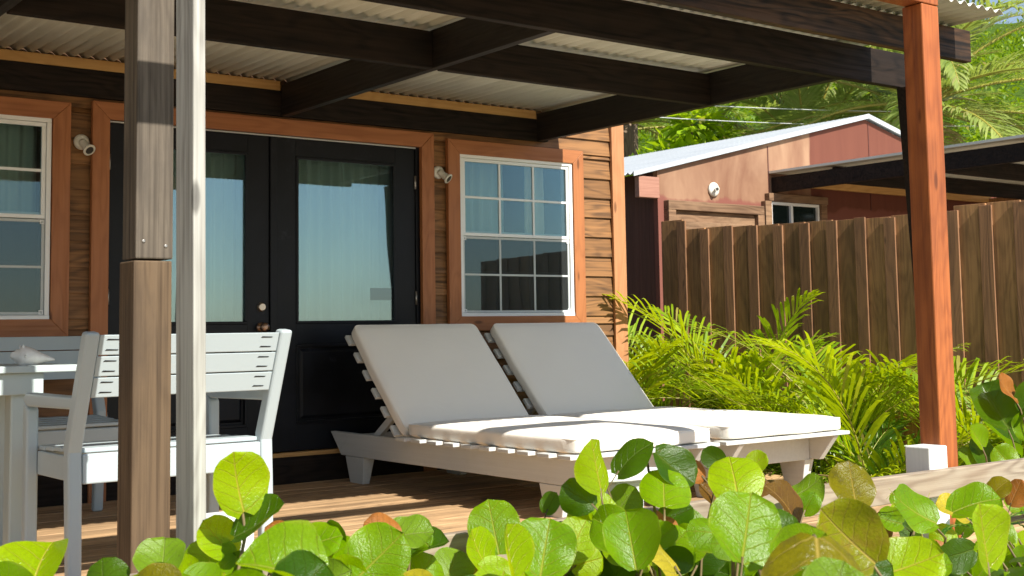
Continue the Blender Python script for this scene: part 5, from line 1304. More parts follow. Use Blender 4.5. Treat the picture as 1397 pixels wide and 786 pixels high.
(9,2.646,-4.465,0.071,0.48,-0.44,0.76,-0.84,-0.46,0.27,0.093,0),
(11,1.637,-5.816,0.358,-0.26,0.09,0.96,0.02,-0.99,0.1,0.09,0),
(12,3.606,-4.461,-0.098,0.36,0.13,0.93,-0.5,-0.81,0.3,0.111,4),
(10,3.11,-4.403,0.131,0.51,-0.46,0.73,-0.71,-0.7,0.05,0.092,3),
(2,1.141,-4.441,0.377,0.8,-0.58,-0.17,-0.37,-0.69,0.61,0.084,0),
(11,2.157,-5.369,0.419,-0.27,0.86,0.42,-0.89,-0.4,0.24,0.128,1),
(10,2.039,-5.445,0.415,-0.46,0.42,-0.78,-0.88,-0.35,0.32,0.113,2),
(8,2.595,-4.428,0.173,0.29,-0.32,0.9,-0.9,-0.4,0.15,0.093,8),
(10,2.163,-5.34,0.367,0.81,-0.4,0.43,-0.49,-0.86,0.12,0.121,4),
(12,3.97,-4.397,-0.077,-0.8,0.6,-0.04,-0.6,-0.78,0.15,0.108,1),
(3,1.088,-5.047,0.441,0.97,-0.23,0.12,-0.23,-0.97,0.04,0.081,3),
(10,2.729,-4.72,-0.025,0.55,-0.49,0.68,-0.77,-0.6,0.2,0.078,0),
(0,0.854,-4.333,0.355,0.72,-0.49,-0.48,-0.35,-0.87,0.36,0.105,0),
(13,4.155,-4.76,-0.347,-0.34,0.15,0.93,-0.37,-0.93,0.02,0.108,0),
(1,0.858,-4.638,0.236,-0.14,0.39,0.91,-0.67,-0.71,0.2,0.098,0),
(9,2.589,-4.468,-0.21,0.78,-0.6,0.14,-0.62,-0.78,0.1,0.09,0),
(2,1.051,-4.481,0.209,-0.77,0.55,0.32,-0.41,-0.82,0.41,0.093,3),
(4,1.295,-4.957,0.193,-0.41,0.22,0.89,-0.54,-0.84,-0.04,0.088,0),
(8,2.397,-4.452,0.267,-0.28,0.11,0.95,-0.1,-0.99,0.09,0.081,2),
(2,1.229,-4.358,0.156,0.18,0.4,0.9,-0.61,-0.67,0.42,0.155,2),
(4,1.324,-4.858,0.161,-0.77,0.6,-0.23,-0.62,-0.58,0.53,0.127,1),
(9,2.859,-4.43,0.149,0.15,-0.21,0.97,-0.92,-0.4,0.05,0.094,3),
(0,0.597,-4.514,0.373,-0.33,0.84,0.44,-0.82,-0.48,0.3,0.091,0),
(7,2.382,-4.327,0.118,0.23,-0.27,0.93,-0.97,-0.18,0.19,0.101,1),
(1,0.814,-4.852,0.273,-0.69,0.46,0.56,-0.6,-0.8,-0.08,0.102,3),
(4,1.562,-4.337,0.076,-0.34,0.74,0.58,-0.79,-0.56,0.25,0.124,0),
(7,2.391,-4.313,0.208,0.19,0,0.98,-0.62,-0.78,0.12,0.092,2),
(8,2.065,-4.735,-0.029,0.29,-0.01,0.96,-0.58,-0.8,0.17,0.129,0),
(1,1.027,-4.352,0.325,-0.76,0.6,-0.24,-0.65,-0.7,0.29,0.13,2),
(13,4.314,-4.657,-0.325,0.56,0.01,0.83,-0.45,-0.84,0.32,0.096,2),
(12,3.57,-4.615,-0.051,-0.11,0.63,0.77,-0.76,-0.55,0.34,0.124,3),
(6,1.759,-4.648,0.173,0.8,-0.6,0.02,-0.44,-0.56,0.7,0.126,3),
(10,3.094,-4.441,-0.083,0.7,-0.47,-0.53,-0.22,-0.86,0.47,0.136,3),
(10,2.575,-4.805,-0.087,0.8,-0.6,0.01,-0.58,-0.76,0.29,0.132,2),
(7,1.739,-4.958,0.159,-0.77,0.55,0.32,-0.56,-0.82,0.05,0.127,2),
(10,3.186,-4.285,0.153,-0.58,0.51,-0.64,-0.66,-0.75,0.02,0.125,0),
(9,2.468,-4.674,0.01,-0.63,0.41,0.66,-0.12,-0.89,0.43,0.105,0),
(6,1.673,-4.778,0.092,0.66,0.06,0.75,-0.33,-0.87,0.36,0.104,2),
(7,2.195,-4.397,0.111,-0.68,0.72,0.11,-0.72,-0.69,0.04,0.126,2),
(3,0.989,-5.224,0.334,0.56,0.16,0.81,-0.48,-0.73,0.48,0.115,2),
(13,4.947,-4.358,-0.051,-0.12,-0.01,0.99,-0.12,-0.99,-0.03,0.088,0),
(2,0.952,-4.964,0.254,-0.87,0.48,-0.08,-0.49,-0.87,0.05,0.084,0),
(10,3.117,-4.374,0.145,-0.42,0.51,0.75,-0.62,-0.77,0.17,0.088,0),
(0,0.566,-4.896,0.311,0.51,-0.46,0.73,-0.84,-0.45,0.3,0.085,6),
(13,4.175,-4.619,-0.339,0.74,-0.59,0.31,-0.67,-0.7,0.25,0.119,1),
(1,0.966,-4.472,0.255,0.01,0.49,0.87,-0.63,-0.67,0.39,0.135,0),
(2,1.068,-4.533,0.285,0.74,-0.51,-0.44,-0.2,-0.79,0.59,0.116,1),
(6,1.546,-5.092,0.141,0.9,-0.36,0.25,-0.4,-0.91,0.15,0.124,0),
(12,3.008,-4.987,-0.159,-0.65,0.42,0.63,-0.14,-0.88,0.45,0.124,1),
(6,1.874,-4.575,0.012,0.63,-0.23,0.74,-0.44,-0.9,0.09,0.112,0),
(5,1.478,-4.724,0.163,0.06,0.48,0.87,-0.62,-0.67,0.41,0.089,2),
(0,0.583,-4.663,0.279,-0.38,0.85,0.37,-0.83,-0.49,0.27,0.131,2),
(4,1.641,-4.342,0.221,-0.96,0.05,-0.29,-0.11,-0.98,0.19,0.114,2),
(13,4.745,-4.336,-0.205,-0.22,0.69,0.69,-0.78,-0.55,0.31,0.089,3),
(3,0.897,-5.435,0.411,0.23,-0.27,0.93,-0.84,-0.54,0.05,0.087,0),
(8,2.394,-4.452,0.099,0.93,-0.16,0.32,-0.22,-0.96,0.19,0.133,0),
(10,2.896,-4.447,-0.109,0.13,0.27,0.95,-0.65,-0.7,0.29,0.117,0),
(12,3.387,-4.742,0.026,0.32,0.3,0.9,-0.58,-0.68,0.44,0.126,1),
(12,3.239,-4.733,0.045,-0.05,0.55,0.83,-0.6,-0.69,0.42,0.151,3),
(9,2.423,-4.786,-0.102,-0.09,0.53,0.84,-0.67,-0.66,0.34,0.097,1),
(1,0.866,-4.567,0.306,0.74,-0.59,0.32,-0.67,-0.64,0.37,0.131,2),
(7,1.728,-4.922,0.166,0.19,0.45,0.87,-0.57,-0.67,0.47,0.088,2),
(2,1.072,-4.516,0.183,-0.7,0.47,0.55,-0.52,-0.85,0.07,0.089,0),
(11,3.578,-4.307,0.133,0.47,-0.43,0.77,-0.74,-0.67,0.08,0.106,1),
(0,0.75,-4.621,0.21,-0.05,0.49,0.87,-0.69,-0.65,0.32,0.134,0),
(13,5.034,-4.308,-0.105,0.9,-0.06,0.43,-0.2,-0.94,0.28,0.148,0),
(8,2.442,-4.59,0.329,0.57,-0.5,0.66,-0.71,-0.69,0.09,0.073,0),
(13,4.062,-4.885,-0.372,-0.8,0.6,0.05,-0.5,-0.71,0.5,0.121,1),
(11,1.791,-5.732,0.331,0.44,-0.15,0.88,-0.58,-0.8,0.15,0.087,1),
(4,0.914,-5.445,0.384,-0.77,0.6,-0.23,-0.6,-0.52,0.61,0.091,3),
(12,3.782,-4.399,0.037,0.68,0.03,0.73,-0.37,-0.85,0.38,0.092,0),
(5,1.627,-4.561,0.177,0.44,-0.41,0.8,-0.88,-0.36,0.3,0.081,3),
(3,0.864,-5.41,0.405,0.69,-0.05,0.72,-0.41,-0.85,0.34,0.118,0),
(0,0.752,-4.383,0.271,-0.79,0.6,-0.06,-0.58,-0.72,0.38,0.077,1),
(0,0.766,-4.587,0.369,0.75,-0.6,0.28,-0.66,-0.65,0.38,0.109,1),
(1,0.662,-5.219,0.345,-0.41,0.21,0.89,-0.27,-0.96,0.11,0.072,3),
(12,3.395,-4.667,-0.177,0.39,-0.38,0.84,-0.72,-0.69,0.02,0.086,0),
(0,0.725,-4.926,0.286,0.79,-0.58,-0.2,-0.32,-0.67,0.66,0.08,1),
(13,5.036,-4.302,-0.26,-0.26,0.59,0.76,-0.62,-0.71,0.34,0.131,2),
(13,4.042,-4.657,-0.368,-0.25,0.65,0.72,-0.72,-0.62,0.32,0.098,1),
(2,1.038,-4.648,0.219,0.69,-0.57,0.45,-0.72,-0.57,0.4,0.101,0),
(13,4.117,-4.376,-0.123,0.73,-0.58,0.37,-0.63,-0.77,0.02,0.122,3),
(2,0.999,-4.916,0.225,1,-0.04,0.07,-0.05,-0.98,0.17,0.115,0),
(4,0.938,-5.367,0.351,0.49,-0.45,0.74,-0.75,-0.66,0.1,0.126,3),
(5,1.623,-4.677,0.206,0.03,0.49,0.87,-0.64,-0.66,0.39,0.152,3),
(0,0.642,-4.471,0.339,-0.38,0.72,0.57,-0.71,-0.63,0.31,0.11,0),
(5,1.66,-4.466,0.258,0.53,-0.48,0.7,-0.79,-0.58,0.2,0.078,0),
(8,2.526,-4.34,0.107,0.67,-0.04,0.74,-0.4,-0.86,0.32,0.146,2),
(9,2.581,-4.708,-0.012,-0.06,0.64,0.76,-0.64,-0.61,0.46,0.112,6),
(0,0.703,-4.402,0.287,0.41,-0.2,0.89,-0.61,-0.78,0.11,0.101,0),
(4,1.328,-4.748,0.23,0.38,0.26,0.89,-0.48,-0.77,0.43,0.102,2),
(12,3.638,-4.572,-0.009,0.36,-0.36,0.86,-0.92,-0.25,0.28,0.079,2),
(7,2.329,-4.342,-0.026,0.16,-0.22,0.96,-0.54,-0.84,-0.1,0.124,1),
(13,4.789,-4.54,-0.164,-0.47,0.27,0.84,-0.37,-0.92,0.09,0.097,4),
(4,1.298,-4.823,0.238,0.62,-0.03,0.78,-0.37,-0.89,0.26,0.108,0),
(9,2.269,-4.954,-0.034,0.1,-0.18,0.98,-0.81,-0.58,-0.02,0.081,1),
(5,1.682,-4.494,0.177,-0.43,0.23,0.87,-0.52,-0.85,-0.03,0.127,7),
(13,5.141,-4.434,-0.214,0.18,-0.23,0.96,-0.96,-0.26,0.11,0.131,2),
(3,0.992,-5.084,0.396,0.14,-0.2,0.97,-0.95,-0.32,0.07,0.09,1),
(8,2.526,-4.341,0.161,0.95,-0.29,0.14,-0.31,-0.93,0.19,0.136,0),
(8,2.332,-4.433,0.287,-0.38,0.19,0.9,-0.02,-0.98,0.2,0.093,1),
(3,0.871,-5.415,0.404,-0.21,0.77,0.6,-0.82,-0.47,0.32,0.108,2),
(2,0.873,-5.006,0.334,0.8,-0.6,0.04,-0.47,-0.58,0.67,0.131,0),
(8,2.363,-4.612,0.095,0.05,0.53,0.85,-0.7,-0.59,0.41,0.136,2),
(7,2.299,-4.451,0.255,0.43,-0.05,0.9,-0.56,-0.8,0.23,0.076,2),
(9,2.779,-4.312,0.221,0.59,-0.51,0.63,-0.69,-0.73,0.05,0.112,0),
(2,1.091,-4.717,0.215,0.52,-0.47,0.72,-0.84,-0.42,0.34,0.11,3),
(1,0.806,-4.951,0.316,-0.43,0.77,0.47,-0.76,-0.59,0.27,0.139,2),
(12,3.819,-4.5,-0.397,-0.4,0.21,0.89,-0.01,-0.97,0.23,0.124,3),
(5,1.505,-4.818,0.162,-0.74,0.59,-0.33,-0.68,-0.67,0.31,0.1,0),
(10,1.501,-5.881,0.329,0.8,-0.59,-0.09,-0.59,-0.8,0.01,0.086,2),
(9,1.943,-5.143,0.073,0.25,-0.29,0.92,-0.62,-0.78,-0.07,0.11,2),
(7,2.291,-4.354,0.261,0.8,-0.6,-0.01,-0.5,-0.68,0.54,0.076,2),
(9,2.736,-4.442,0.204,0.48,-0.44,0.76,-0.61,-0.79,-0.07,0.113,2),
(13,4.798,-4.292,-0.046,0.64,-0.41,-0.65,-0.33,-0.91,0.26,0.082,1),
(9,2.662,-4.509,-0.055,0.93,-0.08,0.36,-0.21,-0.92,0.32,0.109,4),
(4,1.437,-4.481,0.144,-0.03,0.2,0.98,-0.62,-0.77,0.14,0.116,2),
(6,1.956,-4.378,0.073,0.67,-0.03,0.74,-0.34,-0.9,0.27,0.111,2),
(12,3.807,-4.42,0.017,0.13,-0.2,0.97,-0.86,-0.51,0.01,0.103,3),
(8,2.483,-4.537,0.246,0.11,0.07,0.99,-0.6,-0.79,0.12,0.138,0),
(13,4.443,-4.372,0.023,-0.42,0.73,0.54,-0.74,-0.62,0.26,0.106,0),
(4,1.38,-4.642,0.197,-0.78,0.56,0.27,-0.54,-0.83,0.16,0.129,0),
(8,2.417,-4.391,0.289,-0.79,0.56,0.26,-0.44,-0.8,0.41,0.106,3),
(9,2.223,-4.875,-0.006,0.32,-0.33,0.89,-0.7,-0.71,-0.02,0.09,3),
(7,2.282,-4.42,-0.068,0.19,-0.24,0.95,-0.63,-0.78,-0.07,0.098,1),
(8,2.554,-4.477,0.253,0.53,-0.47,0.71,-0.8,-0.56,0.22,0.121,0),
(10,1.597,-5.794,0.462,0.6,-0.52,0.61,-0.66,-0.75,0.01,0.099,0),
(12,3.358,-4.751,-0.121,0.08,-0.16,0.98,-0.95,-0.3,0.03,0.095,2),
(11,3.602,-4.445,0.081,-0.05,-0.07,1,-0.65,-0.75,-0.08,0.106,1),
(10,2.957,-4.492,-0.011,-0.47,0.26,0.85,-0.52,-0.85,-0.03,0.094,4),
(5,1.856,-4.323,0.071,0.63,-0.53,0.57,-0.78,-0.38,0.51,0.095,0),
(5,1.544,-4.606,0.285,-0.39,0.9,0.19,-0.91,-0.41,0.05,0.12,3),
(10,2.988,-4.44,0.027,-0.96,0.03,-0.28,-0.11,-0.96,0.27,0.094,2),
(10,3.161,-4.286,0.11,-0.32,0.91,0.28,-0.92,-0.37,0.15,0.159,3),
(1,1.004,-4.556,0.267,-0.8,0.59,0.08,-0.6,-0.8,-0.04,0.133,2),
(6,2.02,-4.45,0.178,-0.62,0.65,0.43,-0.65,-0.74,0.17,0.092,1),
(0,0.772,-4.683,0.237,0.42,-0.4,0.81,-0.69,-0.72,-0,0.105,2),
(6,1.657,-4.73,0.028,0.04,-0.14,0.99,-0.95,-0.31,-0,0.099,1),
(2,1.22,-4.322,0.159,0.8,-0.6,0.02,-0.55,-0.72,0.43,0.12,1),
(1,1.058,-4.395,0.279,-0.16,0.02,0.99,-0.32,-0.95,-0.04,0.092,2),
(3,1.138,-4.678,0.18,0.8,-0.58,-0.18,-0.44,-0.75,0.5,0.112,0),
(4,1.539,-4.421,0.233,0.12,-0.2,0.97,-0.96,-0.29,0.06,0.116,3),
(10,3.123,-4.405,-0.222,0.33,0.1,0.94,-0.54,-0.79,0.27,0.104,0),
(6,1.581,-4.84,0.156,0.26,-0.29,0.92,-0.94,-0.3,0.17,0.129,0),
(7,1.824,-4.849,0.102,0.92,-0.2,0.34,-0.28,-0.94,0.21,0.085,2),
(5,1.684,-4.462,0.235,0.65,-0.54,0.53,-0.76,-0.46,0.46,0.126,8),
(1,0.802,-5.053,0.289,0.15,-0.21,0.97,-0.94,-0.35,0.07,0.124,2),
(13,4.364,-4.747,-0.235,0.87,-0.09,0.49,-0.21,-0.96,0.19,0.113,2),
(13,4.834,-4.278,-0.107,0.65,-0.1,0.76,-0.48,-0.82,0.31,0.139,0),
(3,0.861,-5.403,0.364,-0.08,-0.04,1,-0.37,-0.92,-0.07,0.132,0),
(12,3.048,-4.963,-0.05,0.35,0.23,0.91,-0.49,-0.78,0.38,0.113,0),
(12,2.878,-5.072,0.282,-0.48,0.85,0.24,-0.85,-0.51,0.14,0.123,2),
(5,1.787,-4.366,0.189,-0.06,0.67,0.74,-0.75,-0.52,0.41,0.105,0),
(9,2.384,-4.713,-0.034,0.25,0.13,0.96,-0.62,-0.74,0.26,0.113,1),
(9,2.775,-4.426,-0.064,0.22,-0.26,0.94,-0.71,-0.7,-0.03,0.133,2),
(8,2.309,-4.446,0.068,0.04,-0.13,0.99,-0.85,-0.53,-0.04,0.085,2),
(4,1.527,-4.486,0.107,0.78,-0.45,0.44,-0.51,-0.86,0.04,0.134,4),
(7,2.321,-4.365,0.211,0.85,-0.24,0.48,-0.32,-0.94,0.09,0.137,2),
(13,4.229,-4.404,-0.023,0.43,-0.41,0.8,-0.66,-0.75,-0.02,0.117,0),
(1,0.951,-4.542,0.214,0.94,-0.3,0.13,-0.32,-0.94,0.12,0.111,1),
(7,2.15,-4.59,-0.081,0.09,0.25,0.96,-0.64,-0.73,0.25,0.131,2),
(8,2.447,-4.57,0.306,-0.8,0.59,0.07,-0.54,-0.77,0.35,0.087,2),
(5,1.186,-5.203,0.231,-0.65,0.43,0.63,-0.24,-0.9,0.36,0.1,0),
(10,3.105,-4.379,-0.13,0.68,0.05,0.73,-0.3,-0.89,0.34,0.093,3),
(10,1.509,-5.892,0.38,-0.14,0,0.99,-0.53,-0.85,-0.07,0.133,1),
(10,1.841,-5.576,0.442,0.48,-0.44,0.76,-0.77,-0.63,0.12,0.124,0),
(1,0.858,-4.69,0.212,0.85,-0.25,0.47,-0.41,-0.86,0.29,0.115,2),
(11,3.407,-4.505,-0.129,0.85,-0.09,0.52,-0.28,-0.91,0.3,0.147,2),
(5,1.687,-4.512,0.124,0.42,-0.4,0.81,-0.9,-0.3,0.32,0.131,3),
(13,4.287,-4.329,-0.296,-0.15,0.01,0.99,-0.04,-1,-0,0.117,0),
(7,1.847,-4.834,0.147,-0.46,0.26,0.85,-0.15,-0.97,0.22,0.087,3),
(8,2.444,-4.408,0.233,0.15,-0.21,0.97,-0.85,-0.52,0.02,0.086,2),
(0,0.636,-4.779,0.361,-0.42,0.75,0.52,-0.79,-0.58,0.21,0.143,2),
(13,4.516,-4.369,-0.009,-0.2,0.79,0.58,-0.8,-0.47,0.37,0.116,1),
(9,2.672,-4.518,-0.144,0.82,-0.06,0.56,-0.22,-0.95,0.22,0.133,3),
(8,2.463,-4.576,0.285,-0.16,0.01,0.99,-0.16,-0.99,-0.01,0.108,0),
(5,1.756,-4.396,0.078,0.86,-0.37,0.35,-0.42,-0.91,0.07,0.129,0),
(5,1.544,-4.85,0.109,0.75,-0.6,0.28,-0.66,-0.65,0.38,0.107,0),
(13,4.363,-4.361,-0.146,0.73,0.09,0.67,-0.24,-0.89,0.38,0.108,6),
(13,3.246,-5.048,0.278,-0.89,0.42,-0.21,-0.45,-0.89,0.12,0.113,2),
(13,4.812,-4.434,-0.333,-0.62,0.67,0.41,-0.73,-0.68,0.01,0.119,1),
(13,5.046,-4.293,-0.059,0.36,-0.36,0.86,-0.8,-0.6,0.08,0.13,0),
(6,1.802,-4.569,0.187,0.56,-0.79,-0.24,-0.8,-0.59,0.08,0.084,0),
(9,2.881,-4.34,0.093,0.97,-0.03,0.23,-0.07,-0.99,0.15,0.1,3),
(13,4.44,-4.537,-0.235,0.13,-0.2,0.97,-0.91,-0.41,0.03,0.088,4),
(13,4.622,-4.353,-0.095,0.21,-0.26,0.94,-0.88,-0.47,0.07,0.122,2),
(10,3.188,-4.358,0.037,-0.33,0.93,0.16,-0.94,-0.34,0.05,0.1,2),
(6,1.679,-4.844,0.137,-0.12,-0.02,0.99,-0.57,-0.82,-0.08,0.132,6),
(13,4.394,-4.432,-0.347,0.25,0.19,0.95,-0.49,-0.82,0.29,0.134,0),
(12,4.202,-4.277,-0.196,-0.09,-0.03,1,0.06,-1,-0.03,0.109,2),
(13,4.339,-4.372,-0.059,-0.4,0.21,0.89,-0.3,-0.95,0.09,0.136,1),
(1,1.006,-4.394,0.31,-0.8,0.6,0.03,-0.49,-0.68,0.55,0.113,0),
(10,1.643,-5.766,0.343,0.19,0.18,0.96,-0.52,-0.82,0.26,0.108,1),
(0,0.69,-5,0.369,0.69,0.09,0.72,-0.3,-0.87,0.39,0.147,1),
(9,2.714,-4.431,-0.203,-0.1,-0.03,0.99,-0.12,-0.99,-0.04,0.09,4),
(9,2.755,-4.399,0.215,0.56,-0.78,-0.28,-0.81,-0.59,0.02,0.125,2),
(7,2.213,-4.439,0.167,-0.41,0.22,0.88,-0.03,-0.97,0.23,0.114,1),
(0,0.824,-4.605,0.231,0.53,-0.47,0.71,-0.63,-0.77,-0.04,0.096,1),
(13,4.807,-4.354,-0.139,-0.12,0.56,0.82,-0.61,-0.69,0.38,0.108,2),
(10,2.058,-5.418,0.444,0.73,-0.5,-0.47,-0.2,-0.81,0.55,0.117,1),
(8,2.21,-4.608,-0.068,0.04,0.13,0.99,-0.57,-0.82,0.13,0.082,2),
(2,1.139,-4.321,0.153,0.23,0.43,0.87,-0.5,-0.72,0.49,0.103,0),
(6,1.969,-4.503,0.014,-0.51,0.3,0.81,-0.53,-0.84,-0.03,0.13,2),
(13,4.149,-4.472,-0.286,-0.38,0.79,0.48,-0.84,-0.51,0.18,0.124,0),
(11,2.509,-5.228,-0.019,0.25,-0.28,0.93,-0.69,-0.72,-0.04,0.105,0),
(4,0.906,-5.438,0.373,-0.58,0.5,-0.64,-0.81,-0.44,0.39,0.095,3),
(11,3.562,-4.382,0.134,-0.69,0.46,0.57,-0.56,-0.83,-0.01,0.083,0),
(11,1.55,-5.92,0.35,-0.14,0.2,0.97,-0.66,-0.75,0.06,0.121,2),
(13,4.46,-4.298,-0.061,0.04,0.59,0.8,-0.58,-0.64,0.51,0.104,1),
(5,1.582,-4.647,0.034,-0.15,0.01,0.99,-0.08,-1,-0.01,0.097,2),
(5,1.716,-4.481,0.201,0.01,-0.11,0.99,-0.9,-0.43,-0.04,0.118,3),
(2,1.112,-4.384,0.148,0.22,0.1,0.97,-0.62,-0.75,0.22,0.115,3),
(10,3.166,-4.35,0.03,-0.08,0.66,0.74,-0.69,-0.58,0.44,0.141,2),
(13,5.109,-4.384,-0.127,0.74,-0.33,0.59,-0.51,-0.84,0.18,0.099,0),
(13,4.072,-4.762,-0.306,-0.05,-0.07,1,-0.26,-0.96,-0.08,0.103,2),
(12,3.933,-4.487,-0.307,-0.52,0.31,0.79,-0.38,-0.92,0.11,0.104,2),
(0,0.72,-4.759,0.24,0.11,0.37,0.92,-0.64,-0.69,0.35,0.111,2),
(4,1.528,-4.525,0.301,0.47,-0.83,-0.3,-0.82,-0.53,0.19,0.113,0),
(9,3.004,-4.305,0.104,-0.21,0.58,0.79,-0.75,-0.61,0.25,0.082,7),
(6,2.105,-4.32,0.214,-0.14,-0.47,-0.87,-0.61,-0.65,0.45,0.11,2),
(4,0.915,-5.445,0.369,-0.08,0.45,0.89,-0.59,-0.74,0.32,0.096,1),
(8,2.464,-4.335,0.131,-0.27,0.83,0.49,-0.8,-0.48,0.37,0.135,3),
(8,2.518,-4.518,0.164,0.27,0.11,0.96,-0.49,-0.84,0.24,0.083,1),
(2,1.17,-4.377,0.234,0.81,0.04,0.58,-0.21,-0.91,0.36,0.095,0),
(13,4.491,-4.694,-0.338,0.54,-0.25,0.81,-0.59,-0.79,0.15,0.11,0),
(6,1.842,-4.444,0.101,0,-0.11,0.99,-0.76,-0.65,-0.07,0.086,3),
(0,0.607,-4.435,0.406,-0.86,0.25,-0.45,-0.37,-0.91,0.19,0.117,0),
(4,1.376,-4.785,0.229,0.74,0,0.67,-0.34,-0.85,0.39,0.156,0),
(0,0.655,-4.632,0.25,0.16,-0.22,0.96,-0.96,-0.27,0.09,0.117,3),
(7,2.078,-4.443,0.255,0.67,-0.56,0.49,-0.74,-0.49,0.46,0.092,3),
(4,1.399,-4.74,0.221,0.79,-0.6,0.08,-0.54,-0.63,0.56,0.116,0),
(6,1.949,-4.51,0.202,0.59,-0.51,0.63,-0.81,-0.39,0.44,0.074,6),
(11,3.26,-4.636,-0.182,0.57,0.18,0.8,-0.43,-0.77,0.48,0.107,0),
(8,2.489,-4.296,0.292,0.01,-0.11,0.99,-0.85,-0.52,-0.05,0.074,6),
(13,4.799,-4.302,-0.114,0.24,-0.27,0.93,-0.95,-0.28,0.16,0.104,2),
(13,4.194,-4.772,-0.329,0.33,0.35,0.88,-0.48,-0.74,0.47,0.13,3),
(12,3.095,-4.84,-0.183,0.74,-0.59,0.31,-0.66,-0.59,0.46,0.098,0),
(0,0.684,-4.646,0.213,-0.6,0.38,0.7,-0.39,-0.91,0.16,0.079,0),
(0,0.63,-4.427,0.349,0.7,-0.47,-0.55,-0.27,-0.88,0.4,0.133,0),
(6,1.785,-4.652,0.043,-0.38,0.71,0.59,-0.76,-0.6,0.24,0.14,2),
(6,1.86,-4.429,0.196,-0.11,-0.02,0.99,-0.63,-0.77,-0.09,0.08,2),
(4,0.908,-5.445,0.422,0.48,-0.02,0.88,-0.57,-0.77,0.29,0.124,0),
(8,2.681,-4.344,0.208,-0.09,0.31,0.95,-0.7,-0.69,0.16,0.086,1),
(13,4.335,-4.463,-0.358,0.75,0.08,0.65,-0.19,-0.93,0.33,0.16,2),
(8,2.549,-4.373,0.274,0.97,-0.09,0.2,-0.14,-0.97,0.19,0.125,2),
(12,4.036,-4.414,0.019,-0.04,0.66,0.75,-0.67,-0.57,0.47,0.136,7),
(3,1.031,-5.177,0.405,0.1,-0.18,0.98,-0.92,-0.38,0.02,0.076,0),
(5,1.736,-4.368,0.259,-0.91,0.39,-0.17,-0.41,-0.9,0.13,0.129,0),
(9,2.822,-4.403,0.152,0.75,-0.59,0.29,-0.66,-0.65,0.38,0.122,2),
(7,2.359,-4.333,0.299,0.42,-0.4,0.81,-0.78,-0.61,0.1,0.074,0),
(12,3.242,-4.787,0.087,-0.79,0.57,0.25,-0.37,-0.75,0.55,0.086,3),
(9,2.15,-4.927,0.018,0.79,-0.6,0.11,-0.61,-0.8,-0.03,0.101,7),
(6,1.942,-4.469,0.08,0.76,-0.6,-0.23,-0.59,-0.8,0.12,0.074,0),
(1,0.867,-4.924,0.242,0.25,0.38,0.89,-0.61,-0.65,0.45,0.14,2),
(2,1.077,-4.422,0.251,0.89,-0.28,0.35,-0.36,-0.92,0.18,0.116,2),
(13,4.405,-4.594,-0.2,0.29,-0.31,0.9,-0.77,-0.64,0.03,0.082,1),
(9,2.688,-4.447,0.231,0.18,-0.23,0.96,-0.9,-0.43,0.06,0.114,0),
(13,4.384,-4.304,-0.184,-0.15,0.65,0.75,-0.77,-0.55,0.32,0.111,4),
(10,2.106,-5.268,0.425,-0.27,0.1,0.96,-0.66,-0.74,-0.11,0.073,0),
(13,5.217,-4.304,-0.149,0.21,-0.07,0.97,-0.61,-0.78,0.08,0.135,0),
(1,0.867,-4.918,0.334,-0.99,0.13,-0.08,-0.13,-0.99,0.02,0.119,2),
(10,1.52,-5.895,0.33,0.75,-0.52,-0.42,-0.3,-0.82,0.49,0.078,0),
(1,1.049,-4.349,0.232,-0.79,0.6,-0.08,-0.6,-0.8,-0.04,0.117,0),
(13,4.779,-4.315,-0.029,-0.18,0.74,0.64,-0.83,-0.47,0.31,0.116,2),
(2,1.265,-4.331,0.184,0.25,0.38,0.89,-0.48,-0.75,0.46,0.1,0),
(9,2.684,-4.443,0.249,-0.1,-0.03,0.99,-0.1,-0.99,-0.04,0.079,1),
(7,2.358,-4.364,0.249,0.52,-0.47,0.72,-0.84,-0.43,0.33,0.111,3),
(10,2.756,-4.704,-0.133,-0.35,0.8,0.5,-0.79,-0.53,0.31,0.096,1),
(13,5.359,-4.297,-0.2,0.82,-0.31,0.48,-0.41,-0.9,0.13,0.116,4),
(3,1.016,-5.168,0.389,-0.86,0.2,-0.47,-0.32,-0.93,0.18,0.101,2),
(9,2.431,-4.836,-0.02,0.48,-0.03,0.88,-0.52,-0.82,0.25,0.083,1),
(12,3.451,-4.718,-0.299,0.55,-0.49,0.68,-0.71,-0.7,0.08,0.131,0),
(13,4.478,-4.33,-0.217,0.15,-0.21,0.97,-0.55,-0.83,-0.1,0.092,2),
(0,0.608,-4.735,0.247,-0.61,0.38,0.7,-0.2,-0.92,0.33,0.092,0),
(3,0.855,-5.409,0.463,0.79,-0.43,0.43,-0.52,-0.85,0.11,0.077,1),
(13,4.395,-4.293,-0.214,0.43,-0.41,0.81,-0.68,-0.74,-0.01,0.131,3),
(12,2.747,-5.099,-0.086,-0.48,0.87,0.08,-0.87,-0.49,0.09,0.141,0),
(13,5.158,-4.424,-0.074,0.18,-0.02,0.98,-0.52,-0.85,0.07,0.077,0),
(0,0.919,-4.325,0.267,-0.29,-0.29,-0.91,-0.54,-0.73,0.41,0.123,2),
(3,0.837,-5.395,0.455,0.48,-0,0.88,-0.4,-0.89,0.22,0.098,8),
(0,0.652,-4.512,0.216,0.75,0.08,0.66,-0.34,-0.81,0.48,0.091,4),
(8,2.546,-4.321,0.233,-0.08,-0.04,1,-0.18,-0.98,-0.06,0.122,3),
(5,1.416,-4.846,0.152,0.26,0.41,0.87,-0.53,-0.69,0.48,0.156,0),
(6,1.838,-4.447,0.026,0.29,-0,0.96,-0.63,-0.75,0.19,0.126,2),
(11,1.536,-5.921,0.465,0.5,0.01,0.86,-0.52,-0.8,0.31,0.11,3),
(11,3.664,-4.355,0.11,-0.85,0.47,-0.24,-0.5,-0.86,0.08,0.085,1),
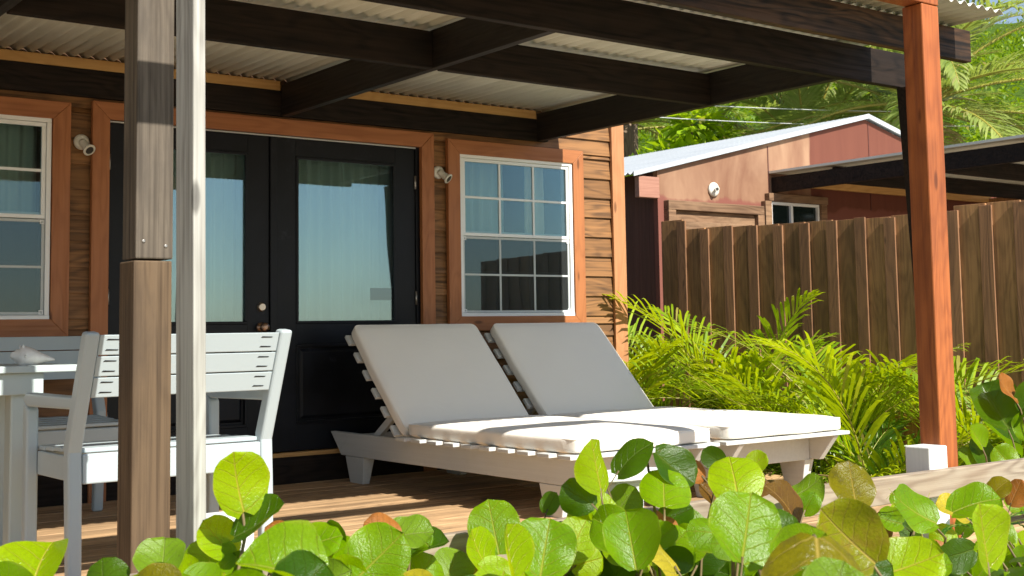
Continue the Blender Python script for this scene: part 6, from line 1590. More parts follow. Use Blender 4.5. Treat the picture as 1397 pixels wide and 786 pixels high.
(10,1.533,-5.862,0.38,-0.48,0.74,0.47,-0.7,-0.65,0.3,0.137,2),
(1,0.985,-4.537,0.381,0.79,-0.6,0.13,-0.62,-0.75,0.24,0.112,4),
(7,1.718,-5.007,0.168,-0.01,0.55,0.83,-0.7,-0.59,0.39,0.087,2),
(6,1.955,-4.526,0.021,0.85,-0.04,0.53,-0.24,-0.92,0.32,0.157,2),
(12,3.224,-4.806,-0.211,0.62,-0.53,0.58,-0.79,-0.43,0.44,0.086,1),
(6,1.629,-4.812,0.121,0.15,0.21,0.97,-0.66,-0.71,0.25,0.087,1),
(4,1.476,-4.484,0.203,0.98,-0.13,0.16,-0.15,-0.98,0.12,0.132,3),
(10,2.966,-4.417,0.164,0.39,-0.38,0.84,-0.82,-0.56,0.13,0.103,0),
(11,3.212,-4.737,-0.027,0.2,0.08,0.98,-0.66,-0.73,0.19,0.093,2),
(8,2.087,-4.711,-0.064,-0.59,0.37,0.72,-0.54,-0.84,-0.02,0.096,0),
(4,1.556,-4.365,0.086,-0.28,0.79,0.55,-0.82,-0.49,0.29,0.121,8),
(2,1.026,-4.8,0.301,0.57,-0.5,0.65,-0.65,-0.76,-0,0.093,3),
(8,2.301,-4.693,0.144,0.81,-0.09,0.58,-0.24,-0.95,0.19,0.13,0),
(10,3.081,-4.438,-0.012,0.2,0.35,0.92,-0.53,-0.74,0.4,0.131,0),
(8,2.391,-4.458,0.207,0.33,-0.34,0.88,-0.89,-0.42,0.17,0.113,2),
(3,0.844,-5.388,0.338,0.89,-0.14,0.44,-0.26,-0.94,0.23,0.085,0),
(13,4.499,-4.317,-0.066,0.12,-0.19,0.97,-0.63,-0.77,-0.07,0.082,1),
(2,1.11,-4.327,0.33,0.75,-0.6,0.28,-0.65,-0.61,0.45,0.134,1),
(11,1.539,-5.915,0.388,-0.6,0.38,0.7,-0.51,-0.86,0.03,0.093,6),
(2,0.989,-4.914,0.223,0.79,-0.57,-0.23,-0.33,-0.71,0.62,0.125,3),
(10,1.597,-5.824,0.43,0.6,-0.01,0.8,-0.39,-0.88,0.28,0.116,3),
(3,0.858,-5.355,0.397,-0.82,0.35,-0.46,-0.47,-0.86,0.18,0.084,4),
(6,1.798,-4.767,0.06,-0.73,0.5,0.46,-0.25,-0.83,0.51,0.092,0),
(13,4.927,-4.474,-0.324,-0.55,0.33,0.76,-0.01,-0.92,0.4,0.085,2),
(12,3.283,-4.798,0.052,-0.54,0.55,0.64,-0.61,-0.77,0.15,0.091,3),
(4,1.526,-4.371,0.18,0.13,-0.2,0.97,-0.68,-0.73,-0.06,0.098,1),
(12,3.74,-4.398,0.021,0.71,-0.3,0.64,-0.47,-0.87,0.12,0.09,0),
(10,3.118,-4.391,0.107,0.53,-0.47,0.71,-0.84,-0.39,0.37,0.129,0),
(0,0.677,-4.711,0.377,0.79,-0.6,0.12,-0.57,-0.64,0.51,0.105,1),
(12,3.618,-4.544,0.022,-0.8,0.59,0.07,-0.49,-0.72,0.5,0.088,0),
(4,1.211,-4.903,0.161,-0.57,0.73,0.38,-0.71,-0.67,0.23,0.121,0),
(7,2.214,-4.477,0.296,0.62,0.04,0.78,-0.43,-0.82,0.38,0.127,1),
(0,0.759,-4.444,0.194,0.64,-0.13,0.76,-0.44,-0.87,0.22,0.081,2),
(5,1.533,-4.778,0.173,0.47,0.18,0.87,-0.5,-0.76,0.43,0.099,0),
(0,0.774,-4.581,0.384,-0.68,0.63,0.37,-0.63,-0.76,0.13,0.133,0),
(7,1.252,-5.66,-0.068,0.55,0.78,-0.29,-0.15,0.44,0.89,0.169,2),
(12,3.643,-4.487,-0.165,0.72,0.64,-0.25,0.49,-0.23,0.84,0.136,0),
(9,1.518,-5.69,-0.059,-0.76,0.43,0.48,0.29,-0.44,0.85,0.106,3),
(13,5.691,-5.185,-0.133,-0.15,0.99,0.01,-0.21,-0.05,0.98,0.137,2),
(13,5.599,-5.02,-0.156,0.69,0.38,0.62,-0.04,-0.83,0.56,0.169,3),
(13,4.791,-5.326,-0.244,-0.59,0.78,-0.21,-0.01,0.25,0.97,0.169,0),
(13,5.791,-5.576,0.023,0.79,-0.16,0.59,-0.52,-0.68,0.52,0.136,0),
(13,4.516,-4.58,-0.097,0.49,-0.84,-0.21,0.07,-0.2,0.98,0.102,3),
(9,1.804,-5.392,-0.195,-0.75,-0.63,-0.21,-0.03,-0.28,0.96,0.124,2),
(5,1.122,-5.272,0.091,-0.67,0.73,-0.13,-0.09,0.09,0.99,0.158,2),
(13,6.139,-4.775,-0.26,-0.04,-0.98,-0.21,-0.56,-0.15,0.81,0.13,0),
(13,4.896,-5.207,-0.127,0.58,0.8,0.16,-0.08,-0.14,0.99,0.152,0),
(0,-0.13,-4.471,0.078,-0.8,0.09,0.59,0.54,-0.29,0.79,0.112,2),
(13,2.715,-5.436,-0.26,-0.9,0.21,0.37,0.18,-0.6,0.78,0.164,2),
(7,2.068,-4.435,-0.265,0.9,0.36,-0.25,0.32,-0.16,0.93,0.145,0),
(10,3.048,-4.534,-0.137,0.49,-0.74,0.46,-0.01,0.52,0.85,0.166,0),
(13,4.912,-5.897,-0.064,-0.86,0.48,-0.18,-0.27,-0.12,0.95,0.166,2),
(13,5.227,-5.868,-0.134,-0.53,-0.83,0.16,0.35,-0.05,0.93,0.147,2),
(13,5.572,-4.568,-0.291,-0.14,0.83,0.54,0.01,-0.54,0.84,0.158,0),
(0,0.661,-4.357,-0.286,-0.7,0.39,0.59,0.31,-0.58,0.75,0.125,3),
(12,1.837,-5.813,-0.204,-0.99,0.05,-0.16,-0.15,-0.67,0.72,0.122,2),
(13,3.369,-5.178,-0.224,-0.73,0.39,0.56,0.4,-0.43,0.81,0.126,2),
(12,3.547,-4.579,-0.113,0.08,-0.99,-0.09,0.09,-0.08,0.99,0.136,0),
(13,4.776,-5.531,-0.173,0.07,-0.97,0.23,0.74,0.21,0.64,0.14,0),
(4,1.546,-4.233,-0.274,0.2,0.81,0.55,0.02,-0.56,0.83,0.12,2),
(7,1.299,-5.626,0.035,-0.5,-0.46,0.73,0.84,-0.07,0.54,0.117,2),
(13,4.736,-5.625,0.101,0.76,0.61,0.21,-0.35,0.12,0.93,0.135,3),
(13,3.469,-4.868,-0.022,-0.99,-0.11,-0.1,-0.05,-0.42,0.91,0.106,2),
(13,4.494,-5.283,-0.191,-0.58,-0.6,0.54,0.77,-0.21,0.6,0.109,2),
(13,3.698,-5.175,-0.022,-0.1,0.64,0.76,0.55,-0.6,0.58,0.106,2),
(13,4.977,-5.883,0.084,0.6,-0.79,0.14,-0.64,-0.37,0.67,0.119,3),
(13,4.663,-4.38,-0.139,0.59,-0.8,0.13,-0.13,0.07,0.99,0.117,2),
(13,4.984,-5.326,-0.153,-0.34,0.9,0.27,-0.22,-0.36,0.91,0.166,2),
(13,4.287,-5.741,-0.035,0.95,0.19,-0.26,0.26,0.06,0.96,0.114,2),
(13,2.831,-5.736,0.072,0.76,0.36,0.54,-0.17,-0.69,0.7,0.115,0),
(13,4.635,-4.883,0.011,-0.77,-0.16,0.62,0.41,-0.87,0.28,0.148,2),
(13,5.416,-5.788,-0.069,-0.12,-0.83,0.55,0.68,0.34,0.65,0.119,0),
(10,3.394,-4.278,-0.237,0.01,-0.71,0.71,-0.11,0.7,0.7,0.125,3),
(3,1.027,-4.989,-0.282,0.58,0.8,0.16,0.15,-0.31,0.94,0.116,0),
(0,-0.044,-4.759,0.047,1,-0.06,0.05,-0.08,-0.67,0.74,0.114,0),
(12,2.83,-5.07,-0.103,-0.9,-0.26,0.36,0.43,-0.7,0.57,0.113,0),
(13,3.568,-4.865,-0.205,-0.48,-0.79,0.39,0.67,-0.04,0.74,0.142,3),
(13,5.101,-5.23,-0.009,0.61,-0.42,0.67,-0.7,-0.68,0.21,0.151,0),
(13,4.265,-4.867,-0.276,0.34,-0.94,-0.1,-0.57,-0.29,0.77,0.115,2),
(13,2.894,-5.713,-0.17,-0.88,-0.42,0.22,0.47,-0.71,0.53,0.132,2),
(9,1.629,-5.516,-0.247,0.17,0.61,0.77,0.58,-0.69,0.42,0.144,2),
(13,4.303,-5.516,0.027,0.19,-0.84,0.51,0.15,0.54,0.83,0.153,3),
(13,4.522,-4.625,-0.287,0.73,-0.13,0.67,-0.6,-0.59,0.54,0.155,3),
(3,1.186,-4.731,0.09,0.99,0.13,0.03,0.01,-0.27,0.96,0.132,2),
(13,5.192,-4.572,-0.181,-0.12,0.91,0.39,-0.07,-0.4,0.91,0.116,2),
(0,0.2,-4.566,-0.115,0.97,0.06,0.22,-0.07,-0.84,0.53,0.159,0),
(13,6.151,-5.552,-0.022,0.94,0.28,-0.21,0.23,-0.03,0.97,0.107,0),
(13,5.169,-5.282,-0.138,0.65,0.64,0.41,0.56,-0.77,0.31,0.132,0),
(13,2.405,-5.79,-0.073,0.54,0.82,0.19,0.17,-0.33,0.93,0.112,0),
(13,2.809,-5.668,-0.25,-0.28,-0.67,0.69,0.73,0.32,0.61,0.144,0),
(13,4.163,-5.651,-0.209,-0.15,0.85,0.51,0.08,-0.5,0.86,0.107,3),
(13,5.033,-5.148,-0.121,0.52,-0.86,0.01,-0.51,-0.3,0.81,0.168,2),
(13,5.81,-4.991,-0.225,0.9,0.43,-0.09,0.31,-0.47,0.83,0.134,3),
(4,0.901,-5.626,-0.094,-0.36,0.82,0.44,0.2,-0.4,0.9,0.147,2),
(12,3.996,-4.396,-0.051,0.97,-0.23,0.04,-0.12,-0.36,0.93,0.155,0),
(6,1.104,-5.61,-0.025,1,-0.01,-0.01,0.01,0.42,0.91,0.138,2),
(0,-0.034,-4.279,-0.201,0.57,-0.73,0.37,-0.26,0.26,0.93,0.121,2),
(4,1.313,-4.683,0.037,-0.68,0.43,0.59,0.56,-0.21,0.8,0.151,2),
(13,4.478,-4.542,-0.097,-0.63,0.66,0.41,0.51,-0.05,0.86,0.134,2),
(0,-0.335,-4.234,-0.129,0.78,-0.48,0.4,-0.47,-0.03,0.88,0.118,3),
(0,-0.036,-4.554,-0.107,-0.79,-0.3,0.53,0.34,0.52,0.79,0.116,0),
(4,1.637,-4.348,-0.239,0.24,-0.97,0.08,-0.26,0.01,0.97,0.167,2),
(13,6.083,-4.978,-0.261,0.53,0.85,-0.05,-0.2,0.18,0.96,0.133,2),
(13,3.462,-4.991,-0.103,0.31,-0.94,0.17,0.31,0.26,0.91,0.162,2),
(13,5.343,-5.734,-0.119,-0.71,-0.08,0.7,0.22,-0.97,0.12,0.167,3),
(13,5.724,-5.002,-0.181,0.04,-0.94,0.32,0.26,0.32,0.91,0.15,2),
(13,4.73,-4.266,-0.163,0.9,0.43,0.05,0.15,-0.43,0.89,0.117,0),
(10,1.61,-5.775,-0.114,-0.63,0.67,0.4,-0.14,-0.6,0.79,0.158,2),
(12,3.598,-4.533,-0.198,-0.44,-0.87,0.2,0.35,0.04,0.93,0.111,0),
(13,3.554,-5.023,-0.245,0.45,0.61,0.65,-0.43,-0.49,0.76,0.138,2),
(5,1.376,-5.072,0.081,-0.42,-0.78,0.47,0.08,0.48,0.87,0.166,0),
(13,3.583,-5.196,0.063,0.24,0.96,0.17,0.48,-0.27,0.84,0.115,2),
(13,2.678,-5.454,-0.193,-0.14,0.97,-0.21,0.37,0.25,0.89,0.114,2),
(9,2.969,-4.221,-0.254,0.23,-0.71,0.66,0.35,0.7,0.63,0.166,0),
(9,1.403,-5.731,-0.082,0.99,0.13,-0.04,0.09,-0.44,0.89,0.143,0),
(13,4.328,-5.557,-0.27,0.98,0.04,0.2,-0.18,-0.33,0.93,0.138,0),
(9,2.007,-5.058,-0.13,-0.97,-0.18,-0.17,0.02,-0.74,0.68,0.127,3),
(12,2.555,-5.369,-0.058,0.5,0.86,-0.12,0.56,-0.21,0.8,0.13,0),
(13,4.874,-5.639,0.07,-0.38,0.67,0.64,0.24,-0.6,0.77,0.14,0),
(0,0.123,-4.222,-0.266,-0.71,0.68,-0.17,-0.39,-0.17,0.91,0.11,2),
(7,1.523,-5.316,-0.14,0.09,0.98,0.2,-0.07,-0.19,0.98,0.152,0),
(13,4.319,-4.932,-0.154,-0.5,0.44,0.75,0.03,-0.85,0.53,0.139,0),
(13,3.776,-4.681,-0.215,-0.75,-0.64,-0.13,0.06,-0.27,0.96,0.143,2),
(13,4.122,-5.425,-0.075,0.8,0.59,-0.01,0.43,-0.57,0.7,0.114,0),
(13,3.944,-5.025,0.07,-0.95,0.24,0.22,-0.04,-0.76,0.65,0.148,3),
(11,3.606,-4.337,-0.255,0.56,0.82,0.09,0.47,-0.4,0.79,0.127,0),
(7,2.229,-4.258,-0.126,0.69,-0.53,0.49,-0.03,0.65,0.76,0.104,2),
(13,4.775,-5.745,-0.004,0.58,-0.73,0.37,-0.54,-0.01,0.84,0.123,3),
(0,0.264,-4.762,0.074,-0.95,-0.14,0.28,0.31,-0.49,0.81,0.168,3),
(13,5.533,-5.067,-0.238,-0.73,0.68,-0.04,0,0.07,1,0.155,0),
(9,1.673,-5.576,-0.287,-0.52,0.59,0.62,0.16,-0.65,0.75,0.116,0),
(0,-0.231,-4.532,-0.243,-0.05,1,0.07,0.25,-0.06,0.97,0.152,0),
(13,5.176,-5.707,-0.141,-0.64,0.39,0.66,0.32,-0.65,0.69,0.163,0),
(13,3.695,-4.854,-0.087,-0.02,0.98,-0.21,0.81,0.14,0.57,0.112,2),
(7,1.9,-4.679,0.118,-0.27,0.86,0.44,0.07,-0.44,0.9,0.137,3),
(5,1.853,-4.303,-0.109,-0.34,0.94,-0.07,-0.29,-0.04,0.96,0.125,2),
(12,3.72,-4.506,-0.266,-0.97,-0.06,0.25,0.25,-0.41,0.88,0.165,0),
(5,1.731,-4.377,-0.055,0.99,0.01,0.12,-0.1,-0.55,0.83,0.161,2),
(13,1.897,-5.896,-0.158,-0.43,0.9,0.1,0.17,-0.02,0.98,0.128,2),
(13,4.702,-5.797,-0.093,0.42,0.63,0.65,0.6,-0.73,0.32,0.147,0),
(1,0.929,-4.674,0.01,0.92,-0.31,0.25,-0.4,-0.69,0.61,0.1,2),
(11,2.875,-4.883,0.098,-0.7,-0.69,-0.2,-0.53,0.32,0.78,0.114,2),
(7,2.107,-4.377,-0.149,-0.28,-0.92,0.28,0.59,0.07,0.81,0.129,0),
(5,1.323,-4.996,-0.014,-0.1,0.99,-0.1,0.65,0.14,0.75,0.153,2),
(10,2.147,-5.275,-0.175,-0.57,0.76,0.32,0.02,-0.37,0.93,0.14,2),
(12,3.956,-4.259,-0.103,-0.82,-0.49,0.29,0.25,0.13,0.96,0.117,2),
(13,3.172,-5.612,0.063,-0.94,0.28,0.17,0.06,-0.37,0.93,0.153,0),
(6,1.043,-5.655,0.054,0.63,-0.78,0.02,-0.02,0.01,1,0.102,2),
(10,2.968,-4.637,-0.153,0.76,-0.64,-0.1,-0.28,-0.46,0.84,0.103,3),
(12,3.221,-4.806,-0.207,-0.4,-0.87,0.28,0.33,0.15,0.93,0.105,0),
(7,1.515,-5.359,-0.179,-0.86,-0.49,0.11,0.18,-0.09,0.98,0.103,0),
(1,0.936,-4.721,-0.075,-0.12,0.97,0.22,0.5,-0.13,0.86,0.135,0),
(13,5.679,-4.702,-0.07,-0.3,0.95,-0.05,-0.28,-0.03,0.96,0.101,0),
(13,6.185,-5.298,-0.047,0.11,-0.88,0.46,-0.01,0.46,0.89,0.126,2),
(13,3.356,-5.856,-0.281,-0.31,0.93,0.2,-0.27,-0.29,0.92,0.122,2),
(3,1.427,-4.214,-0.29,0.76,0.62,-0.22,0.45,-0.26,0.85,0.118,3),
(13,3.365,-5.445,-0.029,-0.63,0.66,0.42,-0.07,-0.59,0.81,0.159,2),
(7,2.185,-4.48,0.108,0.8,-0.59,-0.11,0.09,-0.05,0.99,0.114,2),
(9,2.799,-4.342,-0.219,0.42,-0.75,0.51,-0.23,0.45,0.86,0.17,0),
(11,3.391,-4.578,-0.068,-0.8,-0.56,0.19,-0.37,0.72,0.59,0.128,3),
(13,2.983,-5.529,0.118,0.54,0.75,0.39,-0.19,-0.34,0.92,0.116,2),
(13,3.157,-5.143,0.018,0.25,0.93,0.27,-0.28,-0.19,0.94,0.142,2),
(13,3.462,-5.729,-0.196,-0.27,0.72,0.64,0.08,-0.65,0.76,0.126,0),
(13,3.31,-5.24,-0.155,-0.69,-0.71,-0.16,0.06,-0.27,0.96,0.139,2),
(13,3.952,-4.61,-0.091,-0.92,0.08,0.38,0.28,-0.56,0.78,0.101,2),
(13,3.09,-5.418,0.062,-0.99,-0.11,0.1,0.14,-0.5,0.86,0.135,0),
(13,4.623,-4.678,-0.126,-0.12,0.78,0.61,0.29,-0.56,0.77,0.117,2),
(3,1.325,-4.374,0.097,-0.72,-0.69,-0.06,0.37,-0.46,0.81,0.136,0),
(0,0.637,-4.547,-0.118,0.09,-0.98,0.16,0.36,0.18,0.91,0.102,0),
(0,0.364,-4.701,0.081,-0.94,0.19,-0.28,-0.32,-0.76,0.56,0.123,0),
(0,-0.011,-4.728,-0.061,0.81,-0.54,-0.24,0.14,-0.22,0.96,0.121,3),
(13,3.223,-5.859,0.063,-0.34,0.65,0.68,0.1,-0.7,0.71,0.118,3),
(11,2.68,-4.931,-0.19,-0.97,0.22,0.08,0.02,-0.29,0.96,0.15,0),
(13,5.531,-4.349,-0.297,0.76,0.52,0.38,0.23,-0.76,0.6,0.156,2),
(13,5.368,-4.548,-0.14,-0.97,0.25,-0.02,-0.2,-0.7,0.69,0.153,2),
(13,4.393,-5.698,-0.103,-0.77,0.18,0.61,0.46,-0.52,0.72,0.162,2),
(13,5.015,-5.455,-0.035,-0.64,0.71,0.29,0.32,-0.09,0.94,0.121,2),
(13,5.013,-5.709,-0.103,-0.17,-0.61,0.77,-0.56,0.7,0.44,0.158,3),
(13,4.421,-4.858,-0.281,-0.99,0.06,-0.14,-0.14,-0.04,0.99,0.13,2),
(12,3.252,-4.763,0.06,-0.78,-0.54,0.31,0.62,-0.64,0.45,0.17,2),
(13,3.886,-5.225,-0.125,0.09,-0.72,0.69,-0.99,-0.1,0.02,0.162,2),
(3,1.358,-4.539,0.086,-0.66,-0.74,0.12,0.3,-0.11,0.95,0.143,2),
(11,3.16,-4.716,-0.205,-0.7,0.67,-0.26,0.15,0.49,0.86,0.129,0),
(12,4.072,-4.326,-0.067,-0.37,-0.93,0.09,0.18,0.02,0.98,0.112,2),
(1,0.984,-4.209,-0.014,0.68,0.68,-0.27,0.11,0.27,0.96,0.101,3),
(3,1.169,-4.751,-0.098,-0.61,-0.79,-0.04,0.28,-0.27,0.92,0.16,2),
(7,1.272,-5.496,-0.28,0.66,-0.71,-0.25,0.47,0.12,0.88,0.129,2),
(13,3.429,-4.966,-0.176,0.2,-0.98,-0.04,-0.33,-0.11,0.94,0.116,2),
(13,2.426,-5.566,-0.033,0.38,-0.92,0.06,-0.71,-0.25,0.65,0.119,3),
(1,0.874,-4.675,0.054,-0.02,-0.99,0.11,-0.17,0.11,0.98,0.136,2),
(12,3.505,-4.703,0.027,0.07,-0.78,0.62,0.76,0.45,0.47,0.127,3),
(13,4.969,-5.659,0.065,-0.62,-0.32,0.72,0.58,-0.8,0.14,0.164,3),
(9,1.251,-5.88,-0.293,0.7,-0.71,-0.01,-0.2,-0.22,0.95,0.117,3),
(13,3.492,-5.159,-0.133,-0.59,-0.54,0.6,0.3,0.54,0.79,0.165,0),
(8,1.926,-5.109,-0.118,-0.73,0.26,0.63,0.24,-0.77,0.59,0.121,2),
(12,3.037,-4.883,-0.152,-0.89,-0.16,0.42,0.36,0.31,0.88,0.154,2),
(4,1.172,-5.073,-0.256,0.15,-0.91,0.39,-0.74,0.16,0.66,0.162,2),
(4,1.59,-4.329,-0.177,-0.98,-0.16,0.13,0.15,-0.1,0.98,0.141,2),
(7,1.734,-5.089,-0.12,-0.84,-0.49,0.24,0.35,-0.13,0.93,0.127,0),
(13,4.354,-4.635,-0.175,0.23,-0.93,0.29,-0.55,0.12,0.83,0.12,0),
(0,0.187,-4.57,-0.137,0.88,-0.47,0.03,-0.16,-0.24,0.96,0.115,0),
(13,3.327,-5.763,-0.244,0.33,-0.93,0.18,0.23,0.26,0.94,0.126,0),
(13,3.22,-5.548,-0.295,-0.34,-0.92,-0.21,0.49,-0.36,0.79,0.14,2),
(6,1.003,-5.73,-0.132,-0.97,0.22,0.06,0.03,-0.17,0.99,0.146,0),
(13,2.446,-5.765,0.011,0.69,0.42,0.59,-0.25,-0.63,0.74,0.123,3),
(13,2.752,-5.865,-0.175,-0.38,-0.73,0.57,0.16,0.56,0.82,0.102,2),
(6,1.818,-4.656,0.009,-0.42,0.64,0.64,0.05,-0.69,0.72,0.153,3),
(7,1.059,-5.791,-0.248,-1,-0.09,0.02,0.04,-0.21,0.98,0.17,2),
(0,0.071,-4.627,-0.165,-0.75,-0.65,-0.15,-0.26,0.08,0.96,0.136,2),
(13,3.772,-4.623,0.055,0.14,0.94,0.32,0.1,-0.34,0.94,0.144,2),
(13,5.359,-5.297,-0.036,0.42,0.91,0.06,0.08,-0.11,0.99,0.109,3),
(13,4.202,-4.86,-0.241,-0.92,0.31,0.23,-0.11,-0.78,0.62,0.16,0),
(13,4.596,-4.53,-0.21,-0.98,0.18,-0.03,-0.15,-0.69,0.71,0.157,2),
(10,2.7,-4.817,-0.086,-0.98,0.2,0.03,0.02,-0.02,1,0.101,3),
(9,2.043,-5.16,-0.057,-0.97,-0.07,-0.21,-0.22,0.15,0.96,0.108,2),
(8,1.638,-5.331,-0.149,0.39,-0.68,0.62,0.8,0.58,0.14,0.11,2),
(13,5.491,-5.746,-0.022,-0.82,-0.5,-0.29,0,-0.5,0.86,0.116,2),
(11,2.867,-4.921,0,-0.9,-0.15,0.41,0.39,-0.69,0.61,0.102,3),
(13,4.643,-4.969,-0.08,0.89,0.46,-0.07,0.12,-0.08,0.99,0.131,0),
(0,-0.145,-4.22,-0.214,-0.99,0.1,-0.06,-0.09,-0.25,0.96,0.148,0),
(0,-0.271,-4.81,-0.145,0.52,0.84,0.14,-0.19,-0.04,0.98,0.145,2),
(13,4.927,-5.31,0.091,-0.51,0.84,-0.2,-0.53,-0.12,0.84,0.168,2),
(13,2.819,-5.897,0.106,-0.45,0.89,-0.07,0.35,0.25,0.9,0.129,3),
(10,3.305,-4.213,-0.114,-0.51,-0.39,0.77,0.55,0.54,0.64,0.112,3),
(6,1.232,-5.355,0.033,-0.22,0.95,-0.24,-0.09,0.22,0.97,0.1,3),
(10,2.695,-4.794,-0.056,-0.39,-0.84,0.38,-0.49,0.54,0.69,0.127,3),
(0,0.145,-4.745,-0.089,-0.12,0.97,0.2,-0.22,-0.22,0.95,0.149,3),
(13,5.554,-5.185,-0.233,-0.8,0.59,0.12,-0.27,-0.52,0.81,0.16,2),
(13,4.256,-4.702,-0.181,0.19,0.96,-0.21,-0.29,0.26,0.92,0.166,0),
(0,-0.282,-4.637,0.014,0.24,-0.83,0.51,0.31,0.56,0.77,0.115,2),
(9,2.633,-4.597,0.032,-0.09,-0.73,0.68,0.49,0.56,0.67,0.152,3),
(13,5.185,-4.462,-0.237,-0.57,-0.58,0.58,0.82,-0.45,0.36,0.16,3),
(13,4.027,-4.746,0.109,0.76,0.65,-0.04,0.01,0.06,1,0.125,2),
(13,4.663,-4.379,-0.262,-0.79,-0.6,-0.17,0.37,-0.67,0.64,0.113,2),
(13,6.195,-5.045,-0.104,-0.87,0.09,0.48,0.41,-0.4,0.82,0.107,0),
(9,2.261,-4.817,-0.073,-0.19,0.64,0.74,0.53,-0.57,0.63,0.103,2),
(13,3.535,-5.395,-0.186,0.77,-0.48,0.42,-0.62,-0.42,0.67,0.121,2),
(4,0.957,-5.526,-0.038,-0.81,-0.05,0.59,0.49,-0.61,0.62,0.112,2),
(7,1.451,-5.433,-0.24,0.61,0.79,-0.08,0.41,-0.22,0.88,0.164,2),
(0,0.849,-4.271,-0.286,-0.46,0.53,0.71,-0.14,-0.84,0.53,0.132,3),
(13,4.909,-5.582,-0.143,-0.52,-0.47,0.71,0.76,-0.63,0.13,0.149,0),
(13,3.966,-4.497,-0.044,-0.8,-0.51,0.3,0.56,-0.48,0.68,0.111,0),
(13,4.499,-5.673,0.065,0.77,0.61,0.19,0.45,-0.73,0.52,0.115,2),
(7,2.045,-4.488,0.112,0.47,0.55,0.69,-0.56,-0.42,0.71,0.168,0),
(11,1.719,-5.854,-0.069,-0.58,0.74,0.35,-0.18,-0.54,0.83,0.142,2),
(8,1.613,-5.428,-0.064,0.6,0.29,0.74,-0.08,-0.9,0.42,0.166,3),
(13,4.073,-5.607,-0.114,-0.98,0.18,-0.01,0.01,0.13,0.99,0.133,0),
(13,2.415,-5.7,0.099,0.25,0.61,0.75,0.11,-0.79,0.61,0.167,2),
(4,1.214,-4.906,-0.284,-0.22,0.98,0,0.68,0.15,0.72,0.107,2),
(13,6.007,-4.585,-0.215,-0.25,-0.87,0.43,0.86,0.01,0.52,0.103,2),
(0,-0.367,-4.276,0.08,0.59,-0.81,-0.01,-0.55,-0.41,0.73,0.108,0),
(6,1.657,-4.876,-0.097,0.49,0.85,-0.19,0.54,-0.12,0.83,0.152,0),
(13,4.585,-4.879,-0.174,-0.51,-0.41,0.76,0.66,-0.75,0.04,0.114,3),
(13,3.732,-5.315,-0.102,-0.95,-0.04,0.31,0.31,-0.33,0.89,0.112,2),
(7,1.859,-4.862,-0.227,0.98,0.15,-0.13,0.13,0.06,0.99,0.163,0),
(8,1.744,-5.235,0.055,0.79,0.21,0.58,-0.32,-0.66,0.68,0.16,0),
(9,1.579,-5.651,-0.107,0.93,-0.36,0.05,-0.09,-0.09,0.99,0.168,0),
(13,4.132,-5.207,-0.018,0.61,0.59,0.54,-0.33,-0.43,0.84,0.154,2),
(0,-0.167,-4.227,-0.296,0.15,0.81,0.56,0.28,-0.58,0.77,0.137,0),
(13,3.285,-5.724,-0.091,-0.46,-0.49,0.74,0.79,-0.61,0.09,0.136,0),
(8,1.678,-5.269,-0.167,-0.6,-0.78,0.16,0.11,0.12,0.99,0.108,0),
(9,2.224,-4.855,-0.081,-0.96,-0.01,0.26,0.26,0.21,0.94,0.118,2),
(13,5.879,-5.811,-0.174,0.76,-0.31,0.57,-0.26,0.66,0.7,0.118,2),
(13,2.121,-5.861,-0.291,-0.16,-0.73,0.67,0.97,0.01,0.24,0.137,2),
(13,3.457,-5.613,-0.258,-0.85,0.45,0.27,-0.09,-0.63,0.77,0.138,2),
(9,1.386,-5.835,-0.076,-0.56,-0.71,0.44,0.68,-0.08,0.73,0.137,3),
(0,-0.397,-4.256,-0.184,-0.6,0.41,0.69,0.79,0.47,0.4,0.115,0),
(2,0.886,-4.999,-0.175,0.5,-0.82,0.27,-0.28,0.15,0.95,0.122,3),
(13,4.269,-5.784,0.103,0.86,0.36,0.37,-0.21,-0.41,0.89,0.103,3),
(13,4.502,-5.827,-0.196,-0.42,-0.9,-0.12,-0.43,0.08,0.9,0.104,0),
(13,4.61,-5.47,-0.06,0.9,-0.42,-0.14,0.06,-0.19,0.98,0.104,3),
(0,0.851,-4.547,-0.198,0.22,-0.98,-0.01,-0.55,-0.13,0.83,0.14,0),
(7,2.073,-4.424,-0.226,-0.73,0.32,0.61,-0.16,-0.94,0.3,0.113,2),
(11,3.165,-4.594,0.089,0.74,0.66,0.13,0.38,-0.57,0.73,0.149,2),
(13,5.432,-5.884,-0.267,0.46,0.86,0.23,0.13,-0.31,0.94,0.139,3),
(13,4.829,-5.83,-0.089,0.9,-0.43,0.03,0.02,0.12,0.99,0.109,0),
(13,4.562,-5.386,-0.016,-0.75,-0.18,0.64,0.51,0.44,0.73,0.156,0),
(11,3.823,-4.258,-0.213,-0.35,0.93,0.13,0.48,0.06,0.88,0.125,0),
(6,1.11,-5.523,-0.082,-0.39,0.75,0.53,0.31,-0.43,0.85,0.115,2),
(13,5.833,-5.18,-0.225,-0.29,-0.92,-0.25,0.54,-0.37,0.75,0.134,2),
(11,1.692,-5.779,-0.274,-0.48,0.87,0.14,-0.24,-0.28,0.93,0.154,0),
(13,5.306,-4.402,-0.101,0.79,0.52,0.33,0.09,-0.63,0.77,0.11,0),
(8,1.614,-5.377,-0.245,0.03,-0.65,0.76,0.5,-0.65,-0.57,0.166,2),
(0,0.652,-4.619,0.041,0.24,-0.95,-0.19,-0.29,-0.26,0.92,0.15,0),
(13,4.916,-4.771,-0.169,0.19,-0.98,-0.1,0.62,0.04,0.78,0.131,2),
(13,5.078,-5.398,-0.129,0.94,-0.34,0.06,-0.27,-0.61,0.74,0.143,2),
(7,1.166,-5.765,-0.003,-0.74,0.65,-0.16,-0.57,-0.48,0.67,0.103,2),
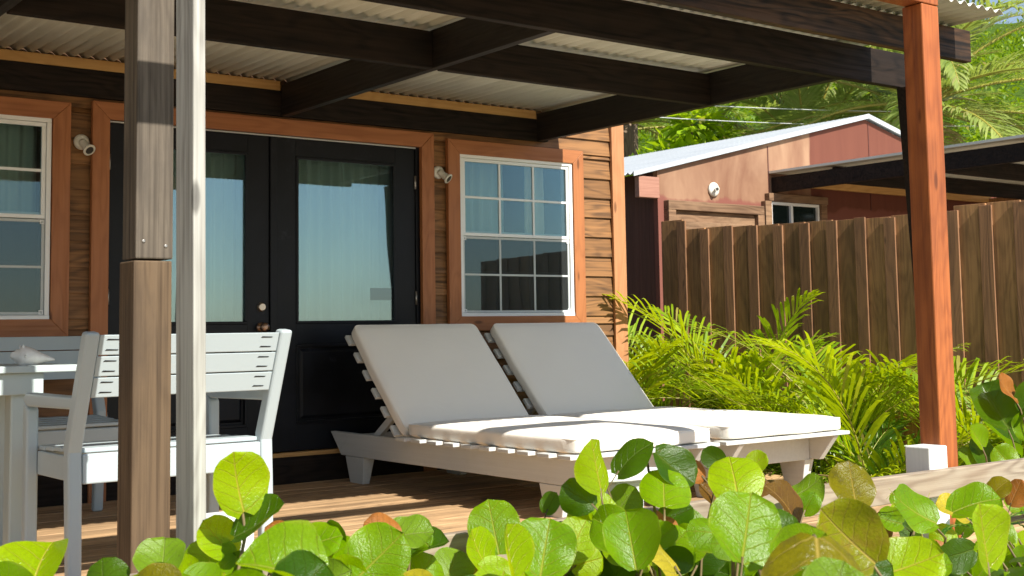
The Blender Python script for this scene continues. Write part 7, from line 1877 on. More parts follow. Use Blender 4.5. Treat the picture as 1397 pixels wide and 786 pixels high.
(13,3.89,-5.382,-0.2,-0.73,-0.5,0.46,0.68,-0.53,0.51,0.17,2),
(13,3.21,-5.078,-0.189,-0.7,-0.64,0.31,0.48,-0.1,0.87,0.112,3),
(5,1.536,-4.723,-0.004,-0.93,0.2,0.31,0.14,-0.59,0.79,0.142,2),
(13,4.725,-4.354,-0.263,-0.73,-0.5,0.48,0.68,-0.4,0.62,0.122,3),
(13,5.009,-5.029,0.037,-0.85,0.47,0.23,-0.19,-0.68,0.7,0.139,2),
(7,1.547,-5.25,-0.129,-0.46,-0.72,0.51,0.12,0.52,0.85,0.126,2),
(13,2.383,-5.829,-0.048,0.09,-0.77,0.63,0.02,0.64,0.77,0.118,0),
(7,1.026,-5.811,0.042,-0.76,-0.6,0.25,0.49,-0.27,0.83,0.132,3),
(13,4.691,-5.273,-0.103,0.69,0.52,0.5,-0.54,-0.09,0.84,0.159,0),
(5,1.6,-4.493,-0.109,0.7,0.61,0.37,0.11,-0.6,0.79,0.149,2),
(5,1.641,-4.508,-0.043,0.1,-0.99,-0.13,-0.28,-0.16,0.95,0.136,0),
(13,3.396,-5.869,0.099,-0.02,-0.99,0.15,0.53,0.12,0.84,0.164,0),
(13,4.497,-4.812,-0.107,-0.76,0.6,0.25,0.27,-0.06,0.96,0.123,0),
(13,4.399,-5.083,-0.251,-0.15,0.97,-0.18,0.54,0.24,0.81,0.142,3),
(12,3.06,-5.04,0.023,-0.86,0.5,-0.11,-0.29,-0.3,0.91,0.107,0),
(10,1.5,-5.878,-0.202,-0.08,0.99,-0.06,0.05,0.06,1,0.124,2),
(0,-0.166,-4.441,-0.1,-0.02,-0.62,0.78,0.02,0.78,0.62,0.135,0),
(0,-0.199,-4.573,0.041,-0.98,-0.06,-0.2,-0.07,-0.79,0.6,0.153,0),
(0,-0.205,-4.742,0.037,0.98,0.01,0.21,-0.21,-0.14,0.97,0.114,3),
(13,2.694,-5.858,-0.13,0.86,-0.34,0.38,-0.47,-0.21,0.86,0.165,2),
(13,4.132,-4.586,-0.175,-0.46,0.86,-0.23,-0.44,0.01,0.9,0.137,0),
(8,1.441,-5.536,0.073,-0.37,0.82,0.43,-0.23,-0.53,0.81,0.114,2),
(12,1.991,-5.685,-0.123,-0.02,-0.86,0.51,0.05,0.5,0.86,0.119,3),
(8,2.193,-4.801,-0.262,0.68,-0.24,0.7,0.69,-0.13,-0.71,0.155,2),
(12,3.986,-4.284,-0.116,0.78,0.3,0.55,-0.45,-0.34,0.82,0.105,0),
(6,2.044,-4.252,0.002,-0.28,-0.96,0.04,-0.29,0.12,0.95,0.107,0),
(0,0.522,-4.944,0.091,0.06,0.86,0.5,-0.42,-0.43,0.8,0.104,0),
(2,0.879,-4.918,-0.074,0.9,0.32,0.3,0,-0.68,0.73,0.165,2),
(13,5.584,-4.794,-0.146,0.42,0.82,0.39,0.04,-0.44,0.9,0.117,0),
(0,0.934,-4.267,-0.187,0.3,0.8,0.52,0.11,-0.57,0.81,0.165,0),
(13,4.735,-4.988,-0.02,-0.58,0.78,0.24,-0.41,-0.53,0.74,0.148,3),
(13,3.196,-5.326,-0.134,-0.61,0.77,0.21,-0.37,-0.5,0.78,0.104,0),
(13,1.92,-5.885,0.053,0.6,-0.33,0.73,0.76,0.53,-0.39,0.139,3),
(0,-0.274,-4.369,-0.262,0.57,-0.82,0.04,-0.62,-0.4,0.67,0.159,2),
(9,2.581,-4.712,-0.168,0.27,-0.88,0.39,-0.08,0.38,0.92,0.127,0),
(3,1.037,-5.06,-0.1,-0.9,0.28,0.34,0.31,-0.15,0.94,0.167,2),
(13,4.746,-4.251,-0.254,0.97,-0.12,-0.21,0.06,-0.72,0.69,0.101,0),
(13,6.004,-5.66,-0.261,-0.91,0.01,0.41,0.38,-0.34,0.86,0.11,0),
(13,4.233,-5.255,0.037,-0.24,0.87,0.43,-0.25,-0.49,0.84,0.165,3),
(13,4.725,-4.726,-0.198,0.21,-0.64,0.74,-0.84,0.27,0.47,0.136,2),
(13,3.984,-4.681,0.081,-0.65,-0.71,-0.25,-0.34,-0.02,0.94,0.152,2),
(13,5.138,-5.358,0.033,0.7,0.7,-0.15,0.46,-0.28,0.84,0.103,0),
(0,-0.345,-4.783,0.065,-0.2,-0.65,0.74,-0.3,0.76,0.58,0.146,0),
(0,-0.097,-4.931,-0.232,0.5,-0.85,-0.16,-0.42,-0.4,0.82,0.123,3),
(13,5.184,-4.912,-0.038,-0.73,-0.03,0.69,0.67,0.19,0.72,0.101,3),
(13,4.278,-5.11,-0.253,0.13,-0.67,0.73,-0.87,0.28,0.41,0.142,2),
(0,0.04,-4.949,-0.279,0.7,0.05,0.71,-0.45,-0.74,0.5,0.121,0),
(4,1.086,-5.2,-0.28,0.07,-0.69,0.72,-0.78,0.41,0.47,0.145,0),
(6,1,-5.762,0.077,0.5,0.86,0.11,-0.15,-0.03,0.99,0.165,0),
(13,4.118,-4.582,-0.05,0.58,-0.77,-0.27,0.01,-0.33,0.94,0.127,0),
(0,0.584,-4.38,-0.288,-0.66,0.31,0.69,0.26,-0.76,0.6,0.111,3),
(13,6.169,-4.406,-0.178,-0.54,0.84,0.03,-0.62,-0.42,0.66,0.125,2),
(13,5.606,-5.562,-0.021,0.74,0.48,0.48,-0.47,-0.15,0.87,0.15,3),
(7,2.146,-4.601,-0.056,0.79,0.53,0.29,0.16,-0.65,0.75,0.163,0),
(13,5.125,-5.149,-0.067,-0.4,-0.9,-0.17,0.35,-0.32,0.88,0.11,2),
(0,0.262,-4.975,-0.151,0.58,0.81,0.05,-0.44,0.26,0.86,0.158,2),
(9,1.738,-5.456,-0.086,-0.19,0.66,0.73,-0.37,-0.73,0.57,0.165,0),
(5,1.193,-5.254,0.057,0.95,0.28,-0.1,0.22,-0.43,0.88,0.101,2),
(13,5.631,-5.237,-0.015,-0.58,0.81,-0.01,0.6,0.43,0.68,0.143,2),
(11,2.385,-5.177,-0.027,-0.07,-0.69,0.72,1,-0.08,0.02,0.108,2),
(7,1.206,-5.674,-0.134,0.81,-0.48,0.34,-0.34,0.1,0.94,0.143,0),
(12,3.743,-4.602,0.078,0.25,0.96,0.12,-0.23,-0.06,0.97,0.129,0),
(7,1.638,-5,0.028,0.01,-0.98,-0.18,-0.45,-0.17,0.88,0.128,2),
(3,1.277,-4.687,0.008,0.72,0.68,-0.12,-0.19,0.36,0.91,0.145,2),
(11,2.404,-5.336,-0.054,0.58,-0.32,0.75,-0.35,-0.93,-0.13,0.126,3),
(6,1.849,-4.46,0.014,-0.63,-0.57,0.53,0.35,0.4,0.85,0.147,0),
(10,2.385,-4.938,-0.121,0.97,0.18,-0.18,0.24,-0.44,0.87,0.154,2),
(9,2.483,-4.797,-0.252,0.95,-0.3,0.11,-0.29,-0.69,0.67,0.139,0),
(0,-0.242,-4.804,-0.229,0.59,0.75,-0.29,0.64,-0.22,0.73,0.107,0),
(13,4.249,-4.995,-0.243,-0.82,-0.52,0.22,0.31,-0.1,0.94,0.13,0),
(13,3.484,-5.601,-0.277,0.55,0.56,0.62,-0.64,-0.2,0.74,0.116,0),
(13,4.985,-4.675,-0.114,-0.77,0.06,0.64,0.55,0.57,0.61,0.17,0),
(13,5.352,-4.873,-0.159,-0.24,0.96,-0.11,0.19,0.16,0.97,0.158,2),
(13,5.486,-4.679,-0.126,-0.95,-0.3,0.05,-0.01,0.2,0.98,0.154,2),
(0,0.175,-4.526,-0.115,-0.89,-0.44,0.05,-0.07,0.26,0.96,0.117,0),
(13,3.923,-4.757,-0.013,0.36,0.55,0.75,0.07,-0.82,0.57,0.116,0),
(13,5.021,-5.034,-0.094,-0.83,-0.56,-0.01,0.36,-0.54,0.76,0.154,0),
(2,0.902,-4.865,0.006,0.01,-0.87,0.49,-0.75,0.32,0.59,0.128,3),
(3,1.14,-4.681,-0.118,0.34,-0.84,0.43,-0.28,0.34,0.89,0.105,2),
(0,0.773,-4.59,-0.165,-0.38,0.75,0.54,0.37,-0.41,0.83,0.15,3),
(0,0.343,-4.205,-0.246,-0.86,-0.08,0.51,0.51,-0.28,0.82,0.144,2),
(13,6.154,-4.602,-0.261,-0.9,0.22,0.37,0.07,-0.77,0.64,0.149,0),
(13,4.275,-4.557,-0.085,0.03,0.82,0.57,0.12,-0.56,0.82,0.146,2),
(13,3.177,-5.526,-0.298,0.53,0.84,-0.15,0.39,-0.09,0.92,0.155,0),
(13,4.397,-5.79,0.117,-0.65,-0.26,0.71,0.6,-0.76,0.27,0.105,0),
(13,3.369,-5.874,-0.15,0.71,-0.13,0.69,-0.68,0.15,0.72,0.12,2),
(13,6.036,-5.696,-0.239,0.91,0.12,0.4,-0.4,-0.03,0.92,0.168,0),
(13,3.709,-5.724,-0.137,0.69,-0.71,-0.14,-0.31,-0.47,0.82,0.165,2),
(13,5.369,-5.626,0.073,-0.19,-0.82,0.55,0.46,0.42,0.79,0.127,2),
(13,5.263,-4.525,-0.296,-0.85,-0.47,0.23,0.35,-0.2,0.91,0.16,2),
(13,2.943,-5.393,0.097,-0.84,-0.47,0.29,0.53,-0.53,0.66,0.127,3),
(13,3.889,-5.282,-0.285,0.62,0.3,0.72,-0.36,-0.71,0.6,0.155,2),
(13,3.542,-4.816,0.063,-0.68,0.6,0.42,-0.36,-0.77,0.53,0.115,2),
(4,1.142,-5.063,-0.234,-0.86,-0.36,0.37,0.51,-0.56,0.65,0.162,2),
(13,4.822,-5.716,0.085,-0.66,0.17,0.73,0.74,-0.01,0.67,0.127,0),
(13,4.176,-4.763,0.035,-0.43,0.9,-0.05,0.45,0.26,0.86,0.148,0),
(0,0.134,-4.413,0.023,-0.95,-0.08,0.29,0.25,-0.76,0.6,0.134,0),
(5,1.521,-4.824,-0.285,0.86,0.29,0.42,-0.27,-0.43,0.86,0.136,0),
(13,3.113,-5.281,0.015,-0.33,-0.72,0.61,0.94,-0.33,0.12,0.166,2),
(13,2.888,-5.361,0.061,-0.66,0.16,0.73,0.06,-0.96,0.27,0.143,3),
(0,0.348,-4.221,-0.185,0.05,-0.98,0.21,0.61,0.19,0.77,0.15,2),
(13,3.061,-5.31,-0.225,0.15,-0.99,-0.08,0.14,-0.06,0.99,0.108,3),
(13,4.65,-4.203,-0.115,0.24,-0.62,0.75,-0.62,0.49,0.61,0.124,0),
(10,2.02,-5.441,-0.217,-0.7,-0.58,0.4,0.7,-0.51,0.5,0.117,2),
(13,4.443,-4.704,0.066,0.35,0.75,0.56,-0.7,-0.19,0.69,0.147,2),
(13,5.806,-5.75,-0.054,0.42,0.89,-0.21,-0.65,0.45,0.61,0.142,2),
(13,3.977,-4.745,0.044,0.97,0.13,-0.2,0.23,-0.59,0.78,0.101,2),
(0,0.025,-4.522,-0.166,0.56,0.83,-0.01,0.07,-0.04,1,0.152,2),
(13,4.377,-4.951,-0.077,0.71,-0.7,0.04,-0.18,-0.12,0.98,0.114,0),
(0,-0.056,-4.298,-0.207,0.59,-0.24,0.77,-0.56,-0.81,0.18,0.154,2),
(11,2.704,-5.1,0.034,0.81,-0.54,0.24,-0.35,-0.11,0.93,0.161,2),
(13,4.824,-5.575,-0.243,-0.84,-0.31,0.43,0.14,0.66,0.74,0.13,0),
(13,5.519,-5.467,-0.243,-0.33,-0.78,0.54,-0.94,0.3,-0.15,0.118,0),
(13,2.368,-5.822,-0.247,0.12,-0.99,-0.1,0.19,-0.07,0.98,0.1,2),
(12,3.162,-4.996,-0.136,-0.12,-0.8,0.59,-0.63,0.52,0.58,0.104,2),
(13,5.17,-5.45,-0.009,0.38,0.72,0.58,0.34,-0.69,0.63,0.122,2),
(13,3.635,-5.636,-0.095,-0.83,0.32,0.46,0.2,-0.59,0.78,0.115,0),
(6,2.02,-4.425,0.093,-0.45,0.59,0.67,-0.01,-0.76,0.65,0.115,3),
(10,2.346,-5.081,-0.05,0.98,0.21,-0.03,-0.01,0.18,0.98,0.16,2),
(13,2.827,-5.394,-0.025,0.17,-0.88,0.44,-0.78,0.16,0.61,0.158,2),
(13,4.885,-5.728,-0.281,0.39,0.88,-0.26,-0.34,0.4,0.85,0.153,3),
(13,5.344,-4.291,-0.174,-0.04,0.97,-0.24,-0.08,0.24,0.97,0.129,0),
(13,6.136,-4.923,-0.225,0.65,0.73,0.21,0.26,-0.47,0.85,0.126,2),
(13,4.587,-5.494,0.038,0.33,-0.68,0.65,-0.93,-0.13,0.33,0.137,0),
(13,6.034,-5.503,-0.124,0.96,-0.14,-0.24,0.22,-0.12,0.97,0.148,0),
(8,2.565,-4.458,-0.12,0.76,-0.56,0.34,-0.42,-0.02,0.91,0.147,3),
(13,5.418,-5.709,-0.246,0.68,-0.39,0.62,-0.57,0.26,0.78,0.14,0),
(13,5.705,-5.35,-0.071,0.21,-0.95,-0.22,-0.02,-0.23,0.97,0.165,2),
(13,4.218,-4.675,-0.19,0.27,0.73,0.63,0.48,-0.67,0.57,0.154,3),
(13,4.732,-5.651,0.035,0.02,0.84,0.55,-0.16,-0.54,0.83,0.128,0),
(5,1.429,-4.982,-0.144,-0.89,0.44,-0.14,-0.27,-0.25,0.93,0.134,0),
(4,1.401,-4.655,0.039,0.17,0.98,-0.07,0.18,0.04,0.98,0.169,2),
(5,1.038,-5.599,-0.1,-0.11,-0.95,-0.28,-0.52,-0.19,0.83,0.169,3),
(0,0.537,-4.715,0.072,-0.3,0.95,0.03,-0.64,-0.23,0.73,0.115,3),
(13,5.543,-5.821,-0.24,-0.61,-0.73,0.31,0.69,-0.3,0.66,0.141,3),
(12,3.423,-4.803,-0.042,0.71,-0.68,0.19,-0.58,-0.41,0.7,0.103,3),
(5,1.301,-5.068,0.051,0.9,0.33,0.27,0.09,-0.77,0.63,0.165,0),
(13,2.932,-5.85,-0.007,-0.88,-0.06,0.48,0.48,-0.25,0.84,0.107,0),
(13,4.281,-5.342,0.097,0.48,-0.54,0.69,0.06,0.81,0.59,0.159,0),
(13,3.492,-5.812,0.106,-0.81,-0.07,0.58,0.54,0.33,0.78,0.151,3),
(9,1.629,-5.493,-0.054,-0.78,0.19,0.6,0.09,-0.91,0.41,0.142,3),
(11,3.344,-4.371,-0.011,0.17,0.98,0.13,-0.1,-0.11,0.99,0.128,3),
(13,5.418,-5.189,-0.121,-0.11,0.78,0.62,-0.12,-0.63,0.77,0.162,3),
(13,4.407,-4.49,-0.257,-0.25,-0.89,0.38,0.49,0.22,0.84,0.165,0),
(9,1.829,-5.263,0.062,0.56,0.82,0.09,0.54,-0.44,0.71,0.129,3),
(13,4.223,-4.756,-0.246,-0.54,0.42,0.73,0.29,-0.72,0.63,0.126,2),
(0,0.754,-4.562,-0.009,-0.12,0.98,0.14,-0.56,-0.19,0.8,0.115,3),
(5,1.518,-4.873,-0.005,-0.93,-0.22,0.28,0.36,-0.61,0.7,0.134,0),
(13,4.091,-4.69,0.017,-0.16,-0.68,0.71,0.05,-0.73,-0.68,0.112,2),
(13,5.275,-5.081,-0.087,0.89,-0.3,0.34,-0.35,0.02,0.94,0.108,3),
(10,3.214,-4.413,0.042,0.92,-0.34,0.18,-0.34,-0.47,0.81,0.151,3),
(8,2.215,-4.748,-0.17,-0.97,-0.21,0.12,0.23,-0.62,0.75,0.127,3),
(4,1.164,-5.046,-0.185,0.97,0.2,-0.14,0.24,-0.6,0.76,0.11,2),
(3,1.38,-4.22,0.061,-0.8,-0.59,0.11,0.44,-0.47,0.76,0.14,2),
(6,1.527,-4.897,-0.123,-0.85,0.52,-0.02,-0.32,-0.49,0.81,0.103,2),
(13,3.322,-5.04,0.037,-0.93,-0.32,0.18,0.34,-0.56,0.76,0.125,2),
(13,5.466,-5.775,-0.091,0.41,0.83,0.37,0.16,-0.46,0.87,0.11,0),
(13,6.185,-5.17,-0.183,0.97,-0.11,0.21,-0.22,-0.78,0.59,0.114,2),
(10,2.482,-4.832,-0.178,0.46,0.59,0.66,-0.3,-0.6,0.74,0.139,0),
(0,-0.363,-4.758,-0.025,-0.19,-0.98,-0.03,-0.11,-0,0.99,0.104,0),
(13,4.76,-5.242,0.042,0.95,-0.3,0.1,-0.27,-0.59,0.76,0.12,2),
(0,-0.189,-4.604,-0.057,-0.53,0.72,0.45,0.09,-0.48,0.87,0.167,2),
(5,1.499,-4.676,-0.198,-0.86,-0.42,0.29,0.29,0.06,0.95,0.126,2),
(6,1.575,-5.071,0.117,0.98,-0.14,-0.15,-0.02,-0.79,0.62,0.132,0),
(11,2.462,-5.234,-0.17,-0.77,-0.43,0.47,0.56,-0.1,0.82,0.147,2),
(13,3.797,-4.953,-0.046,0.61,-0.79,0,0.35,0.27,0.9,0.111,3),
(11,2.421,-5.288,0.1,0.47,0.8,0.37,-0.21,-0.31,0.93,0.146,0),
(13,4.65,-5.269,-0.226,-0.98,0.2,-0.07,-0.2,-0.7,0.68,0.139,3),
]

# ================================================================== plants
def leaf_blade(mb, base, ax, nrm, L, ti, rr):
    """round sea grape blade with heart-shaped base, folded a little along the midrib, edge waved"""
    ax = Vector(ax).normalized(); nrm = Vector(nrm); nrm = (nrm-ax*nrm.dot(ax)).normalized(); sd = ax.cross(nrm)
    W = L*rr.uniform(.88, 1.04); fold = rr.uniform(.04, .42); curl = rr.uniform(-.30, .26); wv = rr.uniform(.012, .050); ph = rr.uniform(0, 6.3); tw = rr.uniform(-.25, .25)
    cup = rr.uniform(-1.3, .9); lop = rr.uniform(-.10, .10); jag = rr.uniform(.0, .030)
    notch = rr.uniform(.02, .10); tipn = rr.uniform(-.02, .04)
    nu, nv = 12, 10; b = len(mb.v)
    for i in range(nu+1):
        u = i/nu
        w = max(0.0, 1-abs(2*(u*.985+.005)-.98)**2.25)**.5
        if u < .10: w *= 1.0
        for j in range(nv+1):
            v = 2*j/nv-1
            x = v*w*.5*W*(1+lop*v)*(1+jag*math.sin(u*17+ph)*abs(v))
            y = u*L-notch*L*(abs(v)**1.2)*max(0, 1-u*4.5)-tipn*L*(1-abs(v))*max(0, u*5-4)
            z = fold*abs(x)+cup*x*x/L+curl*L*((u-.4)**2)*1.5+wv*L*abs(v)**2*math.sin(ph+u*9+v*2.5)+tw*x*(u-.4)
            p = Vector(base)+ax*y+sd*x+nrm*z
            mb.v.append(tuple(p))
    for i in range(nu):
        for j in range(nv):
            q = (b+i*(nv+1)+j, b+i*(nv+1)+j+1, b+(i+1)*(nv+1)+j+1, b+(i+1)*(nv+1)+j)
            def uvq(i_, j_):
                u_ = i_/nu; w_ = max(0.0, 1-abs(2*(u_*.985+.005)-.98)**2.25)**.5
                return ((2*j_/nv-1)*w_*.5+.5, u_)
            mb.face(q, ti, [uvq(i, j), uvq(i, j+1), uvq(i+1, j+1), uvq(i+1, j)], True)

SG_LABEL = {
 0: 'sea grape shrub with one broad lime leaf in the bottom left corner',
 1: 'low sea grape shrub at the foot of the weathered brown post',
 2: 'sea grape shrub with pale round leaves below the white board post',
 3: 'sea grape shrub with a tall upright lime leaf in front of the armchair',
 4: 'sea grape shrub of broad glossy leaves below the sunlit deck boards',
 5: 'sea grape shrub with a curled brown leaf at the edge of the deck',
 6: 'sea grape shrub with a round green leaf against the rail left of the lounger leg',
 7: 'sea grape shrub of dark and bright leaves at the foot of the nearer lounger',
 8: 'tall sea grape shrub with two upright leaves against the sunlit seat pad',
 9: 'sea grape shrub with a narrow yellow leaf and dark curled leaves',
 10: 'sea grape shrub with a big round bright leaf and brown curled leaves',
 11: 'sea grape shrub with one very large olive brown leaf turned down',
 12: 'sea grape shrub in front of the white stump, with bright leaves round a feathery frond',
 13: 'sea grape shrub in the bottom right corner with an upright oval leaf',
 99: 'sea grape shrub with large dark leaves and one orange leaf right of the red post'}
by_shrub = {}
for row in LEAVES: by_shrub.setdefault(int(row[0]), []).append(row)
for sid, rows in sorted(by_shrub.items()):
    rr = random.Random(sid*7+1)
    cx = sum(r[1] for r in rows)/len(rows); cy = sum(r[2] for r in rows)/len(rows)
    o = empty('sea_grape_shrub', (cx, cy, -.45), SG_LABEL[sid], 'shrub', 'sea grape shrubs in front of the deck' if sid != 99 else None)
    fb = MB(); st = MB()
    roots = [Vector((cx+rr.uniform(-.25, .25), cy+rr.uniform(-.25, .25), -.45)) for _ in range(3)]
    for r in rows:
        base = Vector(r[1:4]); ax = Vector(r[4:7]); n = Vector(r[7:10]); L = r[10]; ti = int(r[11])
        leaf_blade(fb, base, ax, n, L, ti, rr)
        if base.z > -.05 and rr.random() < .8:
            rt_ = min(roots, key=lambda q: (q-base).length)
            p1 = base-ax*.035-Vector((0, 0, .02)); p2 = p1.lerp(rt_, .35)+Vector((rr.uniform(-.04, .04), rr.uniform(-.04, .04), -.05))
            st.tube([base+ax*.012, p1, p2, p2.lerp(rt_, .5), rt_], [.003, .004, .0055, .008, .011], 6)
    fb.build('foliage', SG, o, recalc=False); st.build('stems', M['stem'], o)

def frond(mb, base, az, el, L, droop, n, ll, lw, rr, vee=.5, mi=0, mr=1, rad=.009, tipd=.5, skip=.12, roll=0.0):
    """a feather palm frond: arching rachis with paired strap leaflets"""
    base = Vector(base); pts = []; p = base.copy(); e = el; h = Vector((math.cos(az), math.sin(az), 0)); N = 14
    side0 = Vector((-math.sin(az), math.cos(az), 0))
    for i in range(N+1):
        pts.append(p.copy()); d = h*math.cos(e)+Vector((0, 0, 1))*math.sin(e); p = p+d*(L/N); e -= droop/N*(.5+i/N)
    mb.tube(pts, [rad*(1-.8*i/N) for i in range(N+1)], 5, mr)
    for k in range(n):
        t = skip+(1-skip)*(k+.5)/n; f = t*N; i = min(N-1, int(f)); a = pts[i].lerp(pts[i+1], f-i); d = (pts[i+1]-pts[i]).normalized()
        up = side0.cross(d).normalized(); 
        if up.z < 0: up = -up
        prof = math.sin(math.pi*min(1, .12+t*.86))**.6
        for s in (-1, 1):
            l = ll*prof*rr.uniform(.85, 1.12)
            ang = rr.uniform(.72, .95)*(1-.5*t)
            sd = side0*s
            v = (sd*math.sin(ang)*math.cos(vee)+up*math.sin(vee)*math.sin(ang)+d*math.cos(ang)+up*rr.uniform(-.12, .12)+d*rr.uniform(-.1, .1)).normalized()
            w = v.cross(up).normalized()*(lw/2)
            g = Vector((0, 0, -1))*l*tipd*rr.uniform(.6, 1.3)
            q1 = a+v*l*.5+g*.12; q2 = a+v*l*.8+g*.5; q3 = a+v*l*.97+g
            b = len(mb.v)
            for q, ws in ((a, .45), (q1, 1.0), (q2, .75)): mb.v += [tuple(q-w*ws), tuple(q+w*ws)]
            mb.v.append(tuple(q3))
            mb.face((b, b+1, b+3, b+2), mi); mb.face((b+2, b+3, b+5, b+4), mi); mb.face((b+4, b+5, b+6), mi)

def areca(loc, nf, hgt, seed, label, inner=10, azr=(0, 6.283), size=1.0):
    rr = random.Random(seed); o = empty('areca_palm', loc, label, 'palm', 'areca palms along the fence')
    for k in range(nf):
        mb = MB(); az = azr[0]+(azr[1]-azr[0])*(k+rr.uniform(.1, .9))/nf
        b = Vector(loc)+Vector((rr.uniform(-.16, .16), rr.uniform(-.16, .16), rr.uniform(.0, .25)*hgt))
        L = hgt*rr.uniform(.85, 1.3); el = rr.uniform(.7, 1.45)
        frond(mb, b, az, el, L, rr.uniform(.9, 1.7), int(21*size)+4, .54*size*rr.uniform(.8, 1.15), .0235*rr.uniform(.8, 1.2), rr, rr.uniform(.1, .6), 0, 1, .008, .26, .2)
        mb.build('frond', [M['areca'], M['areca_stem']], o, recalc=False)
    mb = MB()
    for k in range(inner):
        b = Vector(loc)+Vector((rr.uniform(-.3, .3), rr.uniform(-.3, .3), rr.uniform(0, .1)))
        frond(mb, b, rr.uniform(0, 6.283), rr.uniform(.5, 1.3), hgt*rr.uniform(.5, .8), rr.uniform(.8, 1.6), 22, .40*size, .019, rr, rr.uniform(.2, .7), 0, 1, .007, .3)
    mb.build('inner_fronds', [M['areca_shaded'], M['areca_stem']], o, recalc=False)
    mb = MB()
    for k in range(6):
        a = Vector(loc)+Vector((rr.uniform(-.15, .15), rr.uniform(-.15, .15), 0)); mb.tube([a, a+Vector((rr.uniform(-.1, .1), rr.uniform(-.1, .1), hgt*.45))], [.016, .010], 7)
    mb.build('canes', M['areca_stem'], o)
    return o
areca((6.95, .35, -.45), 18, 1.55, 11, 'dense bright green areca palm against the cabin corner', 16)
areca((7.5, -.25, -.45), 16, 1.45, 12, 'areca palm behind the seat pad of the farther lounger', 14)
areca((7.45, -1.15, -.45), 15, 1.55, 13, 'tall areca palm with long arching fronds in front of the fence', 12)
areca((6.85, -1.35, -.45), 13, 1.15, 14, 'low areca palm with dry looking tips behind the farther lounger', 14)
areca((6.65, -2.05, -.45), 13, 1.15, 15, 'small yellow green areca palm beside the red post', 10)
areca((7.65, -2.35, -.45), 9, 1.05, 16, 'areca palm half hidden behind the red post', 9)
areca((7.55, -3.2, -.45), 8, 1.0, 17, 'areca palm at the right edge below the fence', 8)

# feathery weeds among the sea grape
def fern(loc, tips, label):
    o = empty('feathery_weed', loc, label, 'weed'); rr = random.Random(int(loc[0]*100)); mb = MB()
    for (az, el, L, dr) in tips: frond(mb, loc, az, el, L, dr, 24, .036, .0075, rr, .1, 0, 1, .0022, .1, .25)
    mb.build('frond', [M['fernm'], M['areca_stem']], o, recalc=False)
fern((2.75, -5.1, .24), [(2.9, .9, .22, 1.9), (3.6, .8, .20, 1.8), (2.2, 1.0, .2, 1.7), (-1.2, .7, .2, 1.6)], 'feathery green weed frond curled over the leaves in front of the white stump')
fern((3.45, -4.95, .26), [(-.6, 1.0, .24, 1.9), (-1.2, .9, .24, 1.9), (3.0, .9, .2, 1.8), (-.2, .7, .2, 1.5)], 'feathery green weed fronds drooping at the right edge')
tw = empty('thin_weed_stem', (3.95, -4.4, -.45), 'thin bare weed stem rising past the bleached rail below the red post', 'weed'); mb = MB()
a = Vector((3.95, -4.4, -.45)); mb.tube([a, a+Vector((.03, 0, .4)), a+Vector((-.01, .02, .62)), a+Vector((-.09, .02, .74)), a+Vector((-.17, .02, .78))], [.004, .0035, .003, .002, .0012], 6)
mb.tube([a+Vector((-.01, .02, .62)), a+Vector((.02, .02, .72)), a+Vector((.05, .02, .76))], [.0025, .0018, .0008], 6)
for k in range(9):
    t = k/8; p_ = a+Vector((-.05-.12*t, .02, .69+.09*t)); mb.tube([p_, p_+Vector((-.035, 0, -.02+.05*(k % 2)))], [.0012, .0006], 4)
mb.build('stem', M['areca_stem'], tw)

# date palms on the slope behind the shed
def date_palm(loc, trunk, nf, L, seed, label, els=(.1, 1.45), n=84, dr=(.9, 1.6)):
    rr = random.Random(seed); o = empty('date_palm', loc, label, 'palm tree', 'date palms behind the shed'); c = Vector(loc)+Vector((0, 0, trunk))
    mb = MB(); mb.tube([loc, Vector(loc)+Vector((.05, 0, trunk*.5)), c+Vector((0, 0, .2))], [.34, .27, .30], 12); mb.build('trunk', M['bark'], o)
    for k in range(nf):
        mb = MB(); az = k*2.39996+rr.uniform(-.2, .2); el = els[0]+(els[1]-els[0])*((k+.5)/nf)
        frond(mb, c+Vector((0, 0, rr.uniform(0, .25))), az, el, L*rr.uniform(.85, 1.1), rr.uniform(*dr), n, .62, .036, rr, .40, 0, 1, .03, .22, .10)
        mb.build('frond', [M['date_dry'] if (k < 2) else M['date'], M['areca_stem']], o, recalc=False)
date_palm((17.8, 7.6, -.5), 4.3, 30, 3.9, 21, 'date palm with upright fronds fanning above the ridge of the shed roof', (.35, 1.5), 84, (.3, .9))
date_palm((16.4, 4.3, -.5), 4.6, 46, 3.9, 22, 'date palm with long drooping fronds seen right of the red post', (-.35, 1.3))
date_palm((17.9, 12.6, .2), 4.9, 30, 3.6, 23, 'grey green date palm half hidden behind the lime leaved tree', (-.1, 1.3), 44)

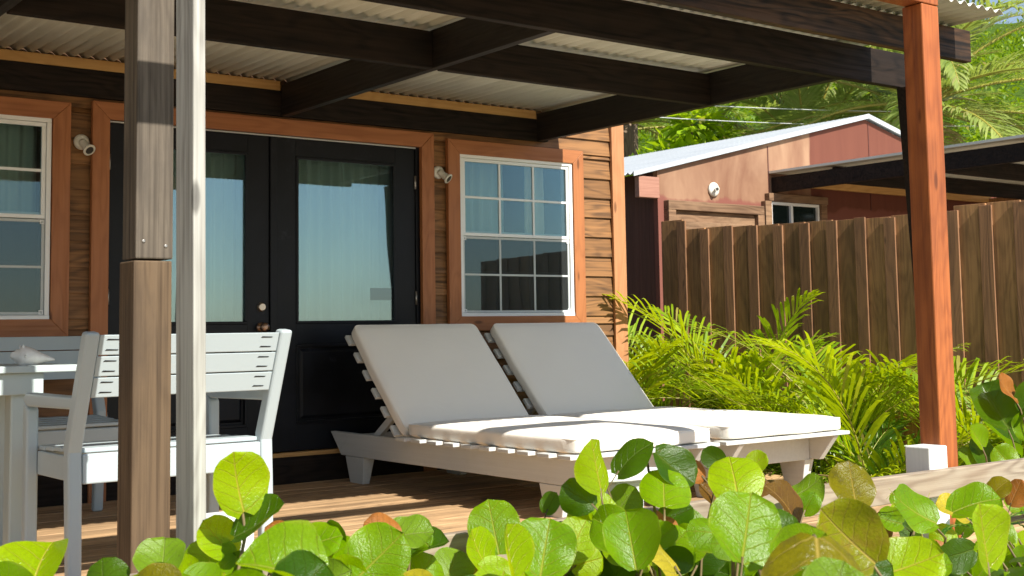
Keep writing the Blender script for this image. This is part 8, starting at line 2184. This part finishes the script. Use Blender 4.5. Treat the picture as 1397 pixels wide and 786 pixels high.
# broad-leaved trees
def strap_leaf(mb, p, d, l, w, mi, rr):
    d = d.normalized(); s = d.cross(Vector((rr.uniform(-.4, .4), rr.uniform(-.4, .4), 1))).normalized()*w; b = len(mb.v); u = s.cross(d).normalized()*l*.10
    mb.v += [tuple(p), tuple(p+d*l*.5-s+u), tuple(p+d*l), tuple(p+d*l*.5+s+u)]; mb.face((b, b+1, b+2), mi); mb.face((b, b+2, b+3), mi)
def leafy_tree(name, loc, h, blobs, nl, ls, mats, label, seed, cat='tree', group=None):
    rr = random.Random(seed); o = empty(name, loc, label, cat, group); tr = MB(); fo = MB(); L0 = Vector(loc)
    tr.tube([L0, L0+Vector((0, 0, h*.5)), L0+Vector((.1, 0, h*.8))], [.12, .09, .05], 8)
    for (bx_, by_, bz_, br) in blobs:
        c = L0+Vector((bx_, by_, bz_)); tr.tube([L0+Vector((0, 0, h*.4)), (L0+Vector((0, 0, h*.4))).lerp(c, .6)+Vector((0, 0, -.1)), c], [.05, .035, .015], 6)
        for k in range(int(nl*br)):
            u = Vector((rr.gauss(0, 1), rr.gauss(0, 1), rr.gauss(0, 1))).normalized(); r = br*rr.uniform(.35, 1.05)*(1+.25*noise.noise(u*2.2+c)); p = c+u*r
            if noise.noise(p*2.0/ max(.4, br)) < -.18: continue
            d = (u+Vector((rr.uniform(-.6, .6), rr.uniform(-.6, .6), rr.uniform(-.9, .1)))); strap_leaf(fo, p, d, ls*rr.uniform(.7, 1.3), ls*.27, 0 if rr.random() < .8 else 1, rr)
    tr.build('trunk', M['bark'], o); fo.build('crown', mats, o, recalc=False); return o
leafy_tree('lime_leaved_tree', (14.55, 7.5, -.45), 4.2, [(0, 0, 4.0, .46), (-.55, .1, 3.75, .36), (.4, .2, 4.35, .46), (.15, -.1, 4.7, .38), (.8, 0, 4.55, .34), (.95, .2, 4.1, .42), (-1.0, 0, 3.55, .32)], 620, .27, [M['tree_lime'], M['scrub_hi']], 'small tree with bright lime leaves behind the white shed roof', 31)
leafy_tree('lime_leaved_shrub', (13.5, 7.5, -.45), 3.4, [(0, 0, 3.55, .38), (.42, 0, 3.65, .36), (.85, .1, 3.8, .34), (-.42, 0, 3.45, .34)], 560, .24, [M['tree_lime'], M['scrub_hi']], 'lime leaved shrub just above the eave of the shed roof', 32, 'shrub')

# shrubs on the slope: the nearer ones one by one, the far scrub as one mass
rr = random.Random(77); group = 'bushes on the green slope'
def bush_mesh(seed, n=2600, ls=.17):
    r_ = random.Random(seed); fo = MB(); lobes = [(Vector((r_.uniform(-.6, .6), r_.uniform(-.6, .6), r_.uniform(.35, .95))), r_.uniform(.35, .6)) for _ in range(9)]
    for k in range(n):
        c, br = r_.choice(lobes); u = Vector((r_.gauss(0, 1), r_.gauss(0, 1), r_.gauss(0, 1)+.25)).normalized(); p = c+u*br*r_.uniform(.6, 1.05)
        strap_leaf(fo, p, u+Vector((r_.uniform(-.8, .8), r_.uniform(-.8, .8), r_.uniform(-.8, .4))), ls*r_.uniform(.6, 1.3)*.6, ls*.22, 0 if r_.random() < .65 else 1, r_)
    return fo
def in_sight(x, y, m=6):      # the slope the photograph looks at, with a margin to either side
    a = math.degrees(math.atan2(x, y+7.2)); return 33 < a < 66
sc = MB(); cnt = 0
for k in range(2600):
    x, y = rr.uniform(8, 100), rr.uniform(8, 95); d = math.hypot(x, y+7)
    if not in_sight(x, y) or d < 25: continue
    z = hill_h(x, y); s = rr.uniform(.7, 1.7)*(1+d*.006); lift = rr.uniform(.1, .7)*s; hi = 1 if noise.noise(Vector((x*.16, y*.16, 5))) > .08 else 0
    for q in range(84 if d < 60 else 30):
        u = Vector((rr.gauss(0, 1), rr.gauss(0, 1), rr.gauss(0, .8)+.3)).normalized(); p_ = Vector((x, y, z+lift))+u*s*rr.uniform(.55, 1.0)
        strap_leaf(sc, p_, u+Vector((rr.uniform(-.8, .8), rr.uniform(-.8, .8), rr.uniform(-.8, .3))), rr.uniform(.14, .32)*(1+d*.006), .058*(1+d*.008), hi if rr.random() < .8 else 1-hi, rr)
tag(sc.build('hillside_scrub', [M['scrub'], M['scrub_hi']], recalc=False), 'thick green scrub covering the slope behind the shed', 'scrub', kind='stuff')
# power lines
for z0, lab in ((4.55, 'upper pale cable crossing in front of the green slope'), (4.33, 'lower pale cable crossing in front of the green slope')):
    mb = MB(); pts = []
    for k in range(25):
        t = k/24; pts.append((8+t*14, 9.5-t*9.0, z0+.25-.5*t+.5*(2*t-1)**2-.4))
    mb.tube(pts, .006, 5); tag(mb.build('power_line', M['wire']), lab, 'cable', 'cables in front of the slope')
